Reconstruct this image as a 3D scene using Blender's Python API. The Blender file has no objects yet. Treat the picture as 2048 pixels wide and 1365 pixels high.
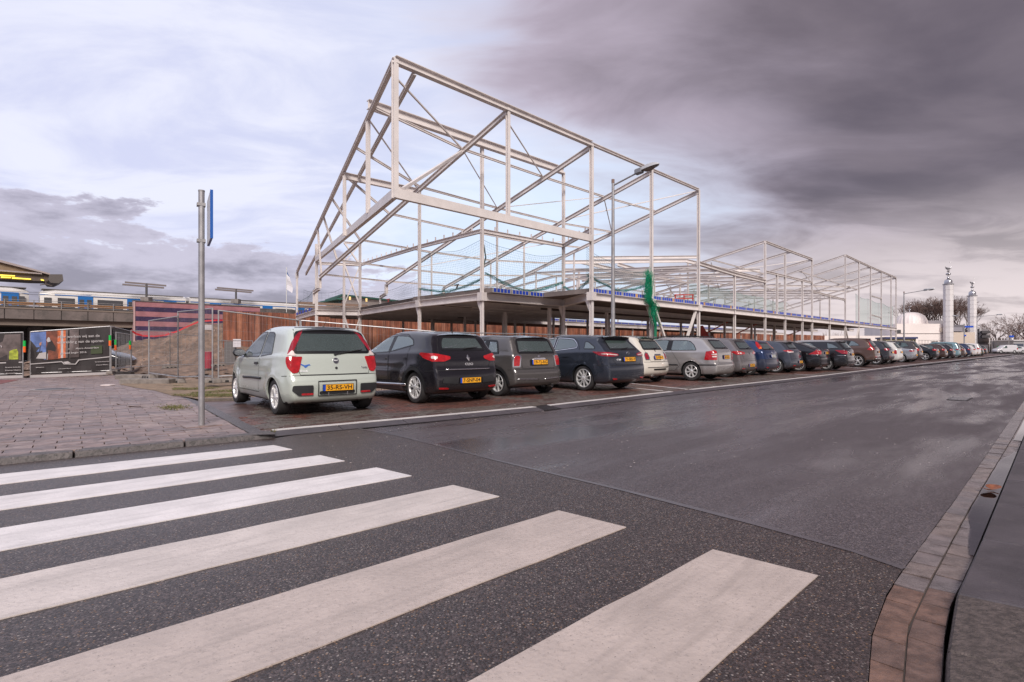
import bpy, bmesh, math, random
import numpy as np
from mathutils import Vector, Matrix, noise as mnoise
random.seed(7)
R = math.radians
SC = bpy.context.scene
# ---------------------------------------------------------------- camera
F, HOR, CH = 1080.0, 696.0, 1.15           # focal length and horizon in pixels of the 2048 px photograph, eye height in metres
cam = bpy.data.objects.new('camera', bpy.data.cameras.new('camera'))
SC.collection.objects.link(cam)
cam.location = (0, 0, CH); cam.rotation_euler = (math.pi/2, 0, 0)
cam.data.sensor_width = 36; cam.data.lens = F/2048*36
cam.data.shift_y = (HOR-682.5)/2048
cam.data.clip_start = .05; cam.data.clip_end = 3000
SC.camera = cam
# ---------------------------------------------------------------- exposure
SC.view_settings.view_transform = 'Standard'; SC.view_settings.look = 'None'
SC.view_settings.gamma = 1; SC.view_settings.use_curve_mapping = False
SC.view_settings.exposure = 0.30
TH = math.atan((2134-1024)/F)               # direction of the street
# ---------------------------------------------------------------- node helper
class NT:
    def __init__(s, tree): s.t = tree; s.n = tree.nodes; s.l = tree.links
    def new(s, ty, ins=None, **kw):
        n = s.n.new(ty)
        for k, v in kw.items(): setattr(n, k, v)
        for k, v in (ins or {}).items():
            sk = n.inputs[k]
            if isinstance(v, bpy.types.NodeSocket): s.l.new(v, sk)
            else: sk.default_value = v
        return n
    def m(s, op, a, b=None, c=None, clamp=False):
        ins = {0: a}
        if b is not None: ins[1] = b
        if c is not None: ins[2] = c
        n = s.new('ShaderNodeMath', ins, operation=op); n.use_clamp = clamp
        return n.outputs[0]
    def sm(s, x, a, b, lo=0., hi=1.):
        n = s.new('ShaderNodeMapRange', {0: x, 1: a, 2: b, 3: lo, 4: hi}, interpolation_type='SMOOTHSTEP'); return n.outputs[0]
    def mix(s, f, a, b, bt='MIX'):
        n = s.new('ShaderNodeMix', data_type='RGBA', blend_type=bt)
        for i, v in ((0, f), (6, a), (7, b)):
            if isinstance(v, bpy.types.NodeSocket): s.l.new(v, n.inputs[i])
            else: n.inputs[i].default_value = v if i == 0 else (tuple(v)+(1,))[:4]
        return n.outputs[2]
    def st(s, vec, sx, sy, loc=(0, 0, 0)):      # street-aligned, stretched coordinates
        r = s.new('ShaderNodeMapping', {'Vector': vec, 'Rotation': (0, 0, TH-math.pi/2), 'Location': loc}).outputs[0]
        return s.new('ShaderNodeVectorMath', {0: r, 1: (sx, sy, 1)}, operation='MULTIPLY').outputs[0]
    def noise(s, vec, scale, det=4, rough=.55, dist=0.):
        ins = {'Scale': scale, 'Detail': det, 'Roughness': rough, 'Distortion': dist}
        if vec is not None: ins['Vector'] = vec
        return s.new('ShaderNodeTexNoise', ins).outputs[0]
# ---------------------------------------------------------------- sky
SUN_AZ, SUN_EL = R(168), R(38)              # behind the camera
w = bpy.data.worlds.new('World'); SC.world = w; w.use_nodes = True
N = NT(w.node_tree); N.n.clear()
tc = N.new('ShaderNodeTexCoord').outputs['Generated']
sp = N.new('ShaderNodeSeparateXYZ', {0: tc}).outputs
X, Y, Z = sp[0], sp[1], sp[2]
sky = N.new('ShaderNodeTexSky', sky_type='NISHITA', sun_disc=False, sun_elevation=SUN_EL, sun_rotation=SUN_AZ, air_density=1.0, dust_density=1.5)
ys = N.m('MAXIMUM', Y, .12)
az = N.m('ARCTAN2', X, Y)                   # azimuth, 0 = straight ahead, + right
el = N.m('ARCSINE', Z, clamp=False)
zz = N.m('ADD', N.m('MAXIMUM', Z, 0.), .16)
pl = N.new('ShaderNodeCombineXYZ', {0: N.m('DIVIDE', X, zz), 1: N.m('DIVIDE', Y, zz), 2: 0.}).outputs[0]   # flat cloud deck seen in perspective
rot = N.new('ShaderNodeMapping', {'Vector': pl, 'Rotation': (0, 0, R(32)), 'Scale': (.75, 1.25, 1)}).outputs[0]
n1 = N.noise(rot, .75, 5, .52, .5)
n2 = N.noise(rot, 2.0, 7, .58, .6)
# cover grows heavier towards the right and overhead
side = N.m('ADD', N.m('MULTIPLY', N.m('MINIMUM', az, 1.0), .98), N.m('MULTIPLY', N.m('MINIMUM', el, .62), .66))
cov = N.m('ADD', N.m('ADD', side, N.m('MULTIPLY', N.m('SUBTRACT', n1, .5), 1.15)), N.m('MULTIPLY', N.m('SUBTRACT', n2, .5), .62))
dark = N.sm(cov, .14, .92)
low = N.sm(el, .0, .30)
lav = N.mix(N.sm(az, -.7, .5), (.58, .60, .79), (.54, .59, .75))
lav = N.mix(N.sm(n2, .36, .62), lav, (.73, .74, .86))
deck = N.mix(N.sm(cov, .10, .45), lav, (.50, .43, .52))
deck = N.mix(dark, deck, N.mix(N.sm(N.noise(rot, 1.7, 6, .52, .25), .34, .70), (.110, .088, .108), (.190, .155, .180)))
# bright thin patch low ahead and slightly right
bd = N.m('ADD', N.m('POWER', N.m('MULTIPLY', N.m('SUBTRACT', az, .10), 2.0), 2.), N.m('POWER', N.m('MULTIPLY', N.m('SUBTRACT', el, .17), 4.0), 2.))
brt = N.m('MULTIPLY', N.sm(bd, 1.0, .0), N.sm(cov, .75, .2))
deck = N.mix(N.m('MULTIPLY', brt, .75), deck, (.66, .78, .95))
# warm pale band at the right horizon
wr = N.m('MULTIPLY', N.sm(el, .26, .06), N.sm(az, .10, .62))
deck = N.mix(N.m('MULTIPLY', wr, N.m('SUBTRACT', 1.0, N.m('MULTIPLY', N.sm(n2, .42, .62), .38))), deck, (.70, .61, .62))
# cumulus bank low on the left
sph = N.new('ShaderNodeCombineXYZ', {0: N.m('MULTIPLY', az, 3.2), 1: N.m('MULTIPLY', el, 9.), 2: 3.1}).outputs[0]
n3 = N.noise(sph, 1.9, 8, .60, .15)
edge = N.m('ADD', N.m('MULTIPLY', N.m('SUBTRACT', n3, .5), .30), N.m('SUBTRACT', .212, N.m('MULTIPLY', N.m('ADD', az, .8), .14)))
bank = N.m('MULTIPLY', N.sm(N.m('SUBTRACT', edge, el), -.003, .013), N.sm(az, .1, -.3))
bsh = N.sm(N.m('ADD', N.m('SUBTRACT', edge, el), N.m('MULTIPLY', N.m('SUBTRACT', n3, .5), .3)), .0, .14)
bankc = N.mix(bsh, (.52, .49, .60), (.27, .25, .32))
bankc = N.mix(N.sm(el, .075, .03), bankc, (.72, .70, .85))
deck = N.mix(bank, deck, bankc)
deck10 = N.new('ShaderNodeVectorMath', {0: deck, 1: (10, 10, 10)}, operation='MULTIPLY').outputs[0]
skym = N.mix(.93, sky.outputs[0], deck10)
skym = N.mix(N.sm(Z, -.02, -.10), skym, (1.2, 1.05, 1.1))
bg = N.new('ShaderNodeBackground', {0: skym, 1: .1})
N.l.new(bg.outputs[0], N.new('ShaderNodeOutputWorld').inputs[0])
sun = bpy.data.objects.new('sun', bpy.data.lights.new('sun', 'SUN')); SC.collection.objects.link(sun)
sun.data.energy = 3.2; sun.data.angle = R(24); sun.data.color = (1.0, .93, .86)
sd = Vector((math.sin(SUN_AZ)*math.cos(SUN_EL), math.cos(SUN_AZ)*math.cos(SUN_EL), math.sin(SUN_EL)))
sun.rotation_euler = sd.to_track_quat('Z', 'Y').to_euler()
# ---------------------------------------------------------------- coordinates
TH = math.atan((2134-1024)/F)               # direction of the street
U = Vector((math.sin(TH), math.cos(TH), 0)); V = Vector((-math.cos(TH), math.sin(TH), 0))
def ST(s, t, z=0.): return U*s + V*t + Vector((0, 0, z))
def toST(p): return p.dot(U), p.dot(V)
def xr_(x): return (x-1024)/F
def pg(x, y, z=0.):                         # photograph pixel -> point on the horizontal plane z
    d = F*(CH-z)/(y-HOR); return Vector((xr_(x)*d, d, z))
def pt(x, t, y):                            # photograph pixel -> point on the vertical plane at t
    d = t/(math.sin(TH)-xr_(x)*math.cos(TH)); return Vector((xr_(x)*d, d, CH+(HOR-y)/F*d))
def ps(x, s, y):
    d = s/(xr_(x)*math.sin(TH)+math.cos(TH)); return Vector((xr_(x)*d, d, CH+(HOR-y)/F*d))
def pd(x, y, d): return Vector((xr_(x)*d, d, CH+(HOR-y)/F*d))
def flat(p, z=0.): return Vector((p.x, p.y, z))
# ---------------------------------------------------------------- objects
def link(o, parent=None):
    SC.collection.objects.link(o)
    if parent is not None: o.parent = parent
    return o
def tag(o, label=None, cat=None, group=None, kind=None):
    if label: o['label'] = label
    if cat: o['category'] = cat
    if group: o['group'] = group
    if kind: o['kind'] = kind
    return o
def thing(name, label, cat, loc=(0, 0, 0), rz=0., group=None):
    o = link(bpy.data.objects.new(name, None)); o.empty_display_size = .3
    o.location = loc; o.rotation_euler = (0, 0, rz)
    return tag(o, label, cat, group)
def dup(o, parent=None):
    c = o.copy(); SC.collection.objects.link(c)
    if parent is not None: c.parent = parent
    for ch in list(o.children): dup(ch, c)
    return c
class MB:
    def __init__(s): s.v = []; s.f = []; s.m = []
    def add(s, vs, fs, mi=0):
        b = len(s.v); s.v += [tuple(v) for v in vs]
        s.f += [tuple(i+b for i in f) for f in fs]; s.m += [mi]*len(fs)
    def quad(s, a, b, c, d, mi=0): s.add((a, b, c, d), ((0, 1, 2, 3),), mi)
    def hexa(s, c, mi=0):                   # 8 corners: bottom 0-3, top 4-7, both counter-clockwise
        s.add(c, ((3, 2, 1, 0), (4, 5, 6, 7), (0, 1, 5, 4), (1, 2, 6, 5), (2, 3, 7, 6), (3, 0, 4, 7)), mi)
    def box(s, x0, x1, y0, y1, z0, z1, mi=0, fr=None):
        c = [(x0, y0, z0), (x1, y0, z0), (x1, y1, z0), (x0, y1, z0), (x0, y0, z1), (x1, y0, z1), (x1, y1, z1), (x0, y1, z1)]
        if fr: c = [fr(*p) for p in c]
        s.hexa(c, mi)
    def bar(s, p0, p1, w, h, mi=0, up=(0, 0, 1)):   # box section between two points
        p0 = Vector(p0); p1 = Vector(p1); d = (p1-p0).normalized(); up = Vector(up)
        if abs(d.dot(up)) > .98: up = U
        a = d.cross(up).normalized()*(w/2); b = a.cross(d).normalized()*(h/2)
        s.hexa([p0-a-b, p0+a-b, p1+a-b, p1-a-b, p0-a+b, p0+a+b, p1+a+b, p1-a+b], mi)
    def ibeam(s, p0, p1, w, h, tw=.014, tf=.022, up=(0, 0, 1), mi=0):
        p0 = Vector(p0); p1 = Vector(p1); d = (p1-p0).normalized(); up = Vector(up)
        if abs(d.dot(up)) > .98: up = U
        a = d.cross(up).normalized(); b = a.cross(d).normalized()
        W, H = w/2, h/2; q = tw/2
        sec = [(-W, -H), (W, -H), (W, -H+tf), (q, -H+tf), (q, H-tf), (W, H-tf), (W, H), (-W, H), (-W, H-tf), (-q, H-tf), (-q, -H+tf), (-W, -H+tf)]
        vs = [p0+a*x+b*y for x, y in sec]+[p1+a*x+b*y for x, y in sec]
        n = 12; fs = [(i, (i+1) % n, n+(i+1) % n, n+i) for i in range(n)]
        for o in (0, n):
            fs += [(o, o+1, o+2, o+11), (o+3, o+4, o+9, o+10), (o+5, o+6, o+7, o+8)]
        s.add(vs, fs, mi)
    def tube(s, p0, p1, r0, r1=None, n=8, mi=0, caps=True):
        p0 = Vector(p0); p1 = Vector(p1); r1 = r0 if r1 is None else r1
        d = (p1-p0)
        if d.length < 1e-6: return
        d.normalize(); up = Vector((0, 0, 1)) if abs(d.z) < .9 else Vector((1, 0, 0))
        a = d.cross(up).normalized(); b = d.cross(a)
        vs = []
        for p, r in ((p0, r0), (p1, r1)):
            for i in range(n):
                q = 2*math.pi*i/n; vs.append(p+a*(r*math.cos(q))+b*(r*math.sin(q)))
        fs = [(i, n+i, n+(i+1) % n, (i+1) % n) for i in range(n)]
        if caps and n > 2: fs += [tuple(range(n)), tuple(range(2*n-1, n-1, -1))]
        s.add(vs, fs, mi)
    def path(s, pts, r, n=6, mi=0):
        for a, b in zip(pts[:-1], pts[1:]): s.tube(a, b, r, n=n, mi=mi)
    def lathe(s, prof, n=24, axis='z', c=(0, 0, 0), mi=0, closed=False):   # prof: (radius, height)
        vs = []
        for r, h in prof:
            for i in range(n):
                q = 2*math.pi*i/n; a, b = r*math.cos(q), r*math.sin(q)
                p = (a, b, h) if axis == 'z' else (a, h, b)
                vs.append((p[0]+c[0], p[1]+c[1], p[2]+c[2]))
        k = len(prof); fs = []
        for j in range(k if closed else k-1):
            j2 = (j+1) % k
            for i in range(n):
                i2 = (i+1) % n; q = (j*n+i, j*n+i2, j2*n+i2, j2*n+i)
                fs.append(q if axis == 'z' else q[::-1])
        s.add(vs, fs, mi)
    def poly(s, pts, th, nrm=(0, 0, 1), mi=0):     # flat polygon extruded by th along nrm
        nr = Vector(nrm).normalized()*th; n = len(pts)
        vs = [Vector(p) for p in pts]; vs += [p+nr for p in vs]
        s.add(vs, [tuple(range(n-1, -1, -1)), tuple(range(n, 2*n))]+[(i, (i+1) % n, n+(i+1) % n, n+i) for i in range(n)], mi)
    def build(s, name, mats, parent=None, smooth=False, sharp=35):
        me = bpy.data.meshes.new(name); me.from_pydata(s.v, [], s.f)
        if not isinstance(mats, (list, tuple)): mats = [mats]
        for m in mats: me.materials.append(m)
        if len(mats) > 1: me.polygons.foreach_set('material_index', s.m)
        if smooth:
            me.polygons.foreach_set('use_smooth', [True]*len(me.polygons))
            me.update()
            try: me.set_sharp_from_angle(angle=R(sharp))
            except Exception: pass
        me.update()
        return link(bpy.data.objects.new(name, me), parent)
def inst(name, src, parent, **tr):          # another object that shares the mesh of src
    o = link(bpy.data.objects.new(name, src.data), parent)
    for k, v in tr.items(): setattr(o, k, v)
    return o
# ---------------------------------------------------------------- materials
MATS = {}
def mat(name, col, rough=.6, metal=0., var=.0, vs=3., bump=0., bs=40., spec=.5, coat=0., col2=None, c2=(.45, .65), c2s=None, back=None, emit=None, det=5, rvar=0.):
    if name in MATS: return MATS[name]
    m = bpy.data.materials.new(name); m.use_nodes = True; n = NT(m.node_tree)
    b = n.n['Principled BSDF']
    b.inputs['Roughness'].default_value = rough; b.inputs['Metallic'].default_value = metal
    b.inputs['Specular IOR Level'].default_value = spec; b.inputs['Coat Weight'].default_value = coat
    b.inputs['Coat Roughness'].default_value = .04
    c = tuple(col)+(1,)
    b.inputs['Base Color'].default_value = c
    oc = n.new('ShaderNodeTexCoord').outputs['Object']
    out = None
    if var or col2:
        nz = n.noise(oc, vs, det, .6)
        out = n.mix(n.sm(nz, .3, .7), tuple(x*(1-var) for x in col), tuple(min(1, x*(1+var)) for x in col))
        if col2:
            out = n.mix(n.sm(n.noise(oc, c2s or vs*2.3, det, .65), c2[0], c2[1]), out, col2)
    if back is not None:
        g = n.new('ShaderNodeNewGeometry').outputs['Backfacing']
        out = n.mix(g, out if out else tuple(col), back)
    if out is not None: n.l.new(out, b.inputs['Base Color'])
    if rvar:
        n.l.new(n.m('ADD', n.m('MULTIPLY', n.m('SUBTRACT', n.noise(oc, vs*1.7, 4), .5), rvar*2), rough, clamp=True), b.inputs['Roughness'])
    if bump:
        n.l.new(n.new('ShaderNodeBump', {'Strength': bump, 'Distance': .01, 'Height': n.noise(oc, bs, 4, .6)}).outputs[0], b.inputs['Normal'])
    if emit:
        b.inputs['Emission Color'].default_value = tuple(emit[:3])+(1,); b.inputs['Emission Strength'].default_value = emit[3]
    MATS[name] = m; return m
# ================================================================ cars
def glass_mat(name, tint, gl=(.9, .95, .95), dens=.5):
    m = bpy.data.materials.new(name); m.use_nodes = True; n = NT(m.node_tree); n.n.clear()
    tr = n.new('ShaderNodeBsdfTransparent', {0: tuple(tint)+(1,)}).outputs[0]
    gl_ = n.new('ShaderNodeBsdfGlossy', {0: tuple(gl)+(1,), 'Roughness': .02}).outputs[0]
    df = n.new('ShaderNodeBsdfDiffuse', {0: (.15, .21, .20, 1)}).outputs[0]     # pale haze painted in for sky reflection and light through the cabin
    fr = n.new('ShaderNodeFresnel', {'IOR': 1.75}).outputs[0]
    mx = n.new('ShaderNodeMixShader', {0: .30}).outputs[0].node
    n.l.new(tr, mx.inputs[1]); n.l.new(df, mx.inputs[2])
    m2 = n.new('ShaderNodeMixShader'); n.l.new(n.m('ADD', fr, .12, clamp=True), m2.inputs[0]); n.l.new(mx.outputs[0], m2.inputs[1]); n.l.new(gl_, m2.inputs[2])
    n.l.new(m2.outputs[0], n.new('ShaderNodeOutputMaterial').inputs[0])
    MATS[name] = m; return m
GLASS = glass_mat('car_glass', (.52, .62, .60)); GLASS_D = glass_mat('tinted_car_glass', (.10, .10, .12))
GLASS_F = mat('far_car_glass', (.05, .075, .075), .07, spec=1.0, var=.3)
BLACKP = mat('black_plastic', (.018, .018, .02), .45, var=.2)
SEAL = mat('window_rubber', (.008, .008, .01), .35)
TYRE = mat('tyre_rubber', (.022, .020, .021), .8, var=.25, bump=.2)
ALLOY = mat('alloy_rim', (.74, .73, .73), .30, .55, var=.12)
ALLOYD = mat('dark_alloy_rim', (.30, .29, .29), .35, .7, var=.12)
RIMB = mat('rim_recess', (.006, .006, .007), .8)
CHROME = mat('chrome', (.75, .75, .76), .12, 1.)
REDL = mat('red_lens', (.36, .008, .012), .12, coat=1., var=.25, vs=14)
REDD = mat('dark_red_lens', (.26, .010, .022), .12, coat=1., var=.25, vs=14)
CLRL = mat('clear_lens', (.62, .52, .50), .15, coat=1., var=.25, vs=18)
ORGL = mat('orange_lens', (.75, .16, .02), .15, coat=1.)
INTR = mat('car_interior', (.045, .045, .05), .8, var=.2)
SEATM = mat('seat_fabric', (.06, .065, .075), .9, var=.25)
PLATE = mat('yellow_number_plate', (.78, .36, .015), .35, var=.05)
PLATEW = mat('white_number_plate', (.65, .65, .62), .35)
EUBLUE = mat('plate_blue', (.01, .06, .42), .4)
INK = mat('plate_black', (.012, .011, .01), .5)
SEAMM = mat('panel_gap', (.006, .006, .007), .7)
LOGOW = mat('badge_white', (.8, .8, .82), .3)
ORANGEC = mat('sticker_blue', (.02, .10, .38), .5)
def paint(name, col, metal=.35, rough=.34):
    rough *= .72; col = tuple(x*.86 for x in col)
    k = 'paint_'+name
    if k in MATS: return MATS[k]
    m = bpy.data.materials.new(k); m.use_nodes = True; n = NT(m.node_tree); b = n.n['Principled BSDF']
    oc = n.new('ShaderNodeTexCoord').outputs['Object']
    z = n.new('ShaderNodeSeparateXYZ', {0: oc}).outputs[2]
    nz = n.noise(oc, 2.2, 6, .65)
    dirt = n.m('MULTIPLY', n.sm(n.m('ADD', z, n.m('MULTIPLY', nz, .5)), .80, .30), .42)   # road film that sits low on the sills
    c = n.mix(n.m('MULTIPLY', n.sm(nz, .3, .7), .12), tuple(col), tuple(x*.8 for x in col))
    c = n.mix(dirt, c, (.10, .085, .08))
    c = n.mix(n.new('ShaderNodeNewGeometry').outputs['Backfacing'], c, (.02, .02, .022))
    n.l.new(c, b.inputs['Base Color'])
    n.l.new(n.m('ADD', n.m('MULTIPLY', dirt, .5), rough), b.inputs['Roughness'])
    b.inputs['Metallic'].default_value = metal; b.inputs['Coat Weight'].default_value = .8; b.inputs['Coat Roughness'].default_value = .06
    MATS[k] = m; return m
def catmull(P, n=7, closed=False):
    P = np.array(P, float); m = len(P); out = []
    for i in range(m if closed else m-1):
        p0 = P[(i-1) % m] if closed or i > 0 else P[i]; p1 = P[i]; p2 = P[(i+1) % m]
        p3 = P[(i+2) % m] if closed or i+2 < m else p2
        for k in range(n):
            t = k/n
            out.append(.5*((2*p1)+(-p0+p2)*t+(2*p0-5*p1+4*p2-p3)*t*t+(-p0+3*p1-3*p2+p3)*t**3))
    if not closed: out.append(P[-1])
    return np.array(out)
def rounded(P, r=.05, n=3):                 # polygon with cut corners
    P = [np.array(p, float) for p in P]; out = []; m = len(P)
    for i in range(m):
        a, b, c = P[i-1], P[i], P[(i+1) % m]
        ra = min(r, .4*np.linalg.norm(a-b)); rc = min(r, .4*np.linalg.norm(c-b))
        p = b+(a-b)/np.linalg.norm(a-b)*ra; q = b+(c-b)/np.linalg.norm(c-b)*rc
        for k in range(n+1):
            t = k/n; out.append((1-t)**2*p+2*t*(1-t)*b+t*t*q)
    return np.array(out)
def resample(P, d):
    P = np.array(P, float); out = []
    m = len(P)
    for i in range(m):
        a, b = P[i], P[(i+1) % m]; k = max(1, int(round(np.linalg.norm(b-a)/d)))
        for j in range(k): out.append(a+(b-a)*j/k)
    return np.array(out)
def inside(P, q):                           # points q inside polygon P
    x, y = q[:, 0], q[:, 1]; r = np.zeros(len(q), bool); m = len(P)
    for i in range(m):
        x1, y1 = P[i]; x2, y2 = P[(i+1) % m]
        c = ((y1 > y) != (y2 > y))
        with np.errstate(divide='ignore', invalid='ignore'):
            r ^= c & (x < (x2-x1)*(y-y1)/((y2-y1) if y2 != y1 else 1e-9)+x1)
    return r
def offset_poly(P, d):                      # inwards by d, P any orientation
    P = np.array(P); m = len(P)
    area = .5*np.sum(P[:, 0]*np.roll(P[:, 1], -1)-np.roll(P[:, 0], -1)*P[:, 1])
    s = 1 if area > 0 else -1
    t = np.roll(P, -1, 0)-np.roll(P, 1, 0); t /= np.maximum(np.linalg.norm(t, axis=1, keepdims=True), 1e-9)
    return P+s*d*np.stack([-t[:, 1], t[:, 0]], 1)
class Shape:
    def __init__(s, c):
        s.c = c; s.L, s.W, s.H = c['L'], c['W'], c['H']
        top = catmull(c['prof'], 7); s.zb = c.get('zb', .20)
        poly = np.vstack([top, [[s.L*.6, s.zb], [s.L*.3, s.zb]]])
        s.x0, s.z0, h = -.3, -.1, .02
        gx = np.arange(s.x0, s.L+.3, h); gz = np.arange(s.z0, s.H+.35, h)
        Q = np.stack(np.meshgrid(gx, gz, indexing='ij'), -1).reshape(-1, 2)
        d = np.full(len(Q), 9.); m = len(poly)
        for i in range(m):
            a, b = poly[i], poly[(i+1) % m]; ab = b-a; l2 = ab@ab
            if l2 < 1e-12: continue
            t = np.clip((Q-a)@ab/l2, 0, 1); dd = np.linalg.norm(Q-a-t[:, None]*ab, axis=1); d = np.minimum(d, dd)
        d[inside(poly, Q)] *= -1
        s.g = d.reshape(len(gx), len(gz)); s.h = h
        s.xa, s.xb = c['ax'], c['ax']+c['wb']
    def d1(s, x, z):
        u = np.clip((x-s.x0)/s.h, 0, s.g.shape[0]-1.001); v = np.clip((z-s.z0)/s.h, 0, s.g.shape[1]-1.001)
        i = u.astype(int); j = v.astype(int); a = u-i; b = v-j
        return (s.g[i, j]*(1-a)+s.g[i+1, j]*a)*(1-b)+(s.g[i, j+1]*(1-a)+s.g[i+1, j+1]*a)*b
    def hw(s, x, z):
        c = s.c; W2 = s.W/2; bz = c['belt'][0]+(c['belt'][1]-c['belt'][0])*np.clip(x/s.L, 0, 1)
        r0 = c.get('pr', .75); f0 = 1.1
        h = W2-c.get('ar', .15)*W2*np.clip((r0-x)/r0, 0, 1)**2.4-.24*W2*np.clip((x-(s.L-f0))/f0, 0, 1)**2.4
        h = h-.05*np.clip((.40-z)/.2, 0, 1)**2-.02*((np.minimum(z, bz)-.58)/.35)**2
        dz = np.maximum(z-bz, 0)
        h = h-math.tan(R(c.get('tumble', 18)))*dz-c.get('step', .018)*np.clip(dz/.04, 0, 1)-.10*np.clip(dz-.25, 0, 1)**2
        h = h-c.get('hatchin', .0)*np.clip((1.1-x)/1.1, 0, 1)*dz
        for xc in (s.xa, s.xb):
            r = np.hypot(x-xc, z-c['wr']); h = h+c.get('flare', .018)*np.exp(-((r-c['wr']-.08)/.11)**2)*(z < bz)
        h = h-c.get('crease', .012)*np.exp(-((z-.70)/.035)**2)*0.6*(x > .4)*(x < s.L-.5)
        return h
    def f(s, P):
        x, y, z = P[:, 0], P[:, 1], P[:, 2]; c = s.c
        yn = np.abs(y)/(s.W/2); t = np.clip(x/(.5*s.L), 0, 1); wr = 1-t*t*(3-2*t)
        xq = x-c.get('cr', .10)*yn**2.2*wr+c.get('cf', .26)*yn**2.2*(1-wr)
        crn = c.get('crown', .035)
        a = s.d1(xq, z+crn*yn**2*np.clip((z-.9)/.4, 0, 1)); b = (np.abs(y)-s.hw(x, z))*.96
        k = .05+.06*np.clip((z-.95)/.3, 0, 1); h = np.maximum(k-np.abs(a-b), 0)/k
        return np.maximum(a, b)+h*h*k*.25
    def ray(s, A, B, n=24):                 # A inside, B outside
        lo = np.zeros(len(A)); hi = np.ones(len(A)); D = B-A
        for _ in range(n):
            m = (lo+hi)/2; i = s.f(A+D*m[:, None]) < 0
            lo = np.where(i, m, lo); hi = np.where(i, hi, m)
        return A+D*((lo+hi)/2)[:, None]
    def march(s, O, D, L, n=60):            # first hit coming from outside
        t = np.zeros(len(O))
        for _ in range(n):
            v = s.f(O+D*t[:, None]); t = t+np.clip(v*.8, -.03, .25)
        return O+D*np.minimum(t, L)[:, None]
    def nrm(s, P):
        e = 1e-3; g = np.stack([s.f(P+np.eye(3)[i]*e)-s.f(P-np.eye(3)[i]*e) for i in range(3)], 1)
        return g/np.maximum(np.linalg.norm(g, axis=1, keepdims=True), 1e-9)
    # projectors: (a, b) -> surface point
    def proj(s, kind, Q):
        Q = np.atleast_2d(np.array(Q, float)); n = len(Q); a, b = Q[:, 0], Q[:, 1]; o = np.ones(n)
        if kind in ('L', 'R'):
            g = 1 if kind == 'L' else -1
            O = np.stack([a, g*(s.W/2+.3)*o, b], 1); D = np.tile([0, -g, 0.], (n, 1))
        elif kind == 'B': O = np.stack([-.4*o, a, b], 1); D = np.tile([1., 0, 0], (n, 1))
        elif kind == 'F': O = np.stack([(s.L+.4)*o, a, b], 1); D = np.tile([-1., 0, 0], (n, 1))
        elif kind == 'T': O = np.stack([a, b, (s.H+.3)*o], 1); D = np.tile([0, 0, -1.], (n, 1))
        else:                               # 'CL' / 'CR': rear corners, seen at 45 degrees
            g = 1 if kind == 'CL' else -1; q = .70711
            O = np.stack([q*a-.5, g*(s.W/2+q*a+.5), b], 1); D = np.tile([q, -g*q, 0], (n, 1))
        return s.march(O, D, 3.)
def patch(mb, sh, kind, P, off=.004, ring=0., mi=0, mr=1, skirt=.012, d=.05, lvl=3):
    """conforming panel on the body: outline P in projector coordinates, optional border ring of another material"""
    P = resample(P, d); m = len(P)
    loops = [(P, -skirt, mr if ring else mi), (P, off, mr if ring else mi)]
    Q = P
    if ring: Q = offset_poly(P, ring); loops.append((Q, off, mi))
    c = Q.mean(0)
    for k in range(1, lvl): loops.append((c+(Q-c)*(1-k/lvl), off, mi))
    base = len(mb.v); allv = []
    for L_, o, _ in loops:
        p = sh.proj(kind, L_); allv.append(p+sh.nrm(p)*o)
    p = sh.proj(kind, [c]); nc = sh.nrm(p)[0]; allv.append(p+nc*off)
    q0 = allv[-2]; ff = sum((np.cross(q0[i]-p[0], q0[(i+1) % m]-p[0]) for i in range(m)), np.zeros(3)) @ nc > 0
    mb.v += [tuple(v) for v in np.vstack(allv)]
    for j in range(len(loops)-1):
        mm = loops[j][2] if not (ring and j == 1) else mr
        for i in range(m):
            i2 = (i+1) % m; q = (base+j*m+i, base+j*m+i2, base+(j+1)*m+i2, base+(j+1)*m+i); mb.f.append(q if ff else q[::-1]); mb.m.append(mm)
    j = len(loops)-1; cc = base+(j+1)*m
    for i in range(m):
        q = (base+j*m+i, base+j*m+(i+1) % m, cc); mb.f.append(q if ff else q[::-1]); mb.m.append(mi)
def ribbon(mb, sh, kind, P, w=.007, off=.002, mi=0, closed=False, d=.06):
    P = np.array(P, float)
    if closed: P = np.vstack([P, P[:1]])
    out = []
    for a, b in zip(P[:-1], P[1:]):
        k = max(1, int(np.linalg.norm(b-a)/d))
        for j in range(k): out.append(a+(b-a)*j/k)
    out.append(P[-1]); P = np.array(out)
    t = np.gradient(P, axis=0); t /= np.maximum(np.linalg.norm(t, axis=1, keepdims=True), 1e-9); nn = np.stack([-t[:, 1], t[:, 0]], 1)*w/2
    A = sh.proj(kind, P+nn); B = sh.proj(kind, P-nn)
    A = A+sh.nrm(A)*off; B = B+sh.nrm(B)*off; n = len(P)
    mb.add(list(A)+list(B), [(i, i+1, n+i+1, n+i) for i in range(n-1)], mi)
def mesh_np(name, V_, F_, mats, parent, mi=None, smooth=True):
    me = bpy.data.meshes.new(name); me.from_pydata([tuple(v) for v in V_], [], F_)
    for m in mats: me.materials.append(m)
    if mi is not None: me.polygons.foreach_set('material_index', mi)
    if smooth: me.polygons.foreach_set('use_smooth', [True]*len(me.polygons))
    me.update(); return link(bpy.data.objects.new(name, me), parent)
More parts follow.
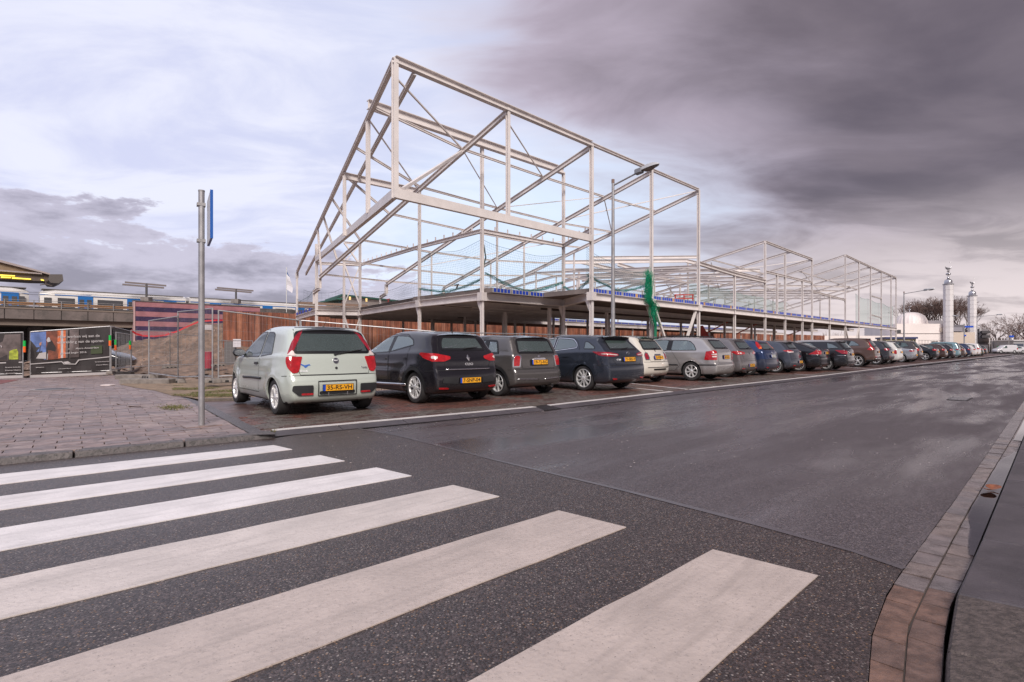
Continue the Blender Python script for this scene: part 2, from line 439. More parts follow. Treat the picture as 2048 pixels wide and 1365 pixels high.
def text_mesh(s, size, mt, parent, name, loc, ex, ez, th=.0015, font_w=None, bold=0.):
    """flat lettering: ex = direction of reading, ez = up"""
    cu = bpy.data.curves.new(name, 'FONT'); cu.body = s; cu.size = size; cu.extrude = th; cu.align_x = 'CENTER'; cu.align_y = 'CENTER'; cu.offset = bold
    cu.resolution_u = 3
    to = bpy.data.objects.new(name, cu); SC.collection.objects.link(to)
    dg = bpy.context.evaluated_depsgraph_get(); me = bpy.data.meshes.new_from_object(to.evaluated_get(dg))
    bpy.data.objects.remove(to, do_unlink=True)
    me.name = name; me.materials.clear(); me.materials.append(mt)
    o = link(bpy.data.objects.new(name, me), parent)
    ex = Vector(ex).normalized(); ez = Vector(ez).normalized(); en = ex.cross(ez)
    if font_w and me.vertices:
        xs = [v.co.x for v in me.vertices]; k = font_w/max(1e-6, max(xs)-min(xs))
        for v in me.vertices: v.co.x *= k
    o.matrix_local = Matrix.Translation(Vector(loc)) @ Matrix((ex, ez, en)).transposed().to_4x4()
    return o
RIMS = {}
def wheel_mesh(rr, rim_r, style, n):
    k = (rr, rim_r, style, n)
    if k in RIMS: return RIMS[k]
    w = .20; t = MB()                       # axis y, outer face towards +y at y = 0
    t.lathe([(rim_r, -w), (rr*.93, -w+.0), (rr*.985, -w+.03), (rr, -w+.06), (rr, -.06), (rr*.985, -.025), (rr*.94, -.004), (rr*.80, .004), (rim_r+.008, -.006), (rim_r, -.02)], 40, 'y')
    g = MB()
    g.lathe([(rim_r+.004, -.012), (rim_r-.004, -.004), (rim_r-.02, -.008), (rim_r-.028, -.03), (rim_r-.03, -.12), (.0, -.13)], 36, 'y', mi=0)
    for f in g.m[-36*2:]: pass
    g2 = MB(); g2.lathe([(rim_r-.03, -.115), (.02, -.118)], 28, 'y', mi=1)
    g.add(g2.v, g2.f, 1)
    ro, ri = rim_r-.012, .055
    g.lathe([(.0, -.004), (.028, -.005), (.045, -.012), (.062, -.02), (.068, -.06)], 16, 'y')
    for i in range(n):
        a = 2*math.pi*i/n+.3
        def spoke(a0, a1, w0, w1):
            u0 = Vector((math.cos(a0), 0, math.sin(a0))); u1 = Vector((math.cos(a1), 0, math.sin(a1)))
            p0 = u0*ri; p1 = u1*ro; d = (p1-p0).normalized(); sd_ = d.cross(Vector((0, 1, 0)))
            c = [p0-sd_*w0+Vector((0, -.05, 0)), p0+sd_*w0+Vector((0, -.05, 0)), p1+sd_*w1+Vector((0, -.05, 0)), p1-sd_*w1+Vector((0, -.05, 0)),
                 p0-sd_*w0*.8+Vector((0, -.014, 0)), p0+sd_*w0*.8+Vector((0, -.014, 0)), p1+sd_*w1*.7+Vector((0, -.008, 0)), p1-sd_*w1*.7+Vector((0, -.008, 0))]
            g.hexa(c, 0)
        if style == 'plain': spoke(a, a, .022, .017)
        elif style == 'wide': spoke(a, a, .022, .036)
        elif style == 'split':
            spoke(a-.02, a-.20, .018, .013); spoke(a+.02, a+.20, .018, .013)
        elif style == 'thin': spoke(a, a, .012, .010)
    me1 = t.build('wheel', TYRE, None, True, 40); me2 = g.build('rim', [ALLOY, RIMB], None, False)
    r = (me1.data, me2.data)
    for o in (me1, me2): bpy.data.objects.remove(o, do_unlink=True)
    RIMS[k] = r; return r
def build_car(c, res=.05, hero=True):
    """one car in its own frame: x forward from the rear bumper, y left, z up; returns the root Empty"""
    sh = Shape(c); L, W, H = sh.L, sh.W, sh.H
    root = thing(c['name'], c['label'], c['cat'], group=c.get('group'))
    PM = c['paint']; gl = GLASS if hero else GLASS_F
    # ---- body shell
    nx, ny, nz = int(L/res), int(W/res*.9), int(H/res*.9)
    idx = {}; pts = []
    def vid(i, j, k):
        q = (i, j, k)
        if q not in idx: idx[q] = len(pts); pts.append(q)
        return idx[q]
    faces = []
    for i in range(nx):
        for j in range(ny):
            faces.append((vid(i, j, nz), vid(i+1, j, nz), vid(i+1, j+1, nz), vid(i, j+1, nz)))
            faces.append((vid(i, j, 0), vid(i, j+1, 0), vid(i+1, j+1, 0), vid(i+1, j, 0)))
    for i in range(nx):
        for k in range(nz):
            faces.append((vid(i, 0, k), vid(i+1, 0, k), vid(i+1, 0, k+1), vid(i, 0, k+1)))
            faces.append((vid(i, ny, k), vid(i, ny, k+1), vid(i+1, ny, k+1), vid(i+1, ny, k)))
    for j in range(ny):
        for k in range(nz):
            faces.append((vid(0, j, k), vid(0, j, k+1), vid(0, j+1, k+1), vid(0, j+1, k)))
            faces.append((vid(nx, j, k), vid(nx, j+1, k), vid(nx, j+1, k+1), vid(nx, j, k+1)))
    q = np.array(pts, float)
    B = np.stack([-.25+(L+.5)*q[:, 0]/nx, (-.5+q[:, 1]/ny)*(W+.5), .0+(H+.25)*q[:, 2]/nz], 1)
    A = np.stack([np.clip(B[:, 0], .55, L-.95), np.zeros(len(B)), np.full(len(B), .52)], 1)
    P = sh.ray(A, B)
    wr = c['wr']; Ra = wr+.045; cell = res*.62
    hwv = np.abs(P[:, 1]) > W/2-.32
    for xc in (sh.xa, sh.xb):
        r = np.hypot(P[:, 0]-xc, P[:, 2]-wr); m = hwv & (np.abs(r-Ra) < cell)
        k = Ra/np.maximum(r[m], 1e-6)
        P[m, 0] = xc+(P[m, 0]-xc)*k; P[m, 2] = wr+(P[m, 2]-wr)*k
    FA = np.array(faces); C = P[FA].mean(1)
    keep = np.ones(len(FA), bool)
    for xc in (sh.xa, sh.xb):
        keep &= ~((np.hypot(C[:, 0]-xc, C[:, 2]-wr) < Ra-.004) & (np.abs(C[:, 1]) > W/2-.30))
    nrm = sh.nrm(C)
    fn = np.cross(P[FA[:, 2]]-P[FA[:, 0]], P[FA[:, 3]]-P[FA[:, 1]]); fl = (fn*nrm).sum(1) < 0
    FA[fl] = FA[fl][:, ::-1]
    sidewin = [rounded(p, .045) for p in c['side']]
    rwin = None
    if c.get('rwin'):
        h = c['rwin']; rwin = rounded([(y, z) for y, z in h]+[(-y, z) for y, z in h[::-1]], .06)
    ws = c.get('wscreen')
    if hero:
        for p in sidewin:
            pi = offset_poly(resample(p, .05), .022)
            keep &= ~(inside(pi, C[:, [0, 2]]) & (np.abs(nrm[:, 1]) > .5) & (C[:, 2] > .7))
        if rwin is not None:
            pi = offset_poly(resample(rwin, .05), .03)
            keep &= ~(inside(pi, C[:, [1, 2]]) & (C[:, 0] < L*.4) & (nrm[:, 0] < -.15))
        if ws:
            wp = rounded([(y, z) for y, z in ws]+[(-y, z) for y, z in ws[::-1]], .06); pi = offset_poly(resample(wp, .05), .03)
            keep &= ~(inside(pi, C[:, [1, 2]]) & (C[:, 0] > L*.5) & (nrm[:, 0] > .15))
    lab = np.zeros(len(FA), int)
    names = ['body']
    if hero or c.get('panels'):
        for dp in c.get('doors', []):
            for g, nm in ((1, 'door'), (-1, 'door')):
                m = inside(np.array(dp), C[:, [0, 2]]) & (np.sign(C[:, 1]) == g) & (np.abs(nrm[:, 1]) > .35) & (np.abs(C[:, 1]) > .3*W)
                names.append(nm); lab[m] = len(names)-1
        if c.get('gate'):
            gp = c['gate']; gpoly = np.array([(y, z) for y, z in gp]+[(-y, z) for y, z in gp[::-1]])
            m = inside(gpoly, C[:, [1, 2]]) & (C[:, 0] < L*.3) & (nrm[:, 0] < -.2); names.append('tailgate'); lab[m] = len(names)-1
        m = (C[:, 0] < .75) & (C[:, 2] < c.get('bz', .60)) & (C[:, 2] > sh.zb-.02) & (C[:, 0] < sh.xa-Ra+.02) & (lab == 0); names.append('bumper'); lab[m] = len(names)-1
    parts = {}
    low = c.get('lowz', 0.)
    for li, nm in enumerate(names):
        fs = FA[keep & (lab == li)]
        if not len(fs): continue
        u, inv = np.unique(fs, return_inverse=True)
        fm = (C[keep & (lab == li)][:, 2] < max(sh.zb+.035, low)).astype(int)
        if c.get('roofm') is not None:
            cc = C[keep & (lab == li)]; fm[(cc[:, 2] > c.get('roofz', H-.09))] = 2
        if nm == 'bumper' and c.get('bumpm') is not None:
            cc = C[keep & (lab == li)]; fm[:] = 3
        mats = [PM, BLACKP, c.get('roofm') or PM, c.get('bumpm') or PM]
        o = mesh_np(nm, P[u], [tuple(x) for x in inv.reshape(-1, 4).tolist()], mats, root, fm.tolist())
        parts.setdefault(nm, []).append(o)
    body = parts['body'][0]
    # ---- panel gaps on doors and tailgate
    if hero or c.get('panels'):
        k = 0
        for dp in c.get('doors', []):
            dd = [p for p in dp if p[1] < 2]
            for g in ('L', 'R'):
                mb = MB(); ribbon(mb, sh, g, dp, .009, .0025, closed=True); ds = parts.get('door', [])
                own = ds[k] if k < len(ds) else root; k += 1
                mb.build('door_gap', SEAMM, own)
                hp = c['handle'][c['doors'].index(dp)] if c.get('handle') else None
                if hp is not None:
                    mb = MB(); hx, hz = hp
                    patch(mb, sh, g, rounded([(hx-.09, hz-.018), (hx+.09, hz-.024), (hx+.09, hz+.018), (hx-.09, hz+.022)], .015), .022, d=.03, lvl=2, skirt=.0)
                    mb.build('handle', c.get('handlem', PM), own, True)
        if c.get('gate'):
            mb = MB(); ribbon(mb, sh, 'B', gpoly, .009, .0025, closed=True); mb.build('tailgate_gap', SEAMM, parts.get('tailgate', [root])[0])
        bz = c.get('bz', .60); mb = MB()
        for g in ('L', 'R'): ribbon(mb, sh, g, [(.06, bz), (max(.2, sh.xa-Ra-.01), bz-.01)], .009, .0025)
        ribbon(mb, sh, 'B', [(-W/2+.12, bz), (W/2-.12, bz)], .009, .0025); mb.build('bumper_gap', SEAMM, parts.get('bumper', [root])[0])
        if c.get('fuel'):
            mb = MB(); fx, fz = c['fuel']; ribbon(mb, sh, 'L', [(fx+.075*math.cos(a), fz+.075*math.sin(a)) for a in np.linspace(0, 6.28, 14)], .006, .002); mb.build('fuel_flap_gap', SEAMM, body)
    # ---- wheel arches
    for xc in (sh.xa, sh.xb):
        for g, kd in ((1, 'L'), (-1, 'R')):
            mb = MB(); A_ = np.linspace(R(-12), R(192), 22); ai, ao = Ra-.014, Ra+c.get('lip', .028)
            zmin = sh.zb-.01
            pin = np.stack([xc+ai*np.cos(A_), np.maximum(wr+ai*np.sin(A_), zmin)], 1); pou = np.stack([xc+ao*np.cos(A_), np.maximum(wr+ao*np.sin(A_), zmin)], 1)
            pi = sh.proj(kd, pin); po = sh.proj(kd, pou)
            # keep the inner edge where the flank is
            bad = np.abs(pi[:, 1]) < W/2-.35; pi[bad, 1] = g*(W/2-.06)
            bad = np.abs(po[:, 1]) < W/2-.35; po[bad, 1] = g*(W/2-.06)
            pi[:, 1] += g*.006; po[:, 1] += g*.003
            pin2 = pi.copy(); pin2[:, 1] -= g*.03; inn = pi.copy(); inn[:, 1] = g*(W/2-.34); n = len(A_)
            mb.add(list(po)+list(pi)+list(pin2), [(j*n+i, j*n+i+1, (j+1)*n+i+1, (j+1)*n+i) if g < 0 else (j*n+i, (j+1)*n+i, (j+1)*n+i+1, j*n+i+1) for j in range(2) for i in range(n-1)])
            mb.build('wheel_arch', c.get('archm', PM), body, True)
            mb = MB(); mb.add(list(pin2)+list(inn), [(i, i+1, n+i+1, n+i) for i in range(n-1)])
            ctr = (xc, g*(W/2-.34), wr); mb.add([ctr]+list(inn), [(0, i+1, i+2) for i in range(n-1)])
            mb.build('arch_liner', SEAMM, body)
    # ---- wheels
    tm, rm = wheel_mesh(wr, c['rim'][0], c['rim'][1], c['rim'][2])
    for xc in (sh.xa, sh.xb):
        for g in (1, -1):
            o = link(bpy.data.objects.new('wheel', tm), root); o.location = (xc, g*(W/2-.02), wr); o.rotation_euler = (0, random.random()*6, 0 if g > 0 else math.pi)
            r = link(bpy.data.objects.new('rim', rm), o)
    mb = MB(); mb.box(sh.xa-.1, sh.xb+.1, -W/2+.34, W/2-.34, .17, .26); mb.tube((sh.xa, -W/2+.2, wr), (sh.xa, W/2-.2, wr), .05)
    mb.build('underbody', SEAMM, root)
    # ---- windows
    def win(kind, poly, name, ring=.03, g=gl, d=.06):
        mb = MB(); patch(mb, sh, kind, poly, .005, ring, 0, 1, d=d, lvl=4); o = mb.build(name, [g, SEAL], root, True, 60); return o
    for i, p in enumerate(sidewin):
        g = GLASS_D if (hero and c.get('tint') and i in c['tint']) else gl
        for kd in ('L', 'R'): win(kd, p, 'side_window', c.get('ring', .022), g)
        if c.get('wchrome') is not None and i in c['wchrome']:
            for kd in ('L', 'R'):
                mb = MB(); ribbon(mb, sh, kd, p, .014, .009, closed=True); mb.build('window_trim', CHROME, root)
    if rwin is not None: win('B', rwin, 'rear_window', c.get('rring', .05), GLASS_D if (hero and c.get('rtint')) else gl)
    if ws: win('F', rounded([(y, z) for y, z in ws]+[(-y, z) for y, z in ws[::-1]], .06), 'windscreen', .04)
    if c.get('pil', True):
        for A_, B_ in zip(c['side'][:-1], c['side'][1:]):
            if B_[0][0]-A_[-1][0] > .16 or B_[0][0]-A_[-1][0] < .01: continue
            q_ = .012; pp = [(A_[-1][0]-q_, A_[-1][1]+.006), (A_[-2][0]-q_, A_[-2][1]-.006), (B_[1][0]+q_, B_[1][1]-.006), (B_[0][0]+q_, B_[0][1]+.006)]
            for kd in ('L', 'R'): mb = MB(); patch(mb, sh, kd, np.array(pp), .0062, 0, 0, d=.05, lvl=2); mb.build('pillar_trim', SEAL, root, True, 60)
    # ---- lights
    for li_, (kinds, poly, m_) in enumerate(c.get('lights', [])):
        kk = {'B': [('B', 1), ('B', -1)], 'C': [('CL', 1), ('CR', 1)], 'S': [('L', 1), ('R', 1)], 'BC': [('B', 1)], 'CLo': [('CL', 1)]}[kinds]
        for kd, sg in kk:
            mb = MB(); lo = c.get('lo', .07) if kinds == 'C' else 0; pp = rounded([((a+lo)*sg, b) for a, b in poly], .02); patch(mb, sh, kd, pp, .008+.0045*li_, 0, 0, d=.035, lvl=3, skirt=.01)
            mb.build({'red': 'tail_light', 'dred': 'tail_light', 'clear': 'reversing_light', 'orange': 'turn_signal', 'refl': 'reflector', 'black': 'grille', 'chrome': 'trim_strip', 'body': 'spoiler', 'halo': 'lamp_bezel', 'blackt': 'trim_strip'}[m_],
                     {'red': REDL, 'dred': REDD, 'clear': CLRL, 'orange': ORGL, 'refl': REDL, 'black': BLACKP, 'chrome': CHROME, 'body': PM, 'halo': CHROME, 'blackt': BLACKP}[m_], root, True, 50)
    for kd, poly, wd, m_ in c.get('strips', []):
        for k2 in ({'S': ('L', 'R'), 'B': ('B',)}[kd]):
            mb = MB(); ribbon(mb, sh, k2, poly, wd, .014); o = mb.build('trim_strip', {'black': BLACKP, 'chrome': CHROME, 'body': PM, 'gap': SEAMM}[m_], root, True)
            so = o.modifiers.new('thick', 'SOLIDIFY'); so.thickness = .012; so.offset = 0
    # ---- spoiler lip over the rear window
    if c.get('spoiler'):
        sx, sz, sw, dx = c['spoiler']; mb = MB(); ys = np.linspace(-sw, sw, 13)
        top = sh.proj('T', [(sx+dx+.10, y) for y in ys]); n = len(ys)
        a = [(p[0], p[1], p[2]+.004) for p in top]; b = [(sx+.05*(abs(y)/sw)**3, y, sz-.03*(y/sw)**2) for y in ys]; e = [(x+.02, y, z-.028) for x, y, z in b]
        f_ = [(p[0], p[1], p[2]-.06) for p in top]
        mb.add(a+b+e+f_, [(j*n+i, (j+1)*n+i, (j+1)*n+i+1, j*n+i+1) for j in range(3) for i in range(n-1)])
        mb.build('spoiler', [c.get('spoilm', PM)], root, True, 30)
    # ---- number plate
    if c.get('plate'):
        pz, txt = c['plate'][0], c['plate'][1]; pm = PLATEW if len(c['plate']) > 2 else PLATE
        a = sh.proj('B', [(0, pz-.055), (0, pz+.055), (.24, pz)]); dx = a[1][0]-a[0][0]
        x0 = min(a[0][0], a[1][0], a[2][0])-.012
        up = Vector((dx, 0, .11)).normalized()
        if c.get('precess'):
            mb = MB(); hw_, z0, z1 = c['precess']; patch(mb, sh, 'B', rounded([(-hw_, z0), (hw_, z0), (hw_, z1), (-hw_, z1)], .03), .003, d=.05, lvl=2); mb.build('plate_recess', c.get('precm', BLACKP), root, True)
        o0 = Vector((x0, 0, pz)); mb = MB()
        def fr(x, y, z): return o0+Vector((x, 0, 0))+Vector((0, y, 0))+up*z
        mb.box(-.006, 0, -.262, .262, -.057, .057, 0, fr); mb.box(-.0085, -.006, -.252, .212, -.050, .050, 1, fr); mb.box(-.0085, -.006, .214, .254, -.050, .050, 2, fr)
        pl_ = mb.build('licence_plate', [INK, pm, EUBLUE], root)
        if txt: text_mesh(txt, .10, INK, pl_, 'plate_number', fr(-.0095, -.02, -.002), (0, -1, 0), up, font_w=.42, bold=.0015)
    # ---- mirror, wiper, aerial, exhaust
    if c.get('mirror'):
        mx, mz = c['mirror']
        for g in (1, -1):
            mb = MB(); y0 = g*(float(sh.hw(np.array([mx]), np.array([mz]))[0])-.03)
            prof = [(.02, -.03), (.07, -.045), (.095, -.02), (.10, .03), (.085, .07), (.04, .10), (.0, .115)]
            mb.lathe([(max(.001, r*1.0), h) for r, h in [(.0, -.055), (.06, -.05), (.085, -.02), (.09, .02), (.07, .055), (.0, .075)]], 14, 'y')
            mb.v = [(x*.75+mx, y*1.5*g*1.0+y0+g*.14, z*.85+mz+.03) for x, y, z in mb.v]
            mb.tube((mx+.02, y0, mz-.01), (mx+.01, y0+g*.10, mz+.01), .025, n=6)
            o = mb.build('wing_mirror', [c.get('mirm', BLACKP)], root, True, 60)
            mb = MB(); mb.lathe([(.0, 0), (1., 0)], 16, 'y'); mb.v = [(mx-.071, y0+g*.14+x*.095, mz+.03+z*.058) for x, y, z in mb.v]; mb.build('mirror_glass', CHROME, o)
    if c.get('wiper'):
        y0, z0, y1, z1 = c['wiper']; pp = sh.proj('B', [(y0, z0), (y1, z1), ((y0+y1)/2, (z0+z1)/2)]); n_ = sh.nrm(pp); mb = MB(); q_ = pp+n_*.025
        mb.tube(q_[0], q_[2], .014, .010, 6); mb.tube(q_[2], q_[1], .010, .007, 6); mb.tube(pp[0]-n_[0]*.01, pp[0]+n_[0]*.03, .022, n=8)
        mb.build('rear_wiper', BLACKP, root, True)
    if c.get('aerial'):
        ax_ = c['aerial']; z_ = sh.proj('T', [(ax_, 0)])[0][2]; mb = MB(); mb.tube((ax_, 0, z_-.01), (ax_, 0, z_+.02), .02, .012, 8); mb.tube((ax_, 0, z_+.01), (ax_-.16, 0, z_+.13), .0035, .002, 5); mb.build('aerial', BLACKP, root)
    if c.get('exhaust'):
        mb = MB(); mb.lathe([(.028, 0), (.033, 0), (.033, .14), (.028, .14)], 14, 'y'); y_ = c['exhaust']; mb.v = [(y-.0+.06, x+y_, z+sh.zb+.02) for x, y, z in mb.v]; mb.build('exhaust_pipe', CHROME, root, True)
    # ---- cabin
    if hero:
        mb = MB(); mb.box(.5, L-1.1, -W/2+.22, W/2-.22, .30, .36); bz = c['belt'][1]
        mb.box(L-1.35, L-1.05, -W/2+.22, W/2-.22, .5, bz-.03); mb.build('dashboard', INTR, root)
        for xs, ys_, wd in ((sh.xb-1.25, .36, .24), (sh.xb-1.25, -.36, .24), (sh.xa+.18, .34, .30), (sh.xa+.18, -.34, .30)):
            mb = MB(); hh = bz+.06 if xs > sh.xa+.5 else bz-.06
            def rb(x0, x1, y0, y1, z0, z1, lean=0.):
                mb.box(x0, x1, y0+.03, y1-.03, z0, z1, 0, lambda x, y, z: (x-lean*(z-z0), y, z)); mb.box(x0+.02, x1-.02, y0, y1, z0+.02, z1-.04, 0, lambda x, y, z: (x-lean*(z-z0), y, z))
            rb(xs, xs+.48, ys_-wd, ys_+wd, .34, .50); rb(xs, xs+.13, ys_-wd, ys_+wd, .48, hh-.05, .18); rb(xs-.10, xs-.0, ys_-.13, ys_+.13, hh-.02, hh+.15, .1)
            o = mb.build('seat', SEATM, root, False)
            bv = o.modifiers.new('soft', 'BEVEL'); bv.width = .025; bv.segments = 2
    if c.get('extra'): c['extra'](sh, root, parts, PM)
    root['_ax'] = 0.
    return root, sh
def place(root, c, px, py, head, side='L', z=.05):
    """stand the car so that its rear wheel (left or right) touches the ground at the given pixel"""
    g = pg(px, py, z); a = math.pi/2-R(head); g_ = 1 if side == 'L' else -1
    lp = Vector((c['ax'], g_*(c['W']/2-.06), 0)); rm_ = Matrix.Rotation(a, 3, 'Z')
    root.location = g-rm_ @ lp; root.rotation_euler = (0, 0, a)
def place_st(root, c, s, t, head, z=.05):    # rear bumper centre at street coordinates
    a = math.pi/2-R(head); root.location = ST(s, t, z); root.rotation_euler = (0, 0, a)
# ---------------------------------------------------------------- the models of the row
def T(kind, L, W, H, **k):
    """outline templates in fractions of a typical car, for the ordinary shapes further along the row"""
    P = dict(
     hatch=(4.05, 1.46, [(.18, .20), (.03, .30), (.0, .46), (.03, .62), (.08, .82), (.12, .96), (.26, 1.12), (.44, 1.32), (.52, 1.39), (.80, 1.44), (1.4, 1.46), (1.95, 1.43), (2.4, 1.27), (2.92, 1.02), (3.35, .93), (3.78, .78), (4.0, .60), (4.05, .40), (3.95, .22)],
            [[(.86, 1.04), (.98, 1.27), (1.12, 1.35), (1.52, 1.37), (1.58, .99)], [(1.66, .985), (1.60, 1.37), (2.02, 1.34), (2.40, 1.17), (2.76, .96)]], [(.60, 1.02), (.50, 1.33)]),
     wagon=(4.55, 1.48, [(.18, .20), (.03, .30), (.0, .48), (.03, .62), (.06, .82), (.10, .98), (.28, 1.20), (.42, 1.36), (.52, 1.42), (.9, 1.46), (1.8, 1.48), (2.4, 1.44), (2.9, 1.26), (3.35, 1.03), (3.8, .94), (4.25, .78), (4.5, .60), (4.55, .40), (4.45, .22)],
            [[(.60, 1.02), (.72, 1.28), (.86, 1.35), (1.18, 1.37), (1.22, 1.0)], [(1.30, .995), (1.28, 1.38), (1.98, 1.39), (2.04, .98)], [(2.11, .975), (2.06, 1.39), (2.45, 1.36), (2.85, 1.18), (3.22, .96)]], [(.60, 1.02), (.50, 1.36)]),
     sedan=(4.55, 1.42, [(.20, .20), (.03, .32), (.0, .50), (.01, .70), (.03, .90), (.12, 1.0), (.55, 1.03), (.95, 1.19), (1.35, 1.35), (1.8, 1.41), (2.3, 1.41), (2.7, 1.32), (3.1, 1.12), (3.35, 1.0), (3.8, .92), (4.25, .78), (4.5, .60), (4.55, .40), (4.45, .22)],
            [[(1.22, 1.03), (1.50, 1.27), (1.86, 1.34), (1.90, .99)], [(1.98, .985), (1.94, 1.35), (2.35, 1.33), (2.75, 1.17), (3.10, .97)]], [(.56, 1.07), (.48, 1.33)]),
     suv=(4.6, 1.70, [(.20, .30), (.03, .40), (.0, .56), (.02, .74), (.06, 1.0), (.14, 1.14), (.34, 1.42), (.48, 1.58), (.62, 1.65), (1.1, 1.69), (1.9, 1.70), (2.45, 1.66), (2.9, 1.45), (3.3, 1.22), (3.8, 1.12), (4.3, .96), (4.55, .72), (4.6, .48), (4.48, .30)],
            [[(.72, 1.22), (.90, 1.48), (1.02, 1.54), (1.26, 1.56), (1.30, 1.20)], [(1.38, 1.195), (1.36, 1.57), (2.02, 1.58), (2.06, 1.17)], [(2.14, 1.165), (2.10, 1.58), (2.48, 1.54), (2.84, 1.38), (3.14, 1.15)]], [(.66, 1.18), (.56, 1.56)]),
     mpv=(4.3, 1.66, [(.16, .22), (.02, .32), (.0, .5), (.02, .7), (.04, 1.0), (.08, 1.2), (.22, 1.5), (.34, 1.60), (.8, 1.65), (1.7, 1.66), (2.2, 1.62), (2.8, 1.38), (3.3, 1.10), (3.7, .98), (4.1, .78), (4.27, .60), (4.3, .40), (4.2, .22)],
            [[(.50, 1.08), (.60, 1.45), (1.06, 1.53), (1.10, 1.06)], [(1.18, 1.055), (1.14, 1.54), (1.86, 1.55), (1.90, 1.03)], [(1.98, 1.025), (1.94, 1.54), (2.30, 1.48), (2.96, 1.03)]], [(.64, 1.08), (.58, 1.50)]),
     van=(4.4, 1.82, [(.12, .22), (.02, .32), (.0, .5), (.01, .8), (.02, 1.2), (.05, 1.6), (.12, 1.76), (.4, 1.81), (1.6, 1.82), (2.3, 1.80), (2.7, 1.68), (3.15, 1.32), (3.5, 1.10), (4.0, .98), (4.3, .80), (4.38, .60), (4.4, .40), (4.3, .22)],
            [[(2.2, 1.10), (2.2, 1.62), (2.56, 1.60), (2.98, 1.28), (3.14, 1.08)]], [(.60, 1.10), (.58, 1.60)]))[kind]
    fx, fz = L/P[0], H/P[1]; g = lambda q: [(a*fx, b*fz) for a, b in q]
    c = dict(L=L, W=W, H=H, prof=g(P[2]), side=[g(q) for q in P[3]], rwin=[(a*W/1.74, b*fz) for a, b in P[4]], belt=((.99+(.18 if kind == 'suv' else .05 if kind in ('mpv', 'van') else 0))*fz, (.93+(.2 if kind == 'suv' else .06 if kind in ('mpv', 'van') else 0))*fz),
             ax=.80*fx, wb=2.62*fx, wr=.315, rim=(.215, 'plain', 8), cat='car', name='parked_car', group='cars parked along the street')
    if kind == 'suv': c.update(zb=.28, wr=.355, rim=(.245, 'plain', 7), bz=.72)
    if kind == 'van': c.update(tumble=7, ar=.06, cr=.05, name='parked_van', cat='van', wb=2.7*fx, group=None)
    if kind == 'mpv': c.update(tumble=12)
    c.update(k); return c
GRP = 'cars parked along the street'
def badge_disc(sh, root, y, z, r, m_, name='badge', text=None, tm_=None, ring=None):
    p = sh.proj('B', [(y, z)])[0]; n_ = Vector(sh.nrm(np.array([p]))[0]); mb = MB()
    mb.tube(Vector(p)-n_*.004, Vector(p)+n_*.010, r, r*.96, 24)
    if ring: mb.tube(Vector(p)-n_*.004, Vector(p)+n_*.012, r*.72, r*.70, 24, mi=1)
    o = mb.build(name, [m_, ring or m_], root, True, 40)
    if text: text_mesh(text, r*.62, tm_, o, 'badge_lettering', Vector(p)+n_*.0135, (0, -1, 0), Vector((0, 0, 1))-n_*n_.z, bold=.001)
    return o
def gate_text(sh, parent, s, y, z, size, m_=CHROME, wd=None):
    p = sh.proj('B', [(y, z)])[0]; n_ = Vector(sh.nrm(np.array([p]))[0])
    return text_mesh(s, size, m_, parent, 'lettering', Vector(p)+n_*.010, (0, -1, 0), Vector((0, 0, 1))-n_*n_.z, .002, wd, .001)
def ex_mint(sh, root, parts, PM):
    badge_disc(sh, root, .0, .885, .052, CHROME, text='FIAT', tm_=LOGOW, ring=mat('badge_black', (.02, .02, .03), .3))
    badge_disc(sh, root, .0, .765, .022, BLACKP, 'lock')
    mb = MB(); patch(mb, sh, 'B', [(.60, .845), (.57, .83), (.52, .80), (.50, .775), (.475, .785), (.45, .81), (.415, .815), (.43, .835), (.46, .83), (.50, .81), (.53, .825), (.56, .845)], .006, d=.02, lvl=2); mb.build('bird_sticker', ORANGEC, root)
    gate_text(sh, root, 'Punto', -.50, .765, .05, CHROME); gate_text(sh, root, 'Grando', .52, .725, .04, LOGOW)
    mb = MB()
    for y in (-.16, .16): mb.box(-.012, .03, y-.008, y+.008, .325, .375)
    mb.build('bumper_bracket', CHROME, root)
def diamond(sh, root, z, s=.075, wd=.6):
    p = sh.proj('B', [(0, z)])[0]; n_ = Vector(sh.nrm(np.array([p]))[0]); up = (Vector((0, 0, 1))-n_*n_.z).normalized(); e = Vector((0, -1, 0)); mb = MB(); c0 = Vector(p)+n_*.004
    o_ = [c0+up*s, c0+e*s*wd, c0-up*s, c0-e*s*wd]; i_ = [c0+up*s*.45+n_*.014, c0+e*s*wd*.45+n_*.014, c0-up*s*.45+n_*.014, c0-e*s*wd*.45+n_*.014]
    mb.add(o_+i_, [(j, 4+j, 4+(j+1) % 4, (j+1) % 4) for j in range(4)]+[(0, 1, 2, 3)]); mb.build('diamond_badge', CHROME, root)
def ex_clio(sh, root, parts, PM):
    diamond(sh, root, .90); gate_text(sh, root, 'CLIO', 0, .775, .065, CHROME, .20)
def ex_mini(sh, root, parts, PM):
    badge_disc(sh, root, 0, .905, .028, CHROME)
    mb = MB(); patch(mb, sh, 'B', [(.06, .90), (.06, .912), (-.06, .912), (-.06, .90)], .010, d=.03, lvl=2); patch(mb, sh, 'B', rounded([(.20, .825), (.17, .865), (-.17, .865), (-.20, .825)], .03), .028, d=.03, lvl=2); mb.build('chrome_handle', CHROME, root)
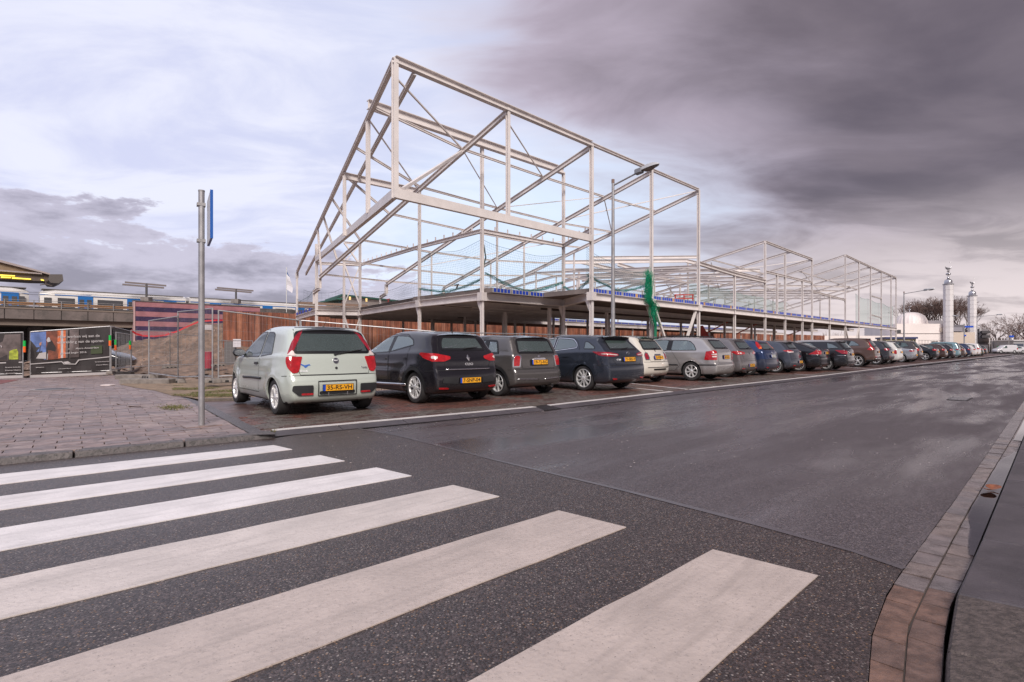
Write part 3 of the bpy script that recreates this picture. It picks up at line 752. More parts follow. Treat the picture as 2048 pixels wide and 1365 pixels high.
def ex_lexus(sh, root, parts, PM):
    p = sh.proj('B', [(0, .955)])[0]; mb = MB()
    for i in range(20):
        a0, a1 = 2*math.pi*i/20, 2*math.pi*(i+1)/20; mb.tube((p[0]-.008, -.055*math.cos(a0), p[2]+.04*math.sin(a0)), (p[0]-.008, -.055*math.cos(a1), p[2]+.04*math.sin(a1)), .006, n=5)
    mb.tube((p[0]-.008, .02, p[2]+.03), (p[0]-.008, .0, p[2]-.02), .006, n=5); mb.tube((p[0]-.008, .0, p[2]-.02), (p[0]-.008, -.04, p[2]-.02), .006, n=5); mb.build('oval_badge', CHROME, root)
    gate_text(sh, root, 'CT 200h', .42, .80, .05, LOGOW)
def rails(sh, root, parts, PM):
    for g in (1, -1):
        xs = np.linspace(.75, 2.75, 12); P_ = sh.proj('T', [(x, g*.52) for x in xs]); mb = MB()
        mb.path([Vector(p)+Vector((0, 0, .045)) for p in P_], .016, 6)
        for i in (0, 5, 11): mb.tube(Vector(P_[i])-Vector((0, 0, .01)), Vector(P_[i])+Vector((0, 0, .045)), .018, n=6)
        mb.build('roof_rail', BLACKP, root)
def ex_five(sh, root, parts, PM):
    mb = MB(); patch(mb, sh, 'B', rounded([(.19, .86), (.17, .90), (-.17, .90), (-.19, .86)], .02), .02, d=.03, lvl=2); mb.build('chrome_handle', CHROME, root)
    mb = MB(); patch(mb, sh, 'B', [(.02, .98), (.02, 1.05), (-.02, 1.05), (-.02, .98)], .008, d=.02, lvl=2); mb.build('badge', BLACKP, root)
def dia(z): return lambda sh, root, parts, PM: diamond(sh, root, z)
def oval(z): return lambda sh, root, parts, PM: badge_disc(sh, root, 0, z, .045, CHROME)
C1 = dict(name='parked_car', cat='car', label='pale mint green three-door hatchback, first in the row, with a blue bird sticker', group=GRP, L=3.84, W=1.66, H=1.48, ax=.66, wb=2.46, wr=.295, rim=(.20, 'split', 5), paint=paint('mint', (.60, .65, .59), .25, .3),
    prof=[(.16, .19), (.03, .27), (.0, .42), (.0, .57), (.045, .665), (.10, .90), (.15, 1.02), (.27, 1.25), (.37, 1.385), (.58, 1.455), (1.15, 1.485), (1.7, 1.475), (2.1, 1.40), (2.6, 1.17), (2.95, .99), (3.3, .91), (3.62, .79), (3.80, .60), (3.84, .42), (3.78, .22)],
    zb=.19, belt=(.97, .90), tumble=17, bz=.655,
    side=[[(.86, .985), (1.02, 1.33), (1.12, 1.37), (1.42, 1.385), (1.45, .945)], [(1.52, .94), (1.49, 1.39), (1.82, 1.385), (2.20, 1.23), (2.66, .92)]],
    lo=.02, pil=False, rwin=[(.655, 1.00), (.57, 1.375)], rring=.045, wscreen=[(.66, .98), (.52, 1.38)], hatchin=.02,
    lights=[('C', [(.035, 1.0), (.0, 1.06), (-.02, 1.22), (-.025, 1.37), (.0, 1.40), (.065, 1.20), (.085, .99)], 'dred'), ('C', [(-.115, .76), (-.125, .955), (.085, .955), (.08, .87), (.04, .78), (-.04, .69), (-.10, .70)], 'red'), ('C', [(-.05, .965), (.02, 1.06), (.075, .97)], 'clear'),
            ('B', [(.40, .34), (.40, .50), (.70, .50), (.71, .42), (.62, .34)], 'black'), ('B', [(.40, .347), (.40, .378), (.58, .378), (.58, .347)], 'refl')],
    strips=[('S', [(1.30, .575), (1.9, .57), (2.42, .555)], .04, 'black'), ('B', [(-.32, .56), (-.32, .33), (.32, .33), (.32, .56), (-.32, .56)], .012, 'gap')],
    gate=[(.58, .665), (.665, .96), (.57, 1.40), (.50, 1.44)], doors=[[(1.48, .33), (1.46, .98), (1.44, 1.42), (1.84, 1.42), (2.26, 1.24), (2.78, .90), (2.72, .33)]], handle=[(1.60, .83)], handlem=BLACKP,
    plate=(.45, '35-RS-VH'), precess=(.30, .34, .40), mirror=(2.52, .98), wiper=(.0, .985, -.50, 1.06), aerial=.62, spoiler=(.33, 1.405, .50, .14), spoilm=BLACKP, extra=ex_mint)
C2 = dict(name='parked_car', cat='car', label='black five-door hatchback with diamond badge and CLIO lettering on the tailgate', group=GRP, L=4.06, W=1.73, H=1.45, ax=.72, wb=2.59, wr=.315, rim=(.225, 'split', 6), paint=paint('black_plum', (.020, .018, .024), .5, .28),
    prof=[(.20, .20), (.04, .28), (.0, .42), (.01, .58), (.05, .72), (.07, .88), (.15, 1.00), (.30, 1.18), (.40, 1.34), (.62, 1.41), (1.3, 1.455), (1.85, 1.44), (2.3, 1.32), (2.95, 1.02), (3.4, .92), (3.8, .76), (4.02, .58), (4.06, .40), (3.95, .22)],
    belt=(1.03, .93), tumble=20, bz=.66, archm=BLACKP, lip=.05, flare=.03, hatchin=.05, ar=.18,
    side=[[(.86, 1.15), (.94, 1.27), (1.14, 1.345), (1.62, 1.365), (1.72, 1.01)], [(1.80, 1.0), (1.72, 1.36), (2.08, 1.32), (2.42, 1.19), (2.86, .96)]],
    rwin=[(.56, 1.04), (.52, 1.20), (.44, 1.34)], wscreen=[(.66, 1.0), (.50, 1.34)],
    lights=[('C', [(-.32, .88), (-.31, .93), (-.06, .985), (.26, 1.01), (.30, .985), (.20, .90), (.0, .835), (-.22, .835)], 'red'), ('C', [(-.10, .885), (-.09, .93), (.02, .94), (.02, .89)], 'clear'), ('B', [(.50, .30), (.50, .33), (.70, .34), (.70, .31)], 'refl'), ('B', [(.30, .40), (.30, .52), (.60, .54), (.64, .42)], 'black')],
    strips=[('B', [(-.55, .675), (.55, .675)], .022, 'chrome'), ('S', [(1.0, .36), (1.9, .34), (2.7, .33)], .05, 'chrome')],
    gate=[(.52, .70), (.64, .98), (.56, 1.20), (.50, 1.36), (.44, 1.40)], doors=[[(1.74, .34), (1.76, 1.0), (1.68, 1.39), (2.10, 1.36), (2.46, 1.21), (2.94, .95), (2.86, .34)], [(1.10, .50), (.98, .75), (.98, 1.12), (1.10, 1.33), (1.22, 1.38), (1.66, 1.40), (1.73, 1.0), (1.71, .34), (1.25, .34)]], handle=[(1.92, .87), None],
    plate=(.46, '7-SNP-04'), mirror=(2.70, 1.0), wiper=(.0, 1.07, -.36, 1.10), aerial=.62, spoiler=(.37, 1.375, .50, .20), extra=ex_clio)
C3 = dict(name='parked_car', cat='car', label='brown-grey boxy small hatchback with black roof pillars between two dark cars', group=GRP, L=3.64, W=1.69, H=1.41, ax=.62, wb=2.47, wr=.30, rim=(.205, 'plain', 7), paint=paint('taupe', (.115, .105, .104), .45, .32),
    prof=[(.16, .22), (.02, .30), (.0, .44), (.0, .56), (.05, .63), (.09, .92), (.16, 1.05), (.27, 1.26), (.33, 1.34), (.52, 1.38), (1.2, 1.41), (1.8, 1.39), (2.05, 1.34), (2.42, 1.08), (2.58, .96), (3.0, .91), (3.4, .80), (3.58, .62), (3.64, .42), (3.55, .22)],
    belt=(.94, .90), tumble=13, bz=.615, archm=BLACKP, lip=.06, flare=.035, roofm=paint('dark_roof', (.03, .03, .035), .3, .2), roofz=1.325,
    side=[[(.56, .955), (.68, 1.27), (.98, 1.295), (1.02, .945)], [(1.08, .945), (1.06, 1.30), (1.75, 1.30), (1.98, 1.22), (2.34, .935)]], ring=.05,
    rwin=[(.61, .965), (.54, 1.30)], rring=.05, wscreen=[(.62, .97), (.52, 1.30)],
    lights=[('C', [(-.19, .66), (-.21, .92), (-.13, .95), (-.04, .92), (-.02, .80), (-.02, .66)], 'halo'), ('C', [(-.165, .69), (-.18, .90), (-.12, .925), (-.06, .90), (-.045, .80), (-.045, .69)], 'red')],
    strips=[('B', [(-.70, .405), (-.10, .385)], .016, 'chrome'), ('B', [(.10, .385), (.70, .405)], .016, 'chrome')],
    gate=[(.52, .63), (.56, .95), (.58, 1.30), (.50, 1.35)], doors=[[(1.05, .34), (1.03, .95), (1.03, 1.33), (1.77, 1.33), (2.02, 1.24), (2.45, .92), (2.38, .34)]], handle=[(1.2, .85)], handlem=CHROME,
    plate=(.77, '19-TJ-RG'), precess=(.30, .69, .83), precm=BLACKP, mirror=(2.25, .97), wiper=(.02, .98, -.32, 1.01), spoiler=(.26, 1.345, .52, .16), exhaust=-.42, tint=(), extra=ex_mini)
C4 = dict(name='parked_car', cat='car', label='dark slate blue hatchback with chrome window line and 71-SBS-9 plate', group=GRP, L=4.32, W=1.765, H=1.455, ax=.84, wb=2.60, wr=.325, rim=(.235, 'plain', 10), paint=paint('slate_blue', (.040, .048, .068), .5, .3),
    prof=[(.20, .20), (.04, .28), (.0, .42), (.0, .60), (.03, .70), (.05, .86), (.10, .98), (.30, 1.17), (.46, 1.32), (.42, 1.385), (.66, 1.42), (1.4, 1.455), (2.0, 1.44), (2.5, 1.30), (3.1, 1.04), (3.6, .94), (4.05, .78), (4.28, .60), (4.32, .40), (4.2, .22)],
    belt=(1.03, .94), tumble=19, bz=.66, hatchin=.04, ar=.17, lip=.02,
    side=[[(.50, 1.06), (.52, 1.13), (.74, 1.26), (.86, 1.27), (.86, 1.06)], [(1.08, 1.10), (1.10, 1.20), (1.24, 1.32), (1.46, 1.345), (1.80, 1.36), (1.86, 1.01)], [(1.93, 1.0), (1.87, 1.36), (2.22, 1.33), (2.60, 1.19), (3.02, .97)]], wchrome=(1, 2), tint=(0, 1),
    rwin=[(.60, 1.035), (.50, 1.33)], rtint=True, wscreen=[(.68, 1.0), (.52, 1.34)],
    lights=[('C', [(-.36, .90), (-.34, .945), (-.12, .985), (.16, 1.0), (.30, 1.005), (.16, .915), (.02, .885), (-.22, .88)], 'dred'), ('C', [(-.12, .90), (.0, .985), (.07, .99), (-.02, .90)], 'red'), ('C', [(-.32, .905), (-.31, .925), (.06, .955), (.10, .94)], 'clear'), ('B', [(.52, .31), (.52, .34), (.66, .345), (.66, .315)], 'refl')],
    gate=[(.50, .67), (.60, .78), (.66, 1.0), (.52, 1.36), (.44, 1.40)], doors=[[(1.88, .34), (1.90, 1.0), (1.82, 1.39), (2.24, 1.37), (2.64, 1.22), (3.10, .96), (3.0, .34)], [(1.22, .56), (1.0, .80), (1.0, 1.10), (1.10, 1.27), (1.26, 1.36), (1.80, 1.39), (1.86, 1.0), (1.85, .34), (1.42, .34)]], handle=[(2.05, .86), (1.42, .88)],
    fuel=(.86, .86), plate=(.81, '71-SBS-9'), precess=(.33, .735, .885), precm=BLACKP, mirror=(2.86, 1.0), wiper=(.12, 1.06, -.18, 1.085), spoiler=(.36, 1.40, .56, .24), aerial=.7, extra=ex_lexus)
C5 = dict(name='parked_car', cat='car', label='cream white rounded little hatchback beyond the dark slate blue car', group=GRP, L=3.55, W=1.63, H=1.49, ax=.58, wb=2.30, wr=.29, rim=(.20, 'plain', 6), paint=paint('cream', (.68, .63, .56), .05, .25),
    prof=[(.18, .21), (.04, .30), (.0, .44), (.01, .58), (.05, .68), (.09, .80), (.16, .95), (.36, 1.20), (.50, 1.36), (.62, 1.43), (1.1, 1.485), (1.55, 1.47), (1.95, 1.36), (2.35, 1.12), (2.62, .98), (3.0, .90), (3.3, .78), (3.5, .60), (3.55, .42), (3.46, .24)],
    belt=(.95, .90), tumble=20, bz=.66, cr=.16, ar=.2, flare=.03,
    side=[[(.86, 1.0), (1.0, 1.28), (1.24, 1.34), (1.27, .97)], [(1.33, .965), (1.30, 1.355), (1.68, 1.33), (2.0, 1.19), (2.30, .95)]],
    rwin=[(.55, 1.03), (.47, 1.34)], wscreen=[(.6, 1.0), (.48, 1.34)],
    lights=[('C', [(-.24, .72), (-.26, .80), (-.19, .95), (-.10, .96), (-.06, .88), (-.10, .72)], 'halo'), ('C', [(-.215, .745), (-.225, .80), (-.17, .925), (-.115, .93), (-.085, .87), (-.12, .745)], 'dred'), ('B', [(-.34, .415), (-.34, .455), (.34, .455), (.34, .415)], 'blackt')],
    strips=[('B', [(-.60, .50), (.60, .50)], .012, 'gap')],
    gate=[(.42, .68), (.50, .95), (.50, 1.38), (.44, 1.42)], doors=[[(1.30, .33), (1.28, .96), (1.26, 1.38), (1.70, 1.36), (2.05, 1.21), (2.42, .93), (2.36, .33)]], handle=[(1.42, .84)],
    plate=(.80, '53-KBR-9'), mirror=(2.22, .98), wiper=(.12, 1.06, -.22, 1.09), spoiler=(.44, 1.415, .44, .20), exhaust=.30, extra=ex_five)
C6 = T('wagon', 4.57, 1.77, 1.47, label='silver estate car with black roof rails and a full view of its left side', paint=paint('silver', (.44, .415, .41), .55, .32), wr=.32, rim=(.21, 'wide', 7), ax=.92, wb=2.58, bz=.56, belt=(1.0, .94), tumble=17,
    prof=[(.20, .20), (.04, .28), (.0, .42), (.0, .56), (.06, .62), (.08, .80), (.10, .96), (.17, 1.04), (.40, 1.28), (.56, 1.41), (.85, 1.455), (1.8, 1.47), (2.4, 1.43), (2.9, 1.26), (3.35, 1.03), (3.8, .94), (4.25, .78), (4.5, .60), (4.57, .40), (4.45, .22)],
    side=[[(.74, 1.01), (.84, 1.20), (1.0, 1.33), (1.14, 1.355), (1.62, 1.365), (1.66, 1.0)], [(1.80, .995), (1.75, 1.37), (2.38, 1.375), (2.43, .975)], [(2.50, .97), (2.45, 1.375), (2.70, 1.34), (2.95, 1.22), (3.30, .95)]],
    rwin=[(.60, 1.06), (.52, 1.37)], wscreen=[(.68, 1.0), (.54, 1.33)],
    lights=[('C', [(-.13, .70), (-.14, .98), (-.06, 1.02), (.20, .98), (.25, .70)], 'red'), ('C', [(-.11, .79), (-.11, .84), (.05, .83), (.04, .79)], 'clear'), ('C', [(-.11, .87), (-.11, .91), (.06, .90), (.05, .87)], 'clear')],
    strips=[('S', [(.10, .545), (.66, .54)], .03, 'black'), ('S', [(1.35, .53), (2.3, .53), (3.2, .53)], .03, 'black')],
    gate=[(.58, .60), (.60, 1.0), (.60, 1.40), (.5, 1.44)], doors=[[(1.28, .52), (1.62, 1.0), (1.70, 1.40), (2.42, 1.405), (2.47, .33), (1.50, .33)], [(2.50, .33), (2.45, 1.405), (2.72, 1.37), (3.0, 1.24), (3.4, .94), (3.35, .33)]], handle=[(1.84, .85), (2.70, .84)],
    plate=(.79, '60-SB-RL'), precess=(.30, .72, .86), mirror=(3.15, 1.0), wiper=(.0, 1.08, -.36, 1.12), extra=rails)
C7 = T('hatch', 4.0, 1.71, 1.48, label='warm grey hatchback with diamond badge partly behind the silver estate car', paint=paint('warm_grey', (.20, .18, .185), .5, .32), ax=.68, wb=2.58, plate=(.45, '20-ZP-ZT'), bz=.62, gate=[(.5, .68), (.62, .98), (.5, 1.40), (.4, 1.43)], doors=[], handle=None,
    lights=[('C', [(-.34, .86), (-.33, .93), (-.10, .97), (.16, .98), (.20, .94), (.05, .84)], 'red'), ('C', [(-.16, .87), (-.15, .92), (-.05, .93), (-.04, .88)], 'clear'), ('B', [(.5, .32), (.5, .345), (.68, .35), (.68, .32)], 'refl')], spoiler=(.44, 1.42, .5, .18), wiper=(.0, 1.07, -.36, 1.10), mirror=(2.7, 1.02), extra=dia(.91), exhaust=.35)
C8 = T('hatch', 4.15, 1.70, 1.44, label='blue hatchback with tall red lamps beside its rear window and a white plate', paint=paint('blue', (.022, .045, .125), .45, .3), ax=.74, wb=2.61, bz=.64, plate=(.77, '74-NS-XH', 1), gate=[(.5, .66), (.60, .98), (.5, 1.36), (.4, 1.40)],
    lights=[('C', [(-.04, 1.06), (-.10, 1.14), (.02, 1.33), (.14, 1.34), (.16, 1.18), (.10, 1.05)], 'red'), ('C', [(-.03, 1.05), (-.07, 1.10), (.0, 1.14), (.10, 1.06)], 'orange'), ('B', [(.5, .30), (.5, .34), (.66, .35), (.66, .31)], 'refl')], wiper=(.0, 1.05, -.36, 1.08), mirror=(2.75, 1.0), bumpm=paint('blue_bumper', (.018, .024, .05), .1, .5), extra=oval(.90), exhaust=.4)
C9 = T('hatch', 4.30, 1.80, 1.42, label='dark steel blue coupe hatchback with half clear lamps, next to the blue car', paint=paint('steel_blue', (.075, .085, .11), .5, .3), ax=.76, wb=2.64, wr=.33, rim=(.24, 'thin', 14), bz=.62, cr=.14, rwin=[(.56, 1.05), (.42, 1.28)], plate=(.48, '83-LDL-2'), gate=[(.4, .62), (.6, .98), (.5, 1.33), (.4, 1.37)],
    lights=[('C', [(-.30, .95), (-.10, 1.0), (.22, .99), (.16, .94), (-.10, .93)], 'red'), ('C', [(-.28, .90), (-.28, .935), (.10, .93), (.02, .88)], 'clear'), ('B', [(.5, .32), (.5, .35), (.68, .36), (.68, .32)], 'refl')], spoiler=(.42, 1.36, .5, .18), wiper=(.0, 1.07, -.3, 1.09), mirror=(2.85, 1.0), extra=dia(.93))
C10 = T('sedan', 4.73, 1.81, 1.43, label='black fastback with red wedge lamps and a chrome strip low on the bumper', paint=paint('black', (.016, .016, .020), .5, .28), ax=.98, wb=2.75, wr=.325, rim=(.235, 'thin', 15), bz=.68,
    prof=[(.20, .20), (.04, .30), (.0, .46), (.0, .64), (.04, .72), (.05, .92), (.10, 1.0), (.25, 1.03), (.75, 1.22), (1.25, 1.37), (1.8, 1.43), (2.4, 1.43), (2.8, 1.33), (3.25, 1.12), (3.55, 1.0), (4.0, .92), (4.45, .78), (4.68, .60), (4.73, .40), (4.6, .22)], rwin=[(.60, 1.06), (.46, 1.34)],
    side=[[(1.25, 1.04), (1.55, 1.27), (1.95, 1.345), (2.0, 1.0)], [(2.08, .995), (2.04, 1.36), (2.45, 1.34), (2.85, 1.18), (3.25, .98)]],
    lights=[('C', [(-.22, .80), (-.22, .92), (-.10, 1.02), (.02, 1.0), (.32, .80)], 'red'), ('C', [(-.13, .96), (-.10, 1.01), (-.03, .97)], 'clear')], strips=[('B', [(-.70, .40), (.70, .40)], .02, 'chrome'), ('S', [(.1, .77), (.45, .775)], .012, 'chrome')], plate=(.86, '59-LD-TK'), gate=[(.5, .74), (.58, 1.0), (.5, 1.36), (.4, 1.38)], mirror=(3.15, 1.0), wiper=(.0, 1.08, -.4, 1.12), exhaust=.5)
C11 = T('wagon', 4.76, 1.81, 1.50, label='black estate car with a silver roof and pink-red lamps', paint=paint('black2', (.022, .022, .026), .5, .28), roofm=paint('silver_roof', (.46, .44, .45), .4, .3), roofz=1.41, ax=.98, wb=2.73, wr=.33, rim=(.235, 'split', 5), bz=.62,
    side=[[(.40, 1.08), (.75, 1.30), (.98, 1.34), (.92, 1.06)], [(1.32, 1.08), (1.62, 1.30), (1.72, 1.36), (2.14, 1.38), (2.2, 1.0)], [(2.28, .995), (2.22, 1.38), (2.62, 1.35), (3.0, 1.18), (3.42, .97)]],
    lights=[('C', [(-.16, .78), (-.20, .93), (.02, .98), (.34, .99), (.12, .82)], 'dred')], strips=[('S', [(.06, .72), (.5, .73)], .014, 'chrome'), ('B', [(-.5, .90), (.5, .90)], .016, 'chrome')], plate=(.78, '02-PJ-DL'), spoiler=(.36, 1.43, .52, .2), mirror=(3.3, 1.0), wiper=(.0, 1.07, -.36, 1.10), aerial=1.5, exhaust=.5)
C12 = T('suv', 4.63, 1.89, 1.68, label='bronze brown SUV with tall curved red lamps', paint=paint('bronze', (.125, .072, .055), .5, .3), ax=.92, wb=2.77, wr=.355, rim=(.25, 'split', 5), bz=.70, lowz=.44,
    side=[[(.80, 1.22), (.90, 1.32), (1.10, 1.48), (1.30, 1.52), (1.40, 1.20)], [(1.50, 1.195), (1.46, 1.53), (2.10, 1.56), (2.14, 1.16)], [(2.22, 1.155), (2.18, 1.56), (2.52, 1.52), (2.9, 1.36), (3.24, 1.13)]], wchrome=(),
    lights=[('C', [(-.16, .99), (-.14, 1.06), (-.04, 1.16), (-.05, 1.30), (-.12, 1.56), (-.05, 1.59), (.05, 1.36), (.07, 1.16), (.22, .99), (.08, .96)], 'red'), ('B', [(.5, .55), (.5, .60), (.78, .60), (.78, .55)], 'refl')], strips=[('B', [(-.62, .46), (.62, .46)], .05, 'chrome')], plate=(.86, '17-THH-2'), spoiler=(.46, 1.64, .56, .22), spoilm=BLACKP, mirror=(3.1, 1.2), wiper=(.0, 1.22, -.36, 1.24), gate=[(.62, .74), (.62, 1.2), (.54, 1.62), (.4, 1.66)])
def lamp(z0, z1, w_=.16, m_='red'): return [('C', [(-w_, z0+.03), (-w_+.01, z1), (.10, z1), (.14, z0+.05), (.04, z0)], m_)]
# ================================================================ setting: ground, road, kerbs, paving
def asphalt(name, base, spk, rough, wet, sc=105., wetpatch=0., gr=1.):
    m = bpy.data.materials.new(name); m.use_nodes = True; n = NT(m.node_tree); b = n.n['Principled BSDF']
    oc = n.new('ShaderNodeTexCoord').outputs['Object']
    mp = n.st(oc, .14, .8)
    st_ = n.noise(mp, 1.0, 5, .6)                                  # streaks of wear and damp along the lane
    vo = n.new('ShaderNodeTexVoronoi', {'Vector': oc, 'Scale': sc}, feature='F1')
    v2 = n.new('ShaderNodeTexVoronoi', {'Vector': oc, 'Scale': 230.}, feature='F1')
    cell = n.new('ShaderNodeSeparateColor', {0: vo.outputs['Color']}).outputs
    stone = n.m('MULTIPLY', n.sm(cell[0], .74, .99), n.sm(vo.outputs[0], .50, .28))
    c = n.mix(n.sm(n.noise(oc, 1.3, 5, .65), .3, .7), tuple(x*.86 for x in base), tuple(x*1.14 for x in base))
    c = n.mix(n.m('MULTIPLY', n.m('POWER', cell[2], 1.6), gr), tuple(x*.42 for x in base), c)
    c = n.mix(n.m('MULTIPLY', n.m('POWER', cell[2], 5.), .5*spk), c, tuple(x*2.6 for x in base))
    c = n.mix(n.m('MULTIPLY', stone, spk), c, (.34, .285, .26))
    warm = n.m('MULTIPLY', n.m('MULTIPLY', n.sm(cell[1], .85, .97), n.sm(vo.outputs[0], .5, .25)), spk)
    c = n.mix(warm, c, (.26, .15, .085))
    c = n.mix(n.m('MULTIPLY', n.sm(v2.outputs[0], .25, .75), .35), c, (.012, .009, .010))
    damp = n.m('MULTIPLY', n.sm(st_, .40, .62), wet)
    if wetpatch:
        s2 = n.noise(n.st(oc, .09, .42, (3.1, 7.7, 0)), 1.1, 4, .55, .4)
        damp = n.m('MAXIMUM', damp, n.m('MULTIPLY', n.sm(s2, .50, .62), wetpatch))
    c = n.mix(n.m('MULTIPLY', damp, .20), c, tuple(x*.55 for x in base))
    n.l.new(c, b.inputs['Base Color'])
    n.l.new(n.m('SUBTRACT', rough, n.m('MULTIPLY', damp, .38), clamp=True), b.inputs['Roughness'])
    h = n.m('ADD', n.m('MULTIPLY', vo.outputs[0], -1.3), n.m('MULTIPLY', n.noise(oc, 90, 3, .6), .6))
    n.l.new(n.new('ShaderNodeBump', {'Strength': n.m('SUBTRACT', .50, n.m('MULTIPLY', damp, .38)), 'Distance': .006, 'Height': h}).outputs[0], b.inputs['Normal'])
    b.inputs['Specular IOR Level'].default_value = .5
    MATS[name] = m; return m
ASPH = asphalt('road_asphalt', (.118, .096, .104), .5, .50, 1.0, 105., 1.0)
ASPHC = asphalt('crossing_asphalt', (.066, .046, .043), 1.0, .40, .15, 88.)
def painted(name, col, wear=.35):
    m = bpy.data.materials.new(name); m.use_nodes = True; n = NT(m.node_tree); b = n.n['Principled BSDF']
    oc = n.new('ShaderNodeTexCoord').outputs['Object']
    a = n.noise(oc, 2.6, 7, .62); f_ = n.noise(oc, 55, 4, .7); pit = n.new('ShaderNodeTexVoronoi', {'Vector': oc, 'Scale': 34.})
    c = n.mix(n.sm(a, .30, .72), tuple(x*.80 for x in col), col)
    mp = n.st(oc, .5, 5.)
    c = n.mix(n.m('MULTIPLY', n.sm(n.noise(mp, 2.2, 5, .6), .46, .70), .6), c, tuple(x*.62 for x in col))
    c = n.mix(n.m('MULTIPLY', n.sm(f_, .52, .70), wear), c, tuple(x*.66 for x in col))
    c = n.mix(n.m('MULTIPLY', n.sm(pit.outputs[0], .10, .045), .9), c, (.06, .05, .05))
    crack = n.m('MULTIPLY', n.sm(n.noise(mp, 6, 6, .7, .5), .68, .72), .6)
    c = n.mix(crack, c, (.12, .10, .10))
    n.l.new(c, b.inputs['Base Color']); b.inputs['Roughness'].default_value = .42
    n.l.new(n.new('ShaderNodeBump', {'Strength': .5, 'Distance': .004, 'Height': n.m('ADD', f_, n.m('MULTIPLY', pit.outputs[0], .8))}).outputs[0], b.inputs['Normal'])
    MATS[name] = m; return m
WHITE = painted('road_paint', (.77, .715, .71)); WHITEB = painted('road_paint_dimmed', (.60, .525, .49), .7); WHITEC = painted('road_paint_dimmed_worn', (.50, .415, .375), .95); WHITE2 = painted('worn_road_paint', (.66, .62, .61), .6)  # tan tints hold painted-in light falloff towards the camera, plus wear
SOIL = mat('sandy_soil', (.26, .175, .125), .95, var=.25, vs=2.2, bump=1., bs=14, col2=(.10, .075, .06), c2s=3.5)
SITE = mat('site_ground', (.16, .12, .10), .9, var=.3, vs=.6, bump=.8, bs=9)
GREYG = mat('far_ground', (.10, .085, .085), .8, var=.2, vs=.2)
PAVM = [mat('paving_%s' % k, c, .52, var=.22, vs=5, bump=.25, bs=30, rvar=.18, col2=tuple(x*.62 for x in c), c2s=9) for k, c in (('rose', (.215, .150, .140)), ('dusty', (.240, .170, .158)), ('mauve', (.180, .133, .130)), ('pale', (.265, .194, .178)))]
JOINT = mat('paving_joint', (.06, .048, .040), .95, var=.4, vs=8, col2=(.05, .07, .015), c2s=5, c2=(.55, .7))
KERB = mat('kerb_stone', (.105, .090, .090), .6, var=.25, vs=12, bump=.6, bs=60, col2=(.045, .04, .04), c2s=30)
KERBD = mat('kerb_concrete', (.058, .048, .054), .5, var=.2, vs=4, bump=.15, bs=50)
BRK = [mat('brick_%s' % k, c, .48, var=.3, vs=14, bump=.35, bs=50, rvar=.15) for k, c in (('red', (.125, .052, .040)), ('brown', (.105, .050, .040)), ('dark', (.075, .042, .037)), ('grey', (.105, .085, .075)))]
BRKT = mat('bay_brickwork', (.085, .048, .042), .42, var=.35, vs=2.5, bump=.4, bs=20, rvar=.2)
GUTB = [mat('gutter_%s' % k, c, .22, var=.3, vs=9, bump=.4, bs=45, rvar=.12) for k, c in (('a', (.150, .120, .118)), ('b', (.125, .104, .106)), ('c', (.155, .118, .108)))]
GUTR = [mat('gutter_rust_%s' % k, c, .40, var=.35, vs=12, bump=.7, bs=50) for k, c in (('a', (.150, .088, .068)), ('b', (.128, .080, .066)))]
m_ = bpy.data.materials.new('puddle_water'); m_.use_nodes = True; n = NT(m_.node_tree); n.n.clear()
mx = n.new('ShaderNodeMixShader', {0: n.m('ADD', n.new('ShaderNodeFresnel', {'IOR': 1.7}).outputs[0], .10, clamp=True)})
n.l.new(n.new('ShaderNodeBsdfTransparent', {0: (.62, .56, .56, 1)}).outputs[0], mx.inputs[1]); n.l.new(n.new('ShaderNodeBsdfGlossy', {0: (1, 1, 1, 1), 'Roughness': .03}).outputs[0], mx.inputs[2])
n.l.new(mx.outputs[0], n.new('ShaderNodeOutputMaterial').inputs[0]); WATER = m_
MOSS = mat('moss', (.085, .10, .018), .95, var=.5, vs=20, bump=.8, bs=60)
def sheet(name, pts, z, m, parent=None, kind=None):
    mb = MB(); mb.add([Vector((p.x, p.y, z)) for p in pts], [tuple(range(len(pts)))]); o = mb.build(name, m, parent)
    if o.data.polygons[0].normal.z < 0: o.data.flip_normals()
    return tag(o, kind=kind)
# base ground to the horizon
g = MB(); g.quad((-1500, -1500, -.45), (1500, -1500, -.45), (1500, 1500, -.45), (-1500, 1500, -.45)); tag(g.build('ground', GREYG), kind='structure')
# right road edge, as world polyline, near to far
RE = [pg(1736, 1365), pg(1743, 1273), pg(1773, 1191), pg(1803, 1144), pg(1914, 994), pg(2048, 801)]
rd = (RE[-1]-RE[-2]).normalized(); nd = (RE[0]-RE[1]).normalized()
RE = [RE[0]+nd*2.5]+RE+[RE[-1]+rd*k for k in (20, 60, 150, 400)]
LK0, LK1 = pg(0, 931.4), pg(552.4, 876.7)   # foot of the pavement kerb
kd = (LK0-LK1).normalized()
LE = [LK1-kd*0]+[pg(553, 877), pg(1008, 829), pg(1353, 788.8), pg(1636, 756), pg(1811, 733.8), pg(2014, 711.8)]
ld = (LE[-1]-LE[-2]).normalized(); LEf = LE+[LE[-1]+ld*100, LE[-1]+ld*330]
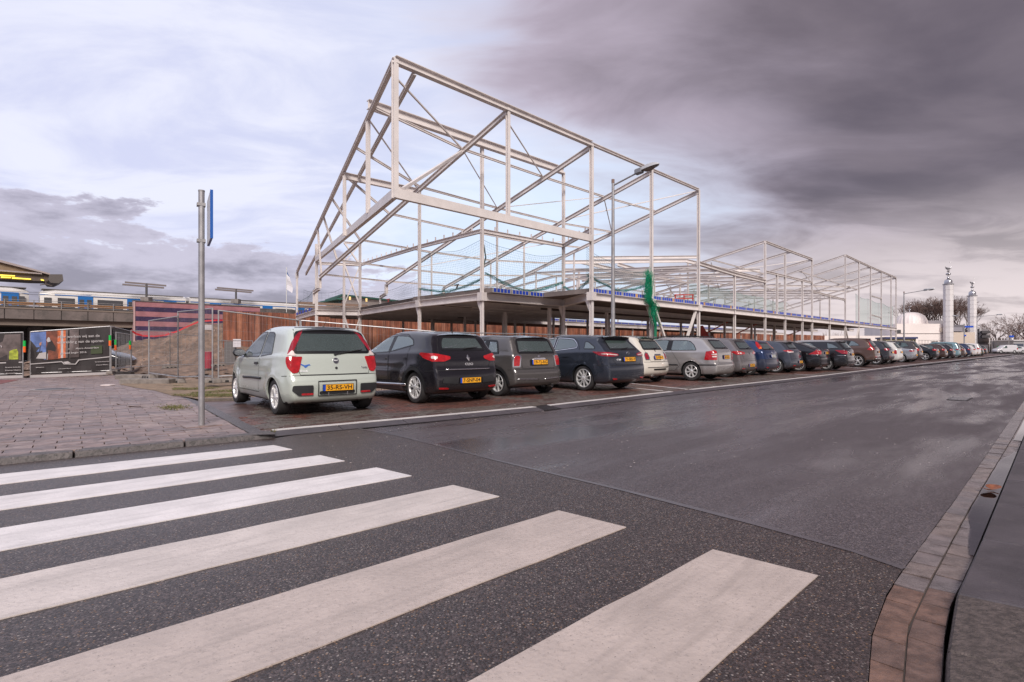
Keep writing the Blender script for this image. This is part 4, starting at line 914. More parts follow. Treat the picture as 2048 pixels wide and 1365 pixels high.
# the damp carriageway beyond the crossing, and the coarse surface of the crossing itself
cx = [pg(690, 855), pg(790, 872), pg(1000, 925), pg(1250, 985), pg(1500, 1050), pg(1700, 1105), pg(1803, 1141)]
i0 = 4
roadp = [p for p in RE[i0:]]+[p for p in LEf[::-1] if (p-LK1).length > .5 or True]
road_far = [RE[i0]]+RE[i0+1:]+LEf[::-1][:-1]+cx
sheet('road', road_far, 0., ASPH, None, 'structure')
road_near = RE[:i0+1]+cx[::-1]+[pg(553, 877), LK1, LK0, LK0+kd*30]
sheet('crossing_road', road_near, .004, ASPHC, None, 'structure'); ROADN = SC.objects['crossing_road']
sl = [p for p in cx]; sv = []
for i, p in enumerate(sl):
    t = (sl[min(i+1, len(sl)-1)]-sl[max(i-1, 0)]).normalized(); n_ = Vector((-t.y, t.x, 0)); sv.append((p+n_*.0, p+n_*(.05+.015*math.sin(i*2.1))))
sheet('tar_seam', [a for a, b in sv]+[b for a, b in sv[::-1]], .007, mat('tar', (.085, .072, .078), .30, var=.15), ROADN)
# zebra stripes
Z = [((547.6, 892.2), (584.6, 900.7), (0, 950.6), (0, 971)), ((640, 912.2), (688.9, 923.6), (0, 995), (0, 1022.8)), ((752.8, 937.2), (823.1, 953.6), (0, 1059.8), (0, 1104.9)),
     ((906.3, 972.4), (999.7, 995.5), (0, 1161.5), (0, 1242.9)), ((1117, 1023.6), (1252, 1057), (0, 1360.2), (462.5, 1365)), ((1425, 1102), (1638, 1155), (940, 1365), (1400, 1365))]
for a, b, c, d in Z:
    A, B, C_, D = pg(*a), pg(*b), pg(*c), pg(*d)
    e1 = A+(C_-A).normalized()*6.5; e2 = B+(D-B).normalized()*6.5
    mb = MB(); n_ = 26
    rr = random.Random(a[0])
    L1 = [A.lerp(e1, i/n_)+V*rr.uniform(-.006, .006) for i in range(n_+1)]; L2 = [B.lerp(e2, i/n_)+V*rr.uniform(-.006, .006) for i in range(n_+1)]
    mb.add([flat(p, .0095) for p in L1]+[flat(p, .0095) for p in L2]+[flat(p, .004) for p in L1]+[flat(p, .004) for p in L2],
           [(i, i+1, n_+2+i, n_+1+i) for i in range(n_)]+[(i, 2*n_+2+i, 2*n_+3+i, i+1) for i in range(n_)]+[(n_+1+i, n_+2+i, 3*n_+4+i, 3*n_+3+i) for i in range(n_)]+[(0, n_+1, 3*n_+3, 2*n_+2)])
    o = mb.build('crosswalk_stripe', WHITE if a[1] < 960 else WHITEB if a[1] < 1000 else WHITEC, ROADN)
    if o.data.polygons[0].normal.z < 0: o.data.flip_normals()
# ---- pavement on the left: kerb stones and slabs
PZ = .07
pav = MB(); KT0, KT1 = pg(0, 913.6, PZ), pg(503, 868, PZ)
kp = (KT0-KT1).normalized(); kn = Vector((-kp.y, kp.x, 0)); kn = kn if kn.dot(V) > 0 else -kn
CB1 = pg(408.8, 817, PZ)                      # far corner of the pavement at the parking bay
bd_ = (CB1-KT1).normalized()
W0 = KT1+kp*.0
def PV(a, b, z): return KT1+kp*a+kn*b+Vector((0, 0, z-KT1.z))   # a along the kerb (to the left), b away from the road
bay_a = (bd_.dot(kp)/bd_.dot(kn))           # skew of the bay edge
pavbase = [PV(0, 0, 0), PV(30, 0, 0), PV(30, 32, 0), PV(14*bay_a, 14, 0)]
PAV = sheet('pavement', pavbase, PZ-.018, JOINT, None, 'structure')
rp = random.Random(3); slabs = []
for r_ in range(0, 88):
    b0 = .005+r_*.212
    off = (r_ % 2)*.21+rp.uniform(-.03, .03)
    for k in range(-40, 62):
        a0 = k*.42+off; a1 = a0+.415; b1 = b0+.207
        e = (b0+.105)*bay_a+.02
        if a1 < e+.08: continue
        a0 = max(a0, e)
        p = PV((a0+a1)/2, (b0+b1)/2, 0)
        if p.y < 1.2 or abs(p.x/p.y) > 1.06 or p.y > 21: continue
        slabs.append((p.length, a0, a1, b0, b1))
slabs.sort()
def slab_geo(mb, a0, a1, b0, b1, mi):
    t = [rp.uniform(-.0035, .0035) for _ in range(4)]; z0 = PZ-.03; q = .003
    c = [PV(a0, b0, z0), PV(a1, b0, z0), PV(a1, b1, z0), PV(a0, b1, z0), PV(a0+q, b0+q, PZ+t[0]), PV(a1-q, b0+q, PZ+t[1]), PV(a1-q, b1-q, PZ+t[2]), PV(a0+q, b1-q, PZ+t[3])]
    if kp.cross(kn).z < 0: c = [c[3], c[2], c[1], c[0], c[7], c[6], c[5], c[4]]
    mb.hexa(c, mi)
rest = MB()
for i, (_, a0, a1, b0, b1) in enumerate(slabs):
    if i < 300:
        mb = MB(); slab_geo(mb, a0, a1, b0, b1, 0); mb.build('paving_slab', rp.choice(PAVM), PAV)
    else: slab_geo(rest, a0, a1, b0, b1, rp.randrange(4))
tag(rest.build('paving_slabs', PAVM, PAV), kind='stuff')
KRB = thing('kerb', None, None); tag(KRB, kind='structure')
fp = [pg(0, 931.4), pg(552.4, 876.7)]
kb0 = KT1-kp*1.08                            # right end of the pavement kerb
a = 0.
while a < 16:
    a1 = a+1.0; mb = MB(); q = .008
    f = lambda s_: LK1+kd*(s_*1.0+0)
    A0, A1 = LK1+kd*(a+q), LK1+kd*(a1-q)
    w_ = .17
    top0, top1 = A0+kn*.03, A1+kn*.03; bk0, bk1 = A0+kn*w_, A1+kn*w_
    c = [flat(A0, -.02), flat(bk0, -.02), flat(bk1, -.02), flat(A1, -.02), flat(top0, PZ-.004), flat(bk0, PZ+.002), flat(bk1, PZ+.002), flat(top1, PZ-.004)]
    mb.hexa(c); o = mb.build('kerb_stone', KERB, KRB); bm_ = o.data
    o.modifiers.new('b', 'BEVEL').width = .008
    a = a1
# gap between the kerb stones and the slabs is filled with joint material; dark strip of tarmac along the bay
strip = [PV(-.9, -.17, 0), PV(0.0, -.02, 0), PV(14*bay_a+.0, 14, 0), PV(14*bay_a-.42, 14, 0), PV(-.62, 0.0, 0)]
sheet('tarmac_strip', [pg(x_, y_, PZ) for x_, y_ in ((372, 795), (408.8, 805.4), (524.5, 861), (549.4, 862.5), (551, 868), (500, 869.5), (501, 867), (408.8, 817), (350, 792))], PZ-.006, ASPHC, None, 'structure')
# ---- parking bays
BZ = .05
wl = [pg(548, 862, BZ), pg(1075, 814.5, BZ), pg(1346, 784, BZ), pg(1640, 752.6, BZ), pg(1811, 731.6, BZ), pg(2014, 710.2, BZ)]
wd_ = (wl[-1]-wl[-2]).normalized(); wl.append(wl[-1]+wd_*60)
def along(P, s_):
    for a_, b_ in zip(P[:-1], P[1:]):
        l_ = (b_-a_).length
        if s_ <= l_: return a_+(b_-a_)*(s_/l_), (b_-a_).normalized()
        s_ -= l_
    return P[-1], (P[-1]-P[-2]).normalized()
def wlp(s_, t_, z):                          # s along the white line, t away from the road
    p, d = along(wl, max(s_, 0.)) if s_ >= 0 else (wl[0]+(wl[1]-wl[0]).normalized()*s_, (wl[1]-wl[0]).normalized())
    n_ = Vector((-d.y, d.x, 0)); return flat(p+n_*t_, z)
bay = MB(); xs = [-1.2]+list(range(0, 130, 2))
for a_, b_ in zip(xs[:-1], xs[1:]):
    bay.quad(wlp(a_, -.02, BZ-.012), wlp(b_, -.02, BZ-.012), wlp(b_, 5.6, BZ-.012), wlp(a_, 5.6, BZ-.012))
BAY = tag(bay.build('parking_bays', BRKT), kind='structure')
# bricks: laid in courses across the bay
rb_ = random.Random(5); bl = []
bw = .105; bl_ = .21
tt = .26; r_ = 0
while tt < 5.4:
    s_ = -.9+(r_ % 2)*.105
    smax = 26
    while s_ < smax:
        if s_ > -.35-(tt*.0)+tt*.34-.3:      # the bay starts at the skewed tarmac strip
            bl.append((s_, tt))
        s_ += bl_
    tt += bw; r_ += 1
bl = [(wlp(s_+.1, t_+.05, 0).length, s_, t_) for s_, t_ in bl]; bl.sort()
def brick_geo(mb, s_, t_, mi):
    z = BZ+rb_.uniform(-.003, .003); q = .006
    a0, b0, a1, b1 = s_+q, t_+q, s_+bl_-q, t_+bw-q
    mb.add([wlp(a0, b0, z), wlp(a1, b0, z), wlp(a1, b1, z), wlp(a0, b1, z), wlp(a0-.003, b0-.003, BZ-.03), wlp(a1+.003, b0-.003, BZ-.03), wlp(a1+.003, b1+.003, BZ-.03), wlp(a0-.003, b1+.003, BZ-.03)],
           [(0, 1, 2, 3), (4, 5, 1, 0), (5, 6, 2, 1), (6, 7, 3, 2), (7, 4, 0, 3)], mi)
rest = MB()
def brick_col(s_, t_):
    k = mnoise.noise(Vector((s_*.35, t_*.5, 0)))
    if t_ < .7 or (s_ % 5.2) < .5 or k > .22: return 3 if rb_.random() < .75 else 2
    return rb_.choice((0, 0, 1, 1, 2))
for i, (_, s_, t_) in enumerate(bl):
    mi = brick_col(s_, t_)
    if i < 300:
        mb = MB(); brick_geo(mb, s_, t_, 0); mb.build('brick', BRK[mi], BAY)
    else: brick_geo(rest, s_, t_, mi)
tag(rest.build('bricks', BRK, BAY), kind='stuff')
# white edge line, kerb ramp and bay lines
def linestrip(name, s0, s1, t0, t1, z, m, parent, th=.004):
    n_ = max(1, int((s1-s0)/1.5)); mb = MB()
    for i in range(n_):
        a_, b_ = s0+(s1-s0)*i/n_, s0+(s1-s0)*(i+1)/n_
        mb.hexa([wlp(a_, t0, z-th), wlp(b_, t0, z-th), wlp(b_, t1, z-th), wlp(a_, t1, z-th), wlp(a_, t0, z), wlp(b_, t0, z), wlp(b_, t1, z), wlp(a_, t1, z)])
    return mb.build(name, m, parent)
def s_at(px_, py_):
    p = pg(px_, py_, BZ); best = min(((wlp(k*.05, 0, 0)-flat(p)).length, k*.05) for k in range(-20, 2600)); return best[1]
sA, sB, sC, sD = s_at(1073, 814.7), s_at(1094, 811), s_at(1346, 784), s_at(1373, 779)
for a_, b_ in ((0, sA), (sB, sC), (sD, sD+20), (sD+20, sD+60), (sD+60, 125)): linestrip('parking_line', a_, b_, .0, .12, BZ+.006, WHITE2, BAY, .012)
KR2 = KRB
s_ = -.15; k = 0
while s_ < 120:
    st = 1.0 if s_ < 30 else 4.0; q = .006 if s_ < 30 else .003
    if s_ < sB-.05 and s_+st > sA+.02: st = max(.2, sA-s_) if s_ < sA-.2 else (sB-s_); gap = not (s_ < sA-.2)
    else: gap = False
    if not gap:
        mb = MB()
        def fo(x):                          # foot of the ramp on the road
            p = wlp(x, -.22, 0)
            return p
        mb.hexa([flat(fo(s_+q), -.02), flat(fo(s_+st-q), -.02), wlp(s_+st-q, -.005, -.02), wlp(s_+q, -.005, -.02), flat(fo(s_+q), .012), flat(fo(s_+st-q), .012), wlp(s_+st-q, -.005, BZ), wlp(s_+q, -.005, BZ)])
        mb.build('kerb_stone', KERBD, KR2)
    s_ += st
mb = MB()
for i in range(60):
    a_, b_ = -.15+i*2., -.15+(i+1)*2.; w_ = .018+.03*min(1, i/20); mb.quad(wlp(a_, -.225-w_, .008), wlp(b_, -.225-w_, .008), wlp(b_, -.20, .008), wlp(a_, -.20, .008))
mb.build('kerb_joint', mat('kerb_joint', (.018, .014, .015), .8), KRB)
# gully grate in the kerb
gr = thing('drain_grate', 'slotted dark drain grate set in the kerb by the third parked car', 'drain grate')
IRON = mat('cast_iron', (.045, .040, .042), .45, .6, var=.3)
mb = MB(); a_, b_ = sA+.02, sB-.0
mb.hexa([wlp(a_, -.24, -.02), wlp(b_, -.24, -.02), wlp(b_, .12, -.02), wlp(a_, .12, -.02), wlp(a_, -.24, .0), wlp(b_, -.24, .0), wlp(b_, .12, .02), wlp(a_, .12, .02)], 0); mb.build('sump', SEAMM, gr)
nb = 7
for i in range(nb+1):
    x = a_+(b_-a_)*i/nb; w2 = .018; mb = MB()
    mb.hexa([wlp(x-w2, -.25, .0), wlp(x+w2, -.25, .0), wlp(x+w2, .13, .02), wlp(x-w2, .13, .02), wlp(x-w2, -.25, .018), wlp(x+w2, -.25, .018), wlp(x+w2, .13, BZ+.008), wlp(x-w2, .13, BZ+.008)]); mb.build('grate_bar', IRON, gr)
# bay divider lines seen between the parked cars
for a_, b_ in (((1324, 782.4), (1198, 769.5)), ((1373, 779), (1263, 767.6)), ((1198, 769.5), (1080, 757.5)), ((1640, 752.5), (1590, 748.5)), ((1750, 739), (1690, 735))):
    P, Q = pg(*a_, BZ), pg(*b_, BZ); d = (Q-P).normalized(); n_ = Vector((-d.y, d.x, 0))*.045
    mb = MB(); mb.hexa([flat(P-n_, BZ-.005), flat(P+n_, BZ-.005), flat(Q+n_, BZ-.005), flat(Q-n_, BZ-.005), flat(P-n_, BZ+.007), flat(P+n_, BZ+.007), flat(Q+n_, BZ+.007), flat(Q-n_, BZ+.007)]); o = mb.build('bay_line', WHITE2, BAY)
# ---- right side: two rows of gutter bricks, kerb stones, moss, pavement
def offl(P, d):
    out = []
    for i, p in enumerate(P):
        t = (P[min(i+1, len(P)-1)]-P[max(i-1, 0)]).normalized(); out.append(p+Vector((t.y, -t.x, 0))*d)
    return out
gm = [pg(1807, 1365), pg(1816, 1256), pg(1859, 1166), pg(1940, 1016), pg(2030, 868)]
ge = [pg(1884, 1365), pg(1889, 1273), pg(1901, 1209), pg(1931, 1153), pg(2048, 872)]
def ext(P): a_ = (P[0]-P[1]).normalized(); b_ = (P[-1]-P[-2]).normalized(); return [P[0]+a_*2.]+list(P)+[P[-1]+rd*60]
G0, G1, G2 = RE[1:7], gm, ge
G0 = ext(G0); G1 = ext(G1); G2 = ext(G2)
GUT = tag(sheet('gutter', G0+G2[::-1], -.008, mat('gutter_dirt', (.055, .044, .040), .8)), kind='structure')
def at_(P, s_): return along(P, s_)[0]
def mate(P, p):                              # point of polyline P abreast of p (same street coordinate)
    s0 = p.dot(U)
    for a_, b_ in zip(P[:-1], P[1:]):
        sa, sb = a_.dot(U), b_.dot(U)
        if sa <= s0 <= sb: return a_+(b_-a_)*((s0-sa)/(sb-sa))
    return P[-1] if s0 > P[-1].dot(U) else P[0]
s_ = .4; gs = []
cnt = 0; rest = MB(); SU0 = G0[0].dot(U)
rg = random.Random(11)
for r_, (PA, PB) in enumerate(((G0, G1), (G1, G2))):
    u_ = SU0+.9+r_*.1
    while u_ < SU0+34:
        u2 = u_+.205; q = .006
        if u_ > SU0+9: u2 = u_+.8
        pts = []
        for uu in (u_+q*.5, u2-q*.5):
            ref = U*uu; pts.append((mate(PA, ref+V*0), mate(PB, ref+V*0)))
        (a0, b0), (a1, b1) = pts
        e = (b0-a0).normalized()*.003; e1 = (b1-a1).normalized()*.003
        z = [rg.uniform(-.004, .003) for _ in range(4)]; zz_ = .002-(.006 if r_ else 0)
        c = [flat(a0+e, -.03), flat(b0-e, -.03), flat(b1-e1, -.03), flat(a1+e1, -.03), flat(a0+e, zz_+z[0]), flat(b0-e, zz_+z[1]), flat(b1-e1, zz_+z[2]), flat(a1+e1, zz_+z[3])]
        rust = a0.y < pg(1800, 1190).y
        mb = MB(); mb.hexa(c); o = mb.build('gutter_brick', rg.choice(GUTR if rust else GUTB), GUT)
        u_ = u2
# puddle lying in the inner row
pa, pb = pg(1915, 1105).dot(U), pg(2040, 905).dot(U)
pts = []; n_ = 14
for i in range(n_+1):
    uu = pa+(pb-pa)*i/n_; a_, b_ = mate(G1, U*uu), mate(G2, U*uu); w_ = min(1, .15+i/4, .2+(n_-i)/3)+.06*math.sin(i*2.3)
    pts.append((a_.lerp(b_, max(.03, .99-.95*w_)), a_.lerp(b_, .99)))
tag(sheet('puddle', [p[0] for p in pts]+[p[1] for p in pts[::-1]], .0008, WATER), kind='structure')
pts = []; ua, ub = pg(1990, 1000).dot(U)+4, pg(2040, 905).dot(U)+22
for i in range(n_+1):
    uu = pb+1.0+(22.)*i/n_; a_, b_ = mate(G1, U*uu), mate(G2, U*uu); pts.append((a_.lerp(b_, .2), a_.lerp(b_, .98)))
tag(sheet('puddle', [p[0] for p in pts]+[p[1] for p in pts[::-1]], .0008, WATER), kind='structure')
# kerb stones on the right
kt = .095; KO = []
KR = [pg(2043, 1179, 0), ]
kw = .23
def shift(P, d):
    return [p-V*d for p in P]
G3 = shift(G2, kw+.05); G2b = shift(G2, .003)
u_ = SU0+.4; first = True
kerbs = [SU0+.2, pg(1900, 1330).dot(U)+.05, pg(1905, 1208).dot(U)+.06]; 
x = kerbs[-1]
while x < SU0+40: x += 1.0; kerbs.append(x)
DK = mat('kerb_smooth', (.062, .052, .058), .42, var=.3, vs=2.5, bump=.35, bs=90, col2=(.10, .085, .082), c2s=14, c2=(.56, .70)); DKR = mat('kerb_rough', (.082, .063, .058), .7, var=.4, vs=30, bump=1., bs=70, col2=(.14, .11, .10), c2s=90, c2=(.6, .72))
for i, (a_, b_) in enumerate(zip(kerbs[:-1], kerbs[1:])):
    q = .004; A0, A1 = mate(G2b, U*(a_+q)), mate(G2b, U*(b_-q)); B0, B1 = mate(G3, U*(a_+q)), mate(G3, U*(b_-q))
    k_ = .012; e = -V*k_
    mb = MB(); mb.hexa([flat(A0, -.04), flat(B0, -.04), flat(B1, -.04), flat(A1, -.04), flat(A0+e, .03), flat(B0, .045), flat(B1, .045), flat(A1+e, .03)])
    o = mb.build('kerb_stone', DKR if i < 2 else DK, KRB); o.modifiers.new('b', 'BEVEL').width = .007
G4 = shift(G3, .035); G5 = shift(G3, 6.)
tag(sheet('moss_strip', G3+G4[::-1], .036, MOSS), kind='structure')
mb = MB()
tag(sheet('right_pavement', G4+G5[::-1], .030, PAVM[2]), kind='structure')
RP = SC.objects['right_pavement']; m_ = 0
for i in range(60):
    for j in range(3):
        a_ = SU0-.5+i*.30; A0, A1 = mate(G4, U*(a_+.004)), mate(G4, U*(a_+.296)); o0 = -V*(j*.3+.004); o1 = -V*(j*.3+.296)
        if i > 40: continue
        mb = MB(); mb.hexa([flat(A0+o0, 0), flat(A0+o1, 0), flat(A1+o1, 0), flat(A1+o0, 0), flat(A0+o0, .044), flat(A0+o1, .044), flat(A1+o1, .044), flat(A1+o0, .044)]); mb.build('paving_slab', rg.choice(PAVM), RP)
# dead leaf in the gutter
lf = thing('fallen_leaf', 'curled orange brown dead leaf lying in the right gutter', 'leaf', pg(1982, 980, .01), .6)
LEAF = mat('dead_leaf', (.20, .070, .035), .6, var=.4, vs=40)
for sgn in (1, -1):
    mb = MB(); n_ = 7
    for i in range(n_):
        for j in (0, 1):
            t0, t1 = i/n_, (i+1)/n_; w0, w1 = math.sin(t0*3.14)**.7*.05, math.sin(t1*3.14)**.7*.05
            f = lambda t_, ww: (sgn*(.01+t_*.11), (j*2-1)*ww, .002+.012*abs(ww)/.05+.022*t_*t_)
            mb.quad(f(t0, 0), f(t1, 0), f(t1, w1), f(t0, w0))
    o = mb.build('leaf_blade', LEAF, lf); o.modifiers.new('t', 'SOLIDIFY').thickness = .0015
# road gully far right, crumbs of pale litter, weeds
g2 = thing('drain_grate', 'pale flat drain grate out on the carriageway at the right', 'drain grate', pg(1920, 798, .004), math.pi/2-TH)
mb = MB(); mb.box(-.5, .5, -.18, .18, 0, .004); mb.build('frame', IRON, g2)
for i in range(9): mb = MB(); mb.box(-.45+i*.105, -.39+i*.105, -.15, .15, .004, .010); mb.build('grate_bar', mat('wet_steel', (.35, .33, .34), .25, .7), g2)
lit = MB(); rl = random.Random(21)
for i in range(420):
    x, y = rl.uniform(0, 2048), 700+rl.random()**.9*240; p = pg(x, y)
    s1, t1 = toST(p); r_ = rl.uniform(.002, .006)*(1+.12*p.y)
    z_ = .011 if t1 < 7 else (BZ+.006 if x > 700 else PZ+.004)
    if t1 > 12 or t1 < .5: continue
    a_ = rl.random()*3; e = Vector((math.cos(a_), math.sin(a_), 0))*r_; f = Vector((-e.y, e.x, 0))*rl.uniform(.3, .8)
    lit.poly([flat(p-e, z_), flat(p-f, z_), flat(p+e, z_), flat(p+f*.7, z_)], .003)
tag(lit.build('grit', mat('grit', (.45, .40, .38), .8)), 'pale grit and crumbs scattered over road and paving', 'grit', kind='stuff')
# ---- verge, soil, heap
def terrain(name, m, x0, x1, y0, y1, n, fz, msk=None):
    mb = MB(); idx = {}
    for i in range(n+1):
        for j in range(n+1):
            x, y = x0+(x1-x0)*i/n, y0+(y1-y0)*j/n; mb.v.append((x, y, fz(x, y)))
    for i in range(n):
        for j in range(n):
            xc, yc = x0+(x1-x0)*(i+.5)/n, y0+(y1-y0)*(j+.5)/n
            if msk and not msk(xc, yc): continue
            k = i*(n+1)+j; mb.f.append((k, k+n+1, k+n+2, k+1)); mb.m.append(0)
    return mb.build(name, m, None, True, 180)
PC = PV(14*bay_a, 14, 0)
def site_z(x, y):
    s1, t1 = toST(Vector((x, y, 0))); z = -.36
    nz = mnoise.fractal(Vector((x*.5, y*.5, 1)), .8, 2., 5)
    near = max(0, min(1, (13.6-t1)/2)) if s1 > 2 else max(0, min(1, (22-t1)/6))
    z = z*(1-near)+.06*near
    return z+nz*.05
def ismsk(x, y):
    p = Vector((x, y, 0)); a_ = (p-KT1).dot(kp); b_ = (p-KT1).dot(kn)
    s1, t1 = toST(p)
    q_ = min(((wlp(k, 0, 0)-p).length) for k in range(0, 60, 3))
    if b_ < 4.2 and a_ > b_*bay_a: return False
    if a_ > b_*bay_a+1.0 and b_ < 9.: return False
    return t1 > 12.6 or (x < -3 and t1 > 11.5)
tag(terrain('site_ground', SOIL, -45, 60, 9, 95, 210, site_z, ismsk), kind='structure')
def heap_z(x, y):
    d = Vector((x, y))-Vector((-25.0, 50)); r = math.hypot(d.x/1.25, d.y/1.25)
    h = 4.3*max(0, 1-r/11.)**1.05+1.1*max(0, 1-math.hypot(x+16, y-36)/8)
    nz = mnoise.fractal(Vector((x*.45, y*.45, 5)), .75, 2.1, 6)
    return -.30+h*(1+.14*nz)+nz*.22+.10*mnoise.fractal(Vector((x*2.2, y*2.2, 9)), .7, 2.1, 4)
tag(terrain('sand_heap', mat('heap_sand', (.17, .112, .083), .97, var=.45, vs=1.1, bump=.6, bs=26, col2=(.115, .085, .07), c2s=2.6, c2=(.5, .66)), -46, -6, 26, 66, 150, heap_z, lambda x, y: heap_z(x, y) > -.28), kind='structure')
rb2 = MB(); rr = random.Random(9)
for i in range(5200):
    a_, b_ = rr.random(), rr.random(); x = -9.5+a_*8.5+rr.uniform(-.5, .5); y = 15.5+b_*8
    z_ = site_z(x, y)+.0; r_ = rr.uniform(.015, .055)
    if i > 3900: x, y = rr.uniform(-33, -12), rr.uniform(33, 50); z_ = max(heap_z(x, y), site_z(x, y)); r_ = rr.uniform(.02, .09)
    e = [Vector((rr.uniform(-1, 1), rr.uniform(-1, 1), rr.uniform(-.6, 1))).normalized()*r_ for _ in range(4)]
    c = Vector((x, y, z_+r_*.3)); rb2.add([c+q_ for q_ in e], [(0, 1, 2), (0, 2, 3), (0, 3, 1), (1, 3, 2)], rr.randrange(2))
tag(rb2.build('rubble', [mat('rubble_pale', (.36, .27, .23), .9), mat('rubble_dark', (.15, .11, .095), .9)]), 'pale brick rubble spread on the soil behind the mesh fence', 'rubble', kind='stuff')
# grass tufts of the verge
gv = MB(); rr = random.Random(4)
def tuft(mb, c, h, n_=7, sp=.03):
    for _ in range(n_):
        a_ = rr.random()*6.28; b_ = Vector((math.cos(a_), math.sin(a_), 0)); r0 = c+b_*rr.uniform(0, sp); tip = r0+b_*rr.uniform(.01, .05)+Vector((0, 0, h*rr.uniform(.6, 1.2))); w_ = Vector((-b_.y, b_.x, 0))*.005
        mb.add([r0-w_, r0+w_, tip], [(0, 1, 2)], rr.randrange(2))
for i in range(4200):
    x, y = rr.uniform(345, 478), rr.uniform(771, 795); p = pg(x, y, .08)
    if mnoise.noise(Vector((p.x*1.1, p.y*1.1, 0)))+rr.uniform(-.25, .25) < -.02+.25*(x < 385): continue
    tuft(gv, p, .022, 4, .07)
for i in range(160):
    x, y = rr.gauss(345, 14), rr.gauss(816, 2.5); tuft(gv, pg(x, y, PZ), .03, 4, .03)
for i in range(90):
    s1 = rr.choice(slabs[:260]); tuft(gv, PV(s1[1], s1[3]+rr.uniform(0, .28), PZ-.01), .014, 3, .006)
tuft(gv, pg(546, 866, .05), .05, 30, .03)
tag(gv.build('grass', [mat('grass_green', (.09, .115, .03), .9), mat('grass_straw', (.20, .16, .07), .9)]), 'thin yellowish grass on the verge and in the paving joints', 'grass', kind='stuff')
vg = [pg(x_, y_, .07) for x_, y_ in ((345, 792), (372, 795), (400, 800), (480, 797), (500, 770), (420, 762), (330, 760), (262, 764), (240, 770), (270, 776), (310, 782))]
tag(sheet('verge', vg, .078, mat('verge_soil', (.22, .155, .105), .95, var=.35, vs=6, bump=1., bs=30)), kind='structure')
mb = MB(); mb.bar(pg(398, 802, .05)+Vector((0, 0, -.02)), pg(500, 799.5, .05)+Vector((0, 0, -.02)), .12, .12); mb.build('kerb_stone', mat('mossy_kerb', (.12, .095, .08), .8, var=.3, vs=10, ), KRB)
# ================================================================ steel frame
STEEL = mat('painted_steel', (.67, .615, .60), .42, var=.07, vs=1.5, rvar=.08)
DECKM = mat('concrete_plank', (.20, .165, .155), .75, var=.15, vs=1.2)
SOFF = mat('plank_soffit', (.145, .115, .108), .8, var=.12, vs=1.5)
PLUG = mat('blue_core_plug', (.012, .05, .40), .4); PLUGG = mat('plank_end', (.34, .32, .31), .7); PLY = mat('timber_block', (.46, .26, .12), .7, var=.2)
BLD = thing('steel_frame_building', 'pale steel frame of an unfinished building with sawtooth roofs behind the parked cars', 'building', flat(ST(21, 17, -.35)))
BO = BLD.location.copy(); bpy.context.view_layer.update()
def local(p): return Vector(p)-BO
class BB(MB):
    def build(s, name, mats, parent=BLD, smooth=False, sharp=35):
        s.v = [tuple(Vector(v)-BO) for v in s.v]; return MB.build(s, name, mats, parent, smooth, sharp)
GZ = -.35; SZ = 3.65
def col(p, z0, z1, w=.24, name='column'):
    w *= .56
    b = BB(); b.ibeam(flat(p, z0), flat(p, z1), w, w, .015, .026, up=V); return b.build(name, STEEL)
def beam(p, q, h=.30, w=.20, name='beam', m=STEEL):
    if name in ('rafter', 'purlin', 'roof_edge'): h *= .8; w *= .75
    b = BB(); b.ibeam(p, q, w, h); return b.build(name, m)
def rod(p, q, r=.05, name='brace', m=STEEL):
    r = .75*r if r < .06 else r
    b = BB(); b.bar(p, q, r*1.6, r*1.6); return b.build(name, m)
t0, t1 = 15.0, 18.0
# --- front line columns and roof edge of block A
fx = [(790, 114), (1016, 218), (1183, 288), (1303, 341), (1397, 382)]
top = [pt(x, t0, y) for x, y in fx]
zA = sum(p.z for p in top)/5
top = [flat(p, zA) for p in top]; zr = zA
CZ = pt(795, t0, 377).z; CZ2 = pt(1184, t0, 472).z; cz = (CZ+CZ2)/2
col(top[0], cz-.30, zr, .30); col(top[1], cz, zr); 
for p in top[2:]: col(p, GZ, zr, .26)
beam(top[0], top[2], .24, .2); beam(top[2], top[4], .14, .14, 'edge_beam')
b = BB(); b.bar(flat(top[0], cz-.16), flat(top[2], cz-.16), .16, .30); b.build('transfer_beam', STEEL)
# --- left end wall line
E = flat(pt(594, 40, 600)); 
Pz = lambda x, y, z=SZ: pd(x, y, (z-CH)*F/(HOR-y))
E_ = Pz(594, 632); C32 = Pz(633, 620); C72 = Pz(720, 621.5); C84 = Pz(839, 601.5)
C96 = Pz(964, 586.5); C112 = Pz(1127, 600.5)
zE = pd(595, 545, E_.y).z
pW = lambda k: top[0].lerp(flat(E_, zE), k)
beam(top[0], flat(E_, zE), .22, .2, 'roof_edge')
off = U*.75
beam(top[0]+off-Vector((0, 0, .15)), flat(E_+U*.7, zE-.1), .2, .16, 'rafter')
col(E_, GZ, zE-.45, .22); beam(flat(E_, zE-.45), flat(E_, zE), .18, .18, 'knee')
z63 = pd(632, 520, C32.y).z
b = BB(); b.bar(flat(top[0], cz-.16), flat(C32, z63), .16, .30); b.build('transfer_beam', STEEL)
zw = lambda p: zr+(zE-zr)*((p-top[0]).dot(V)/(E_-top[0]).dot(V))
col(C32, GZ, zw(C32), .26)
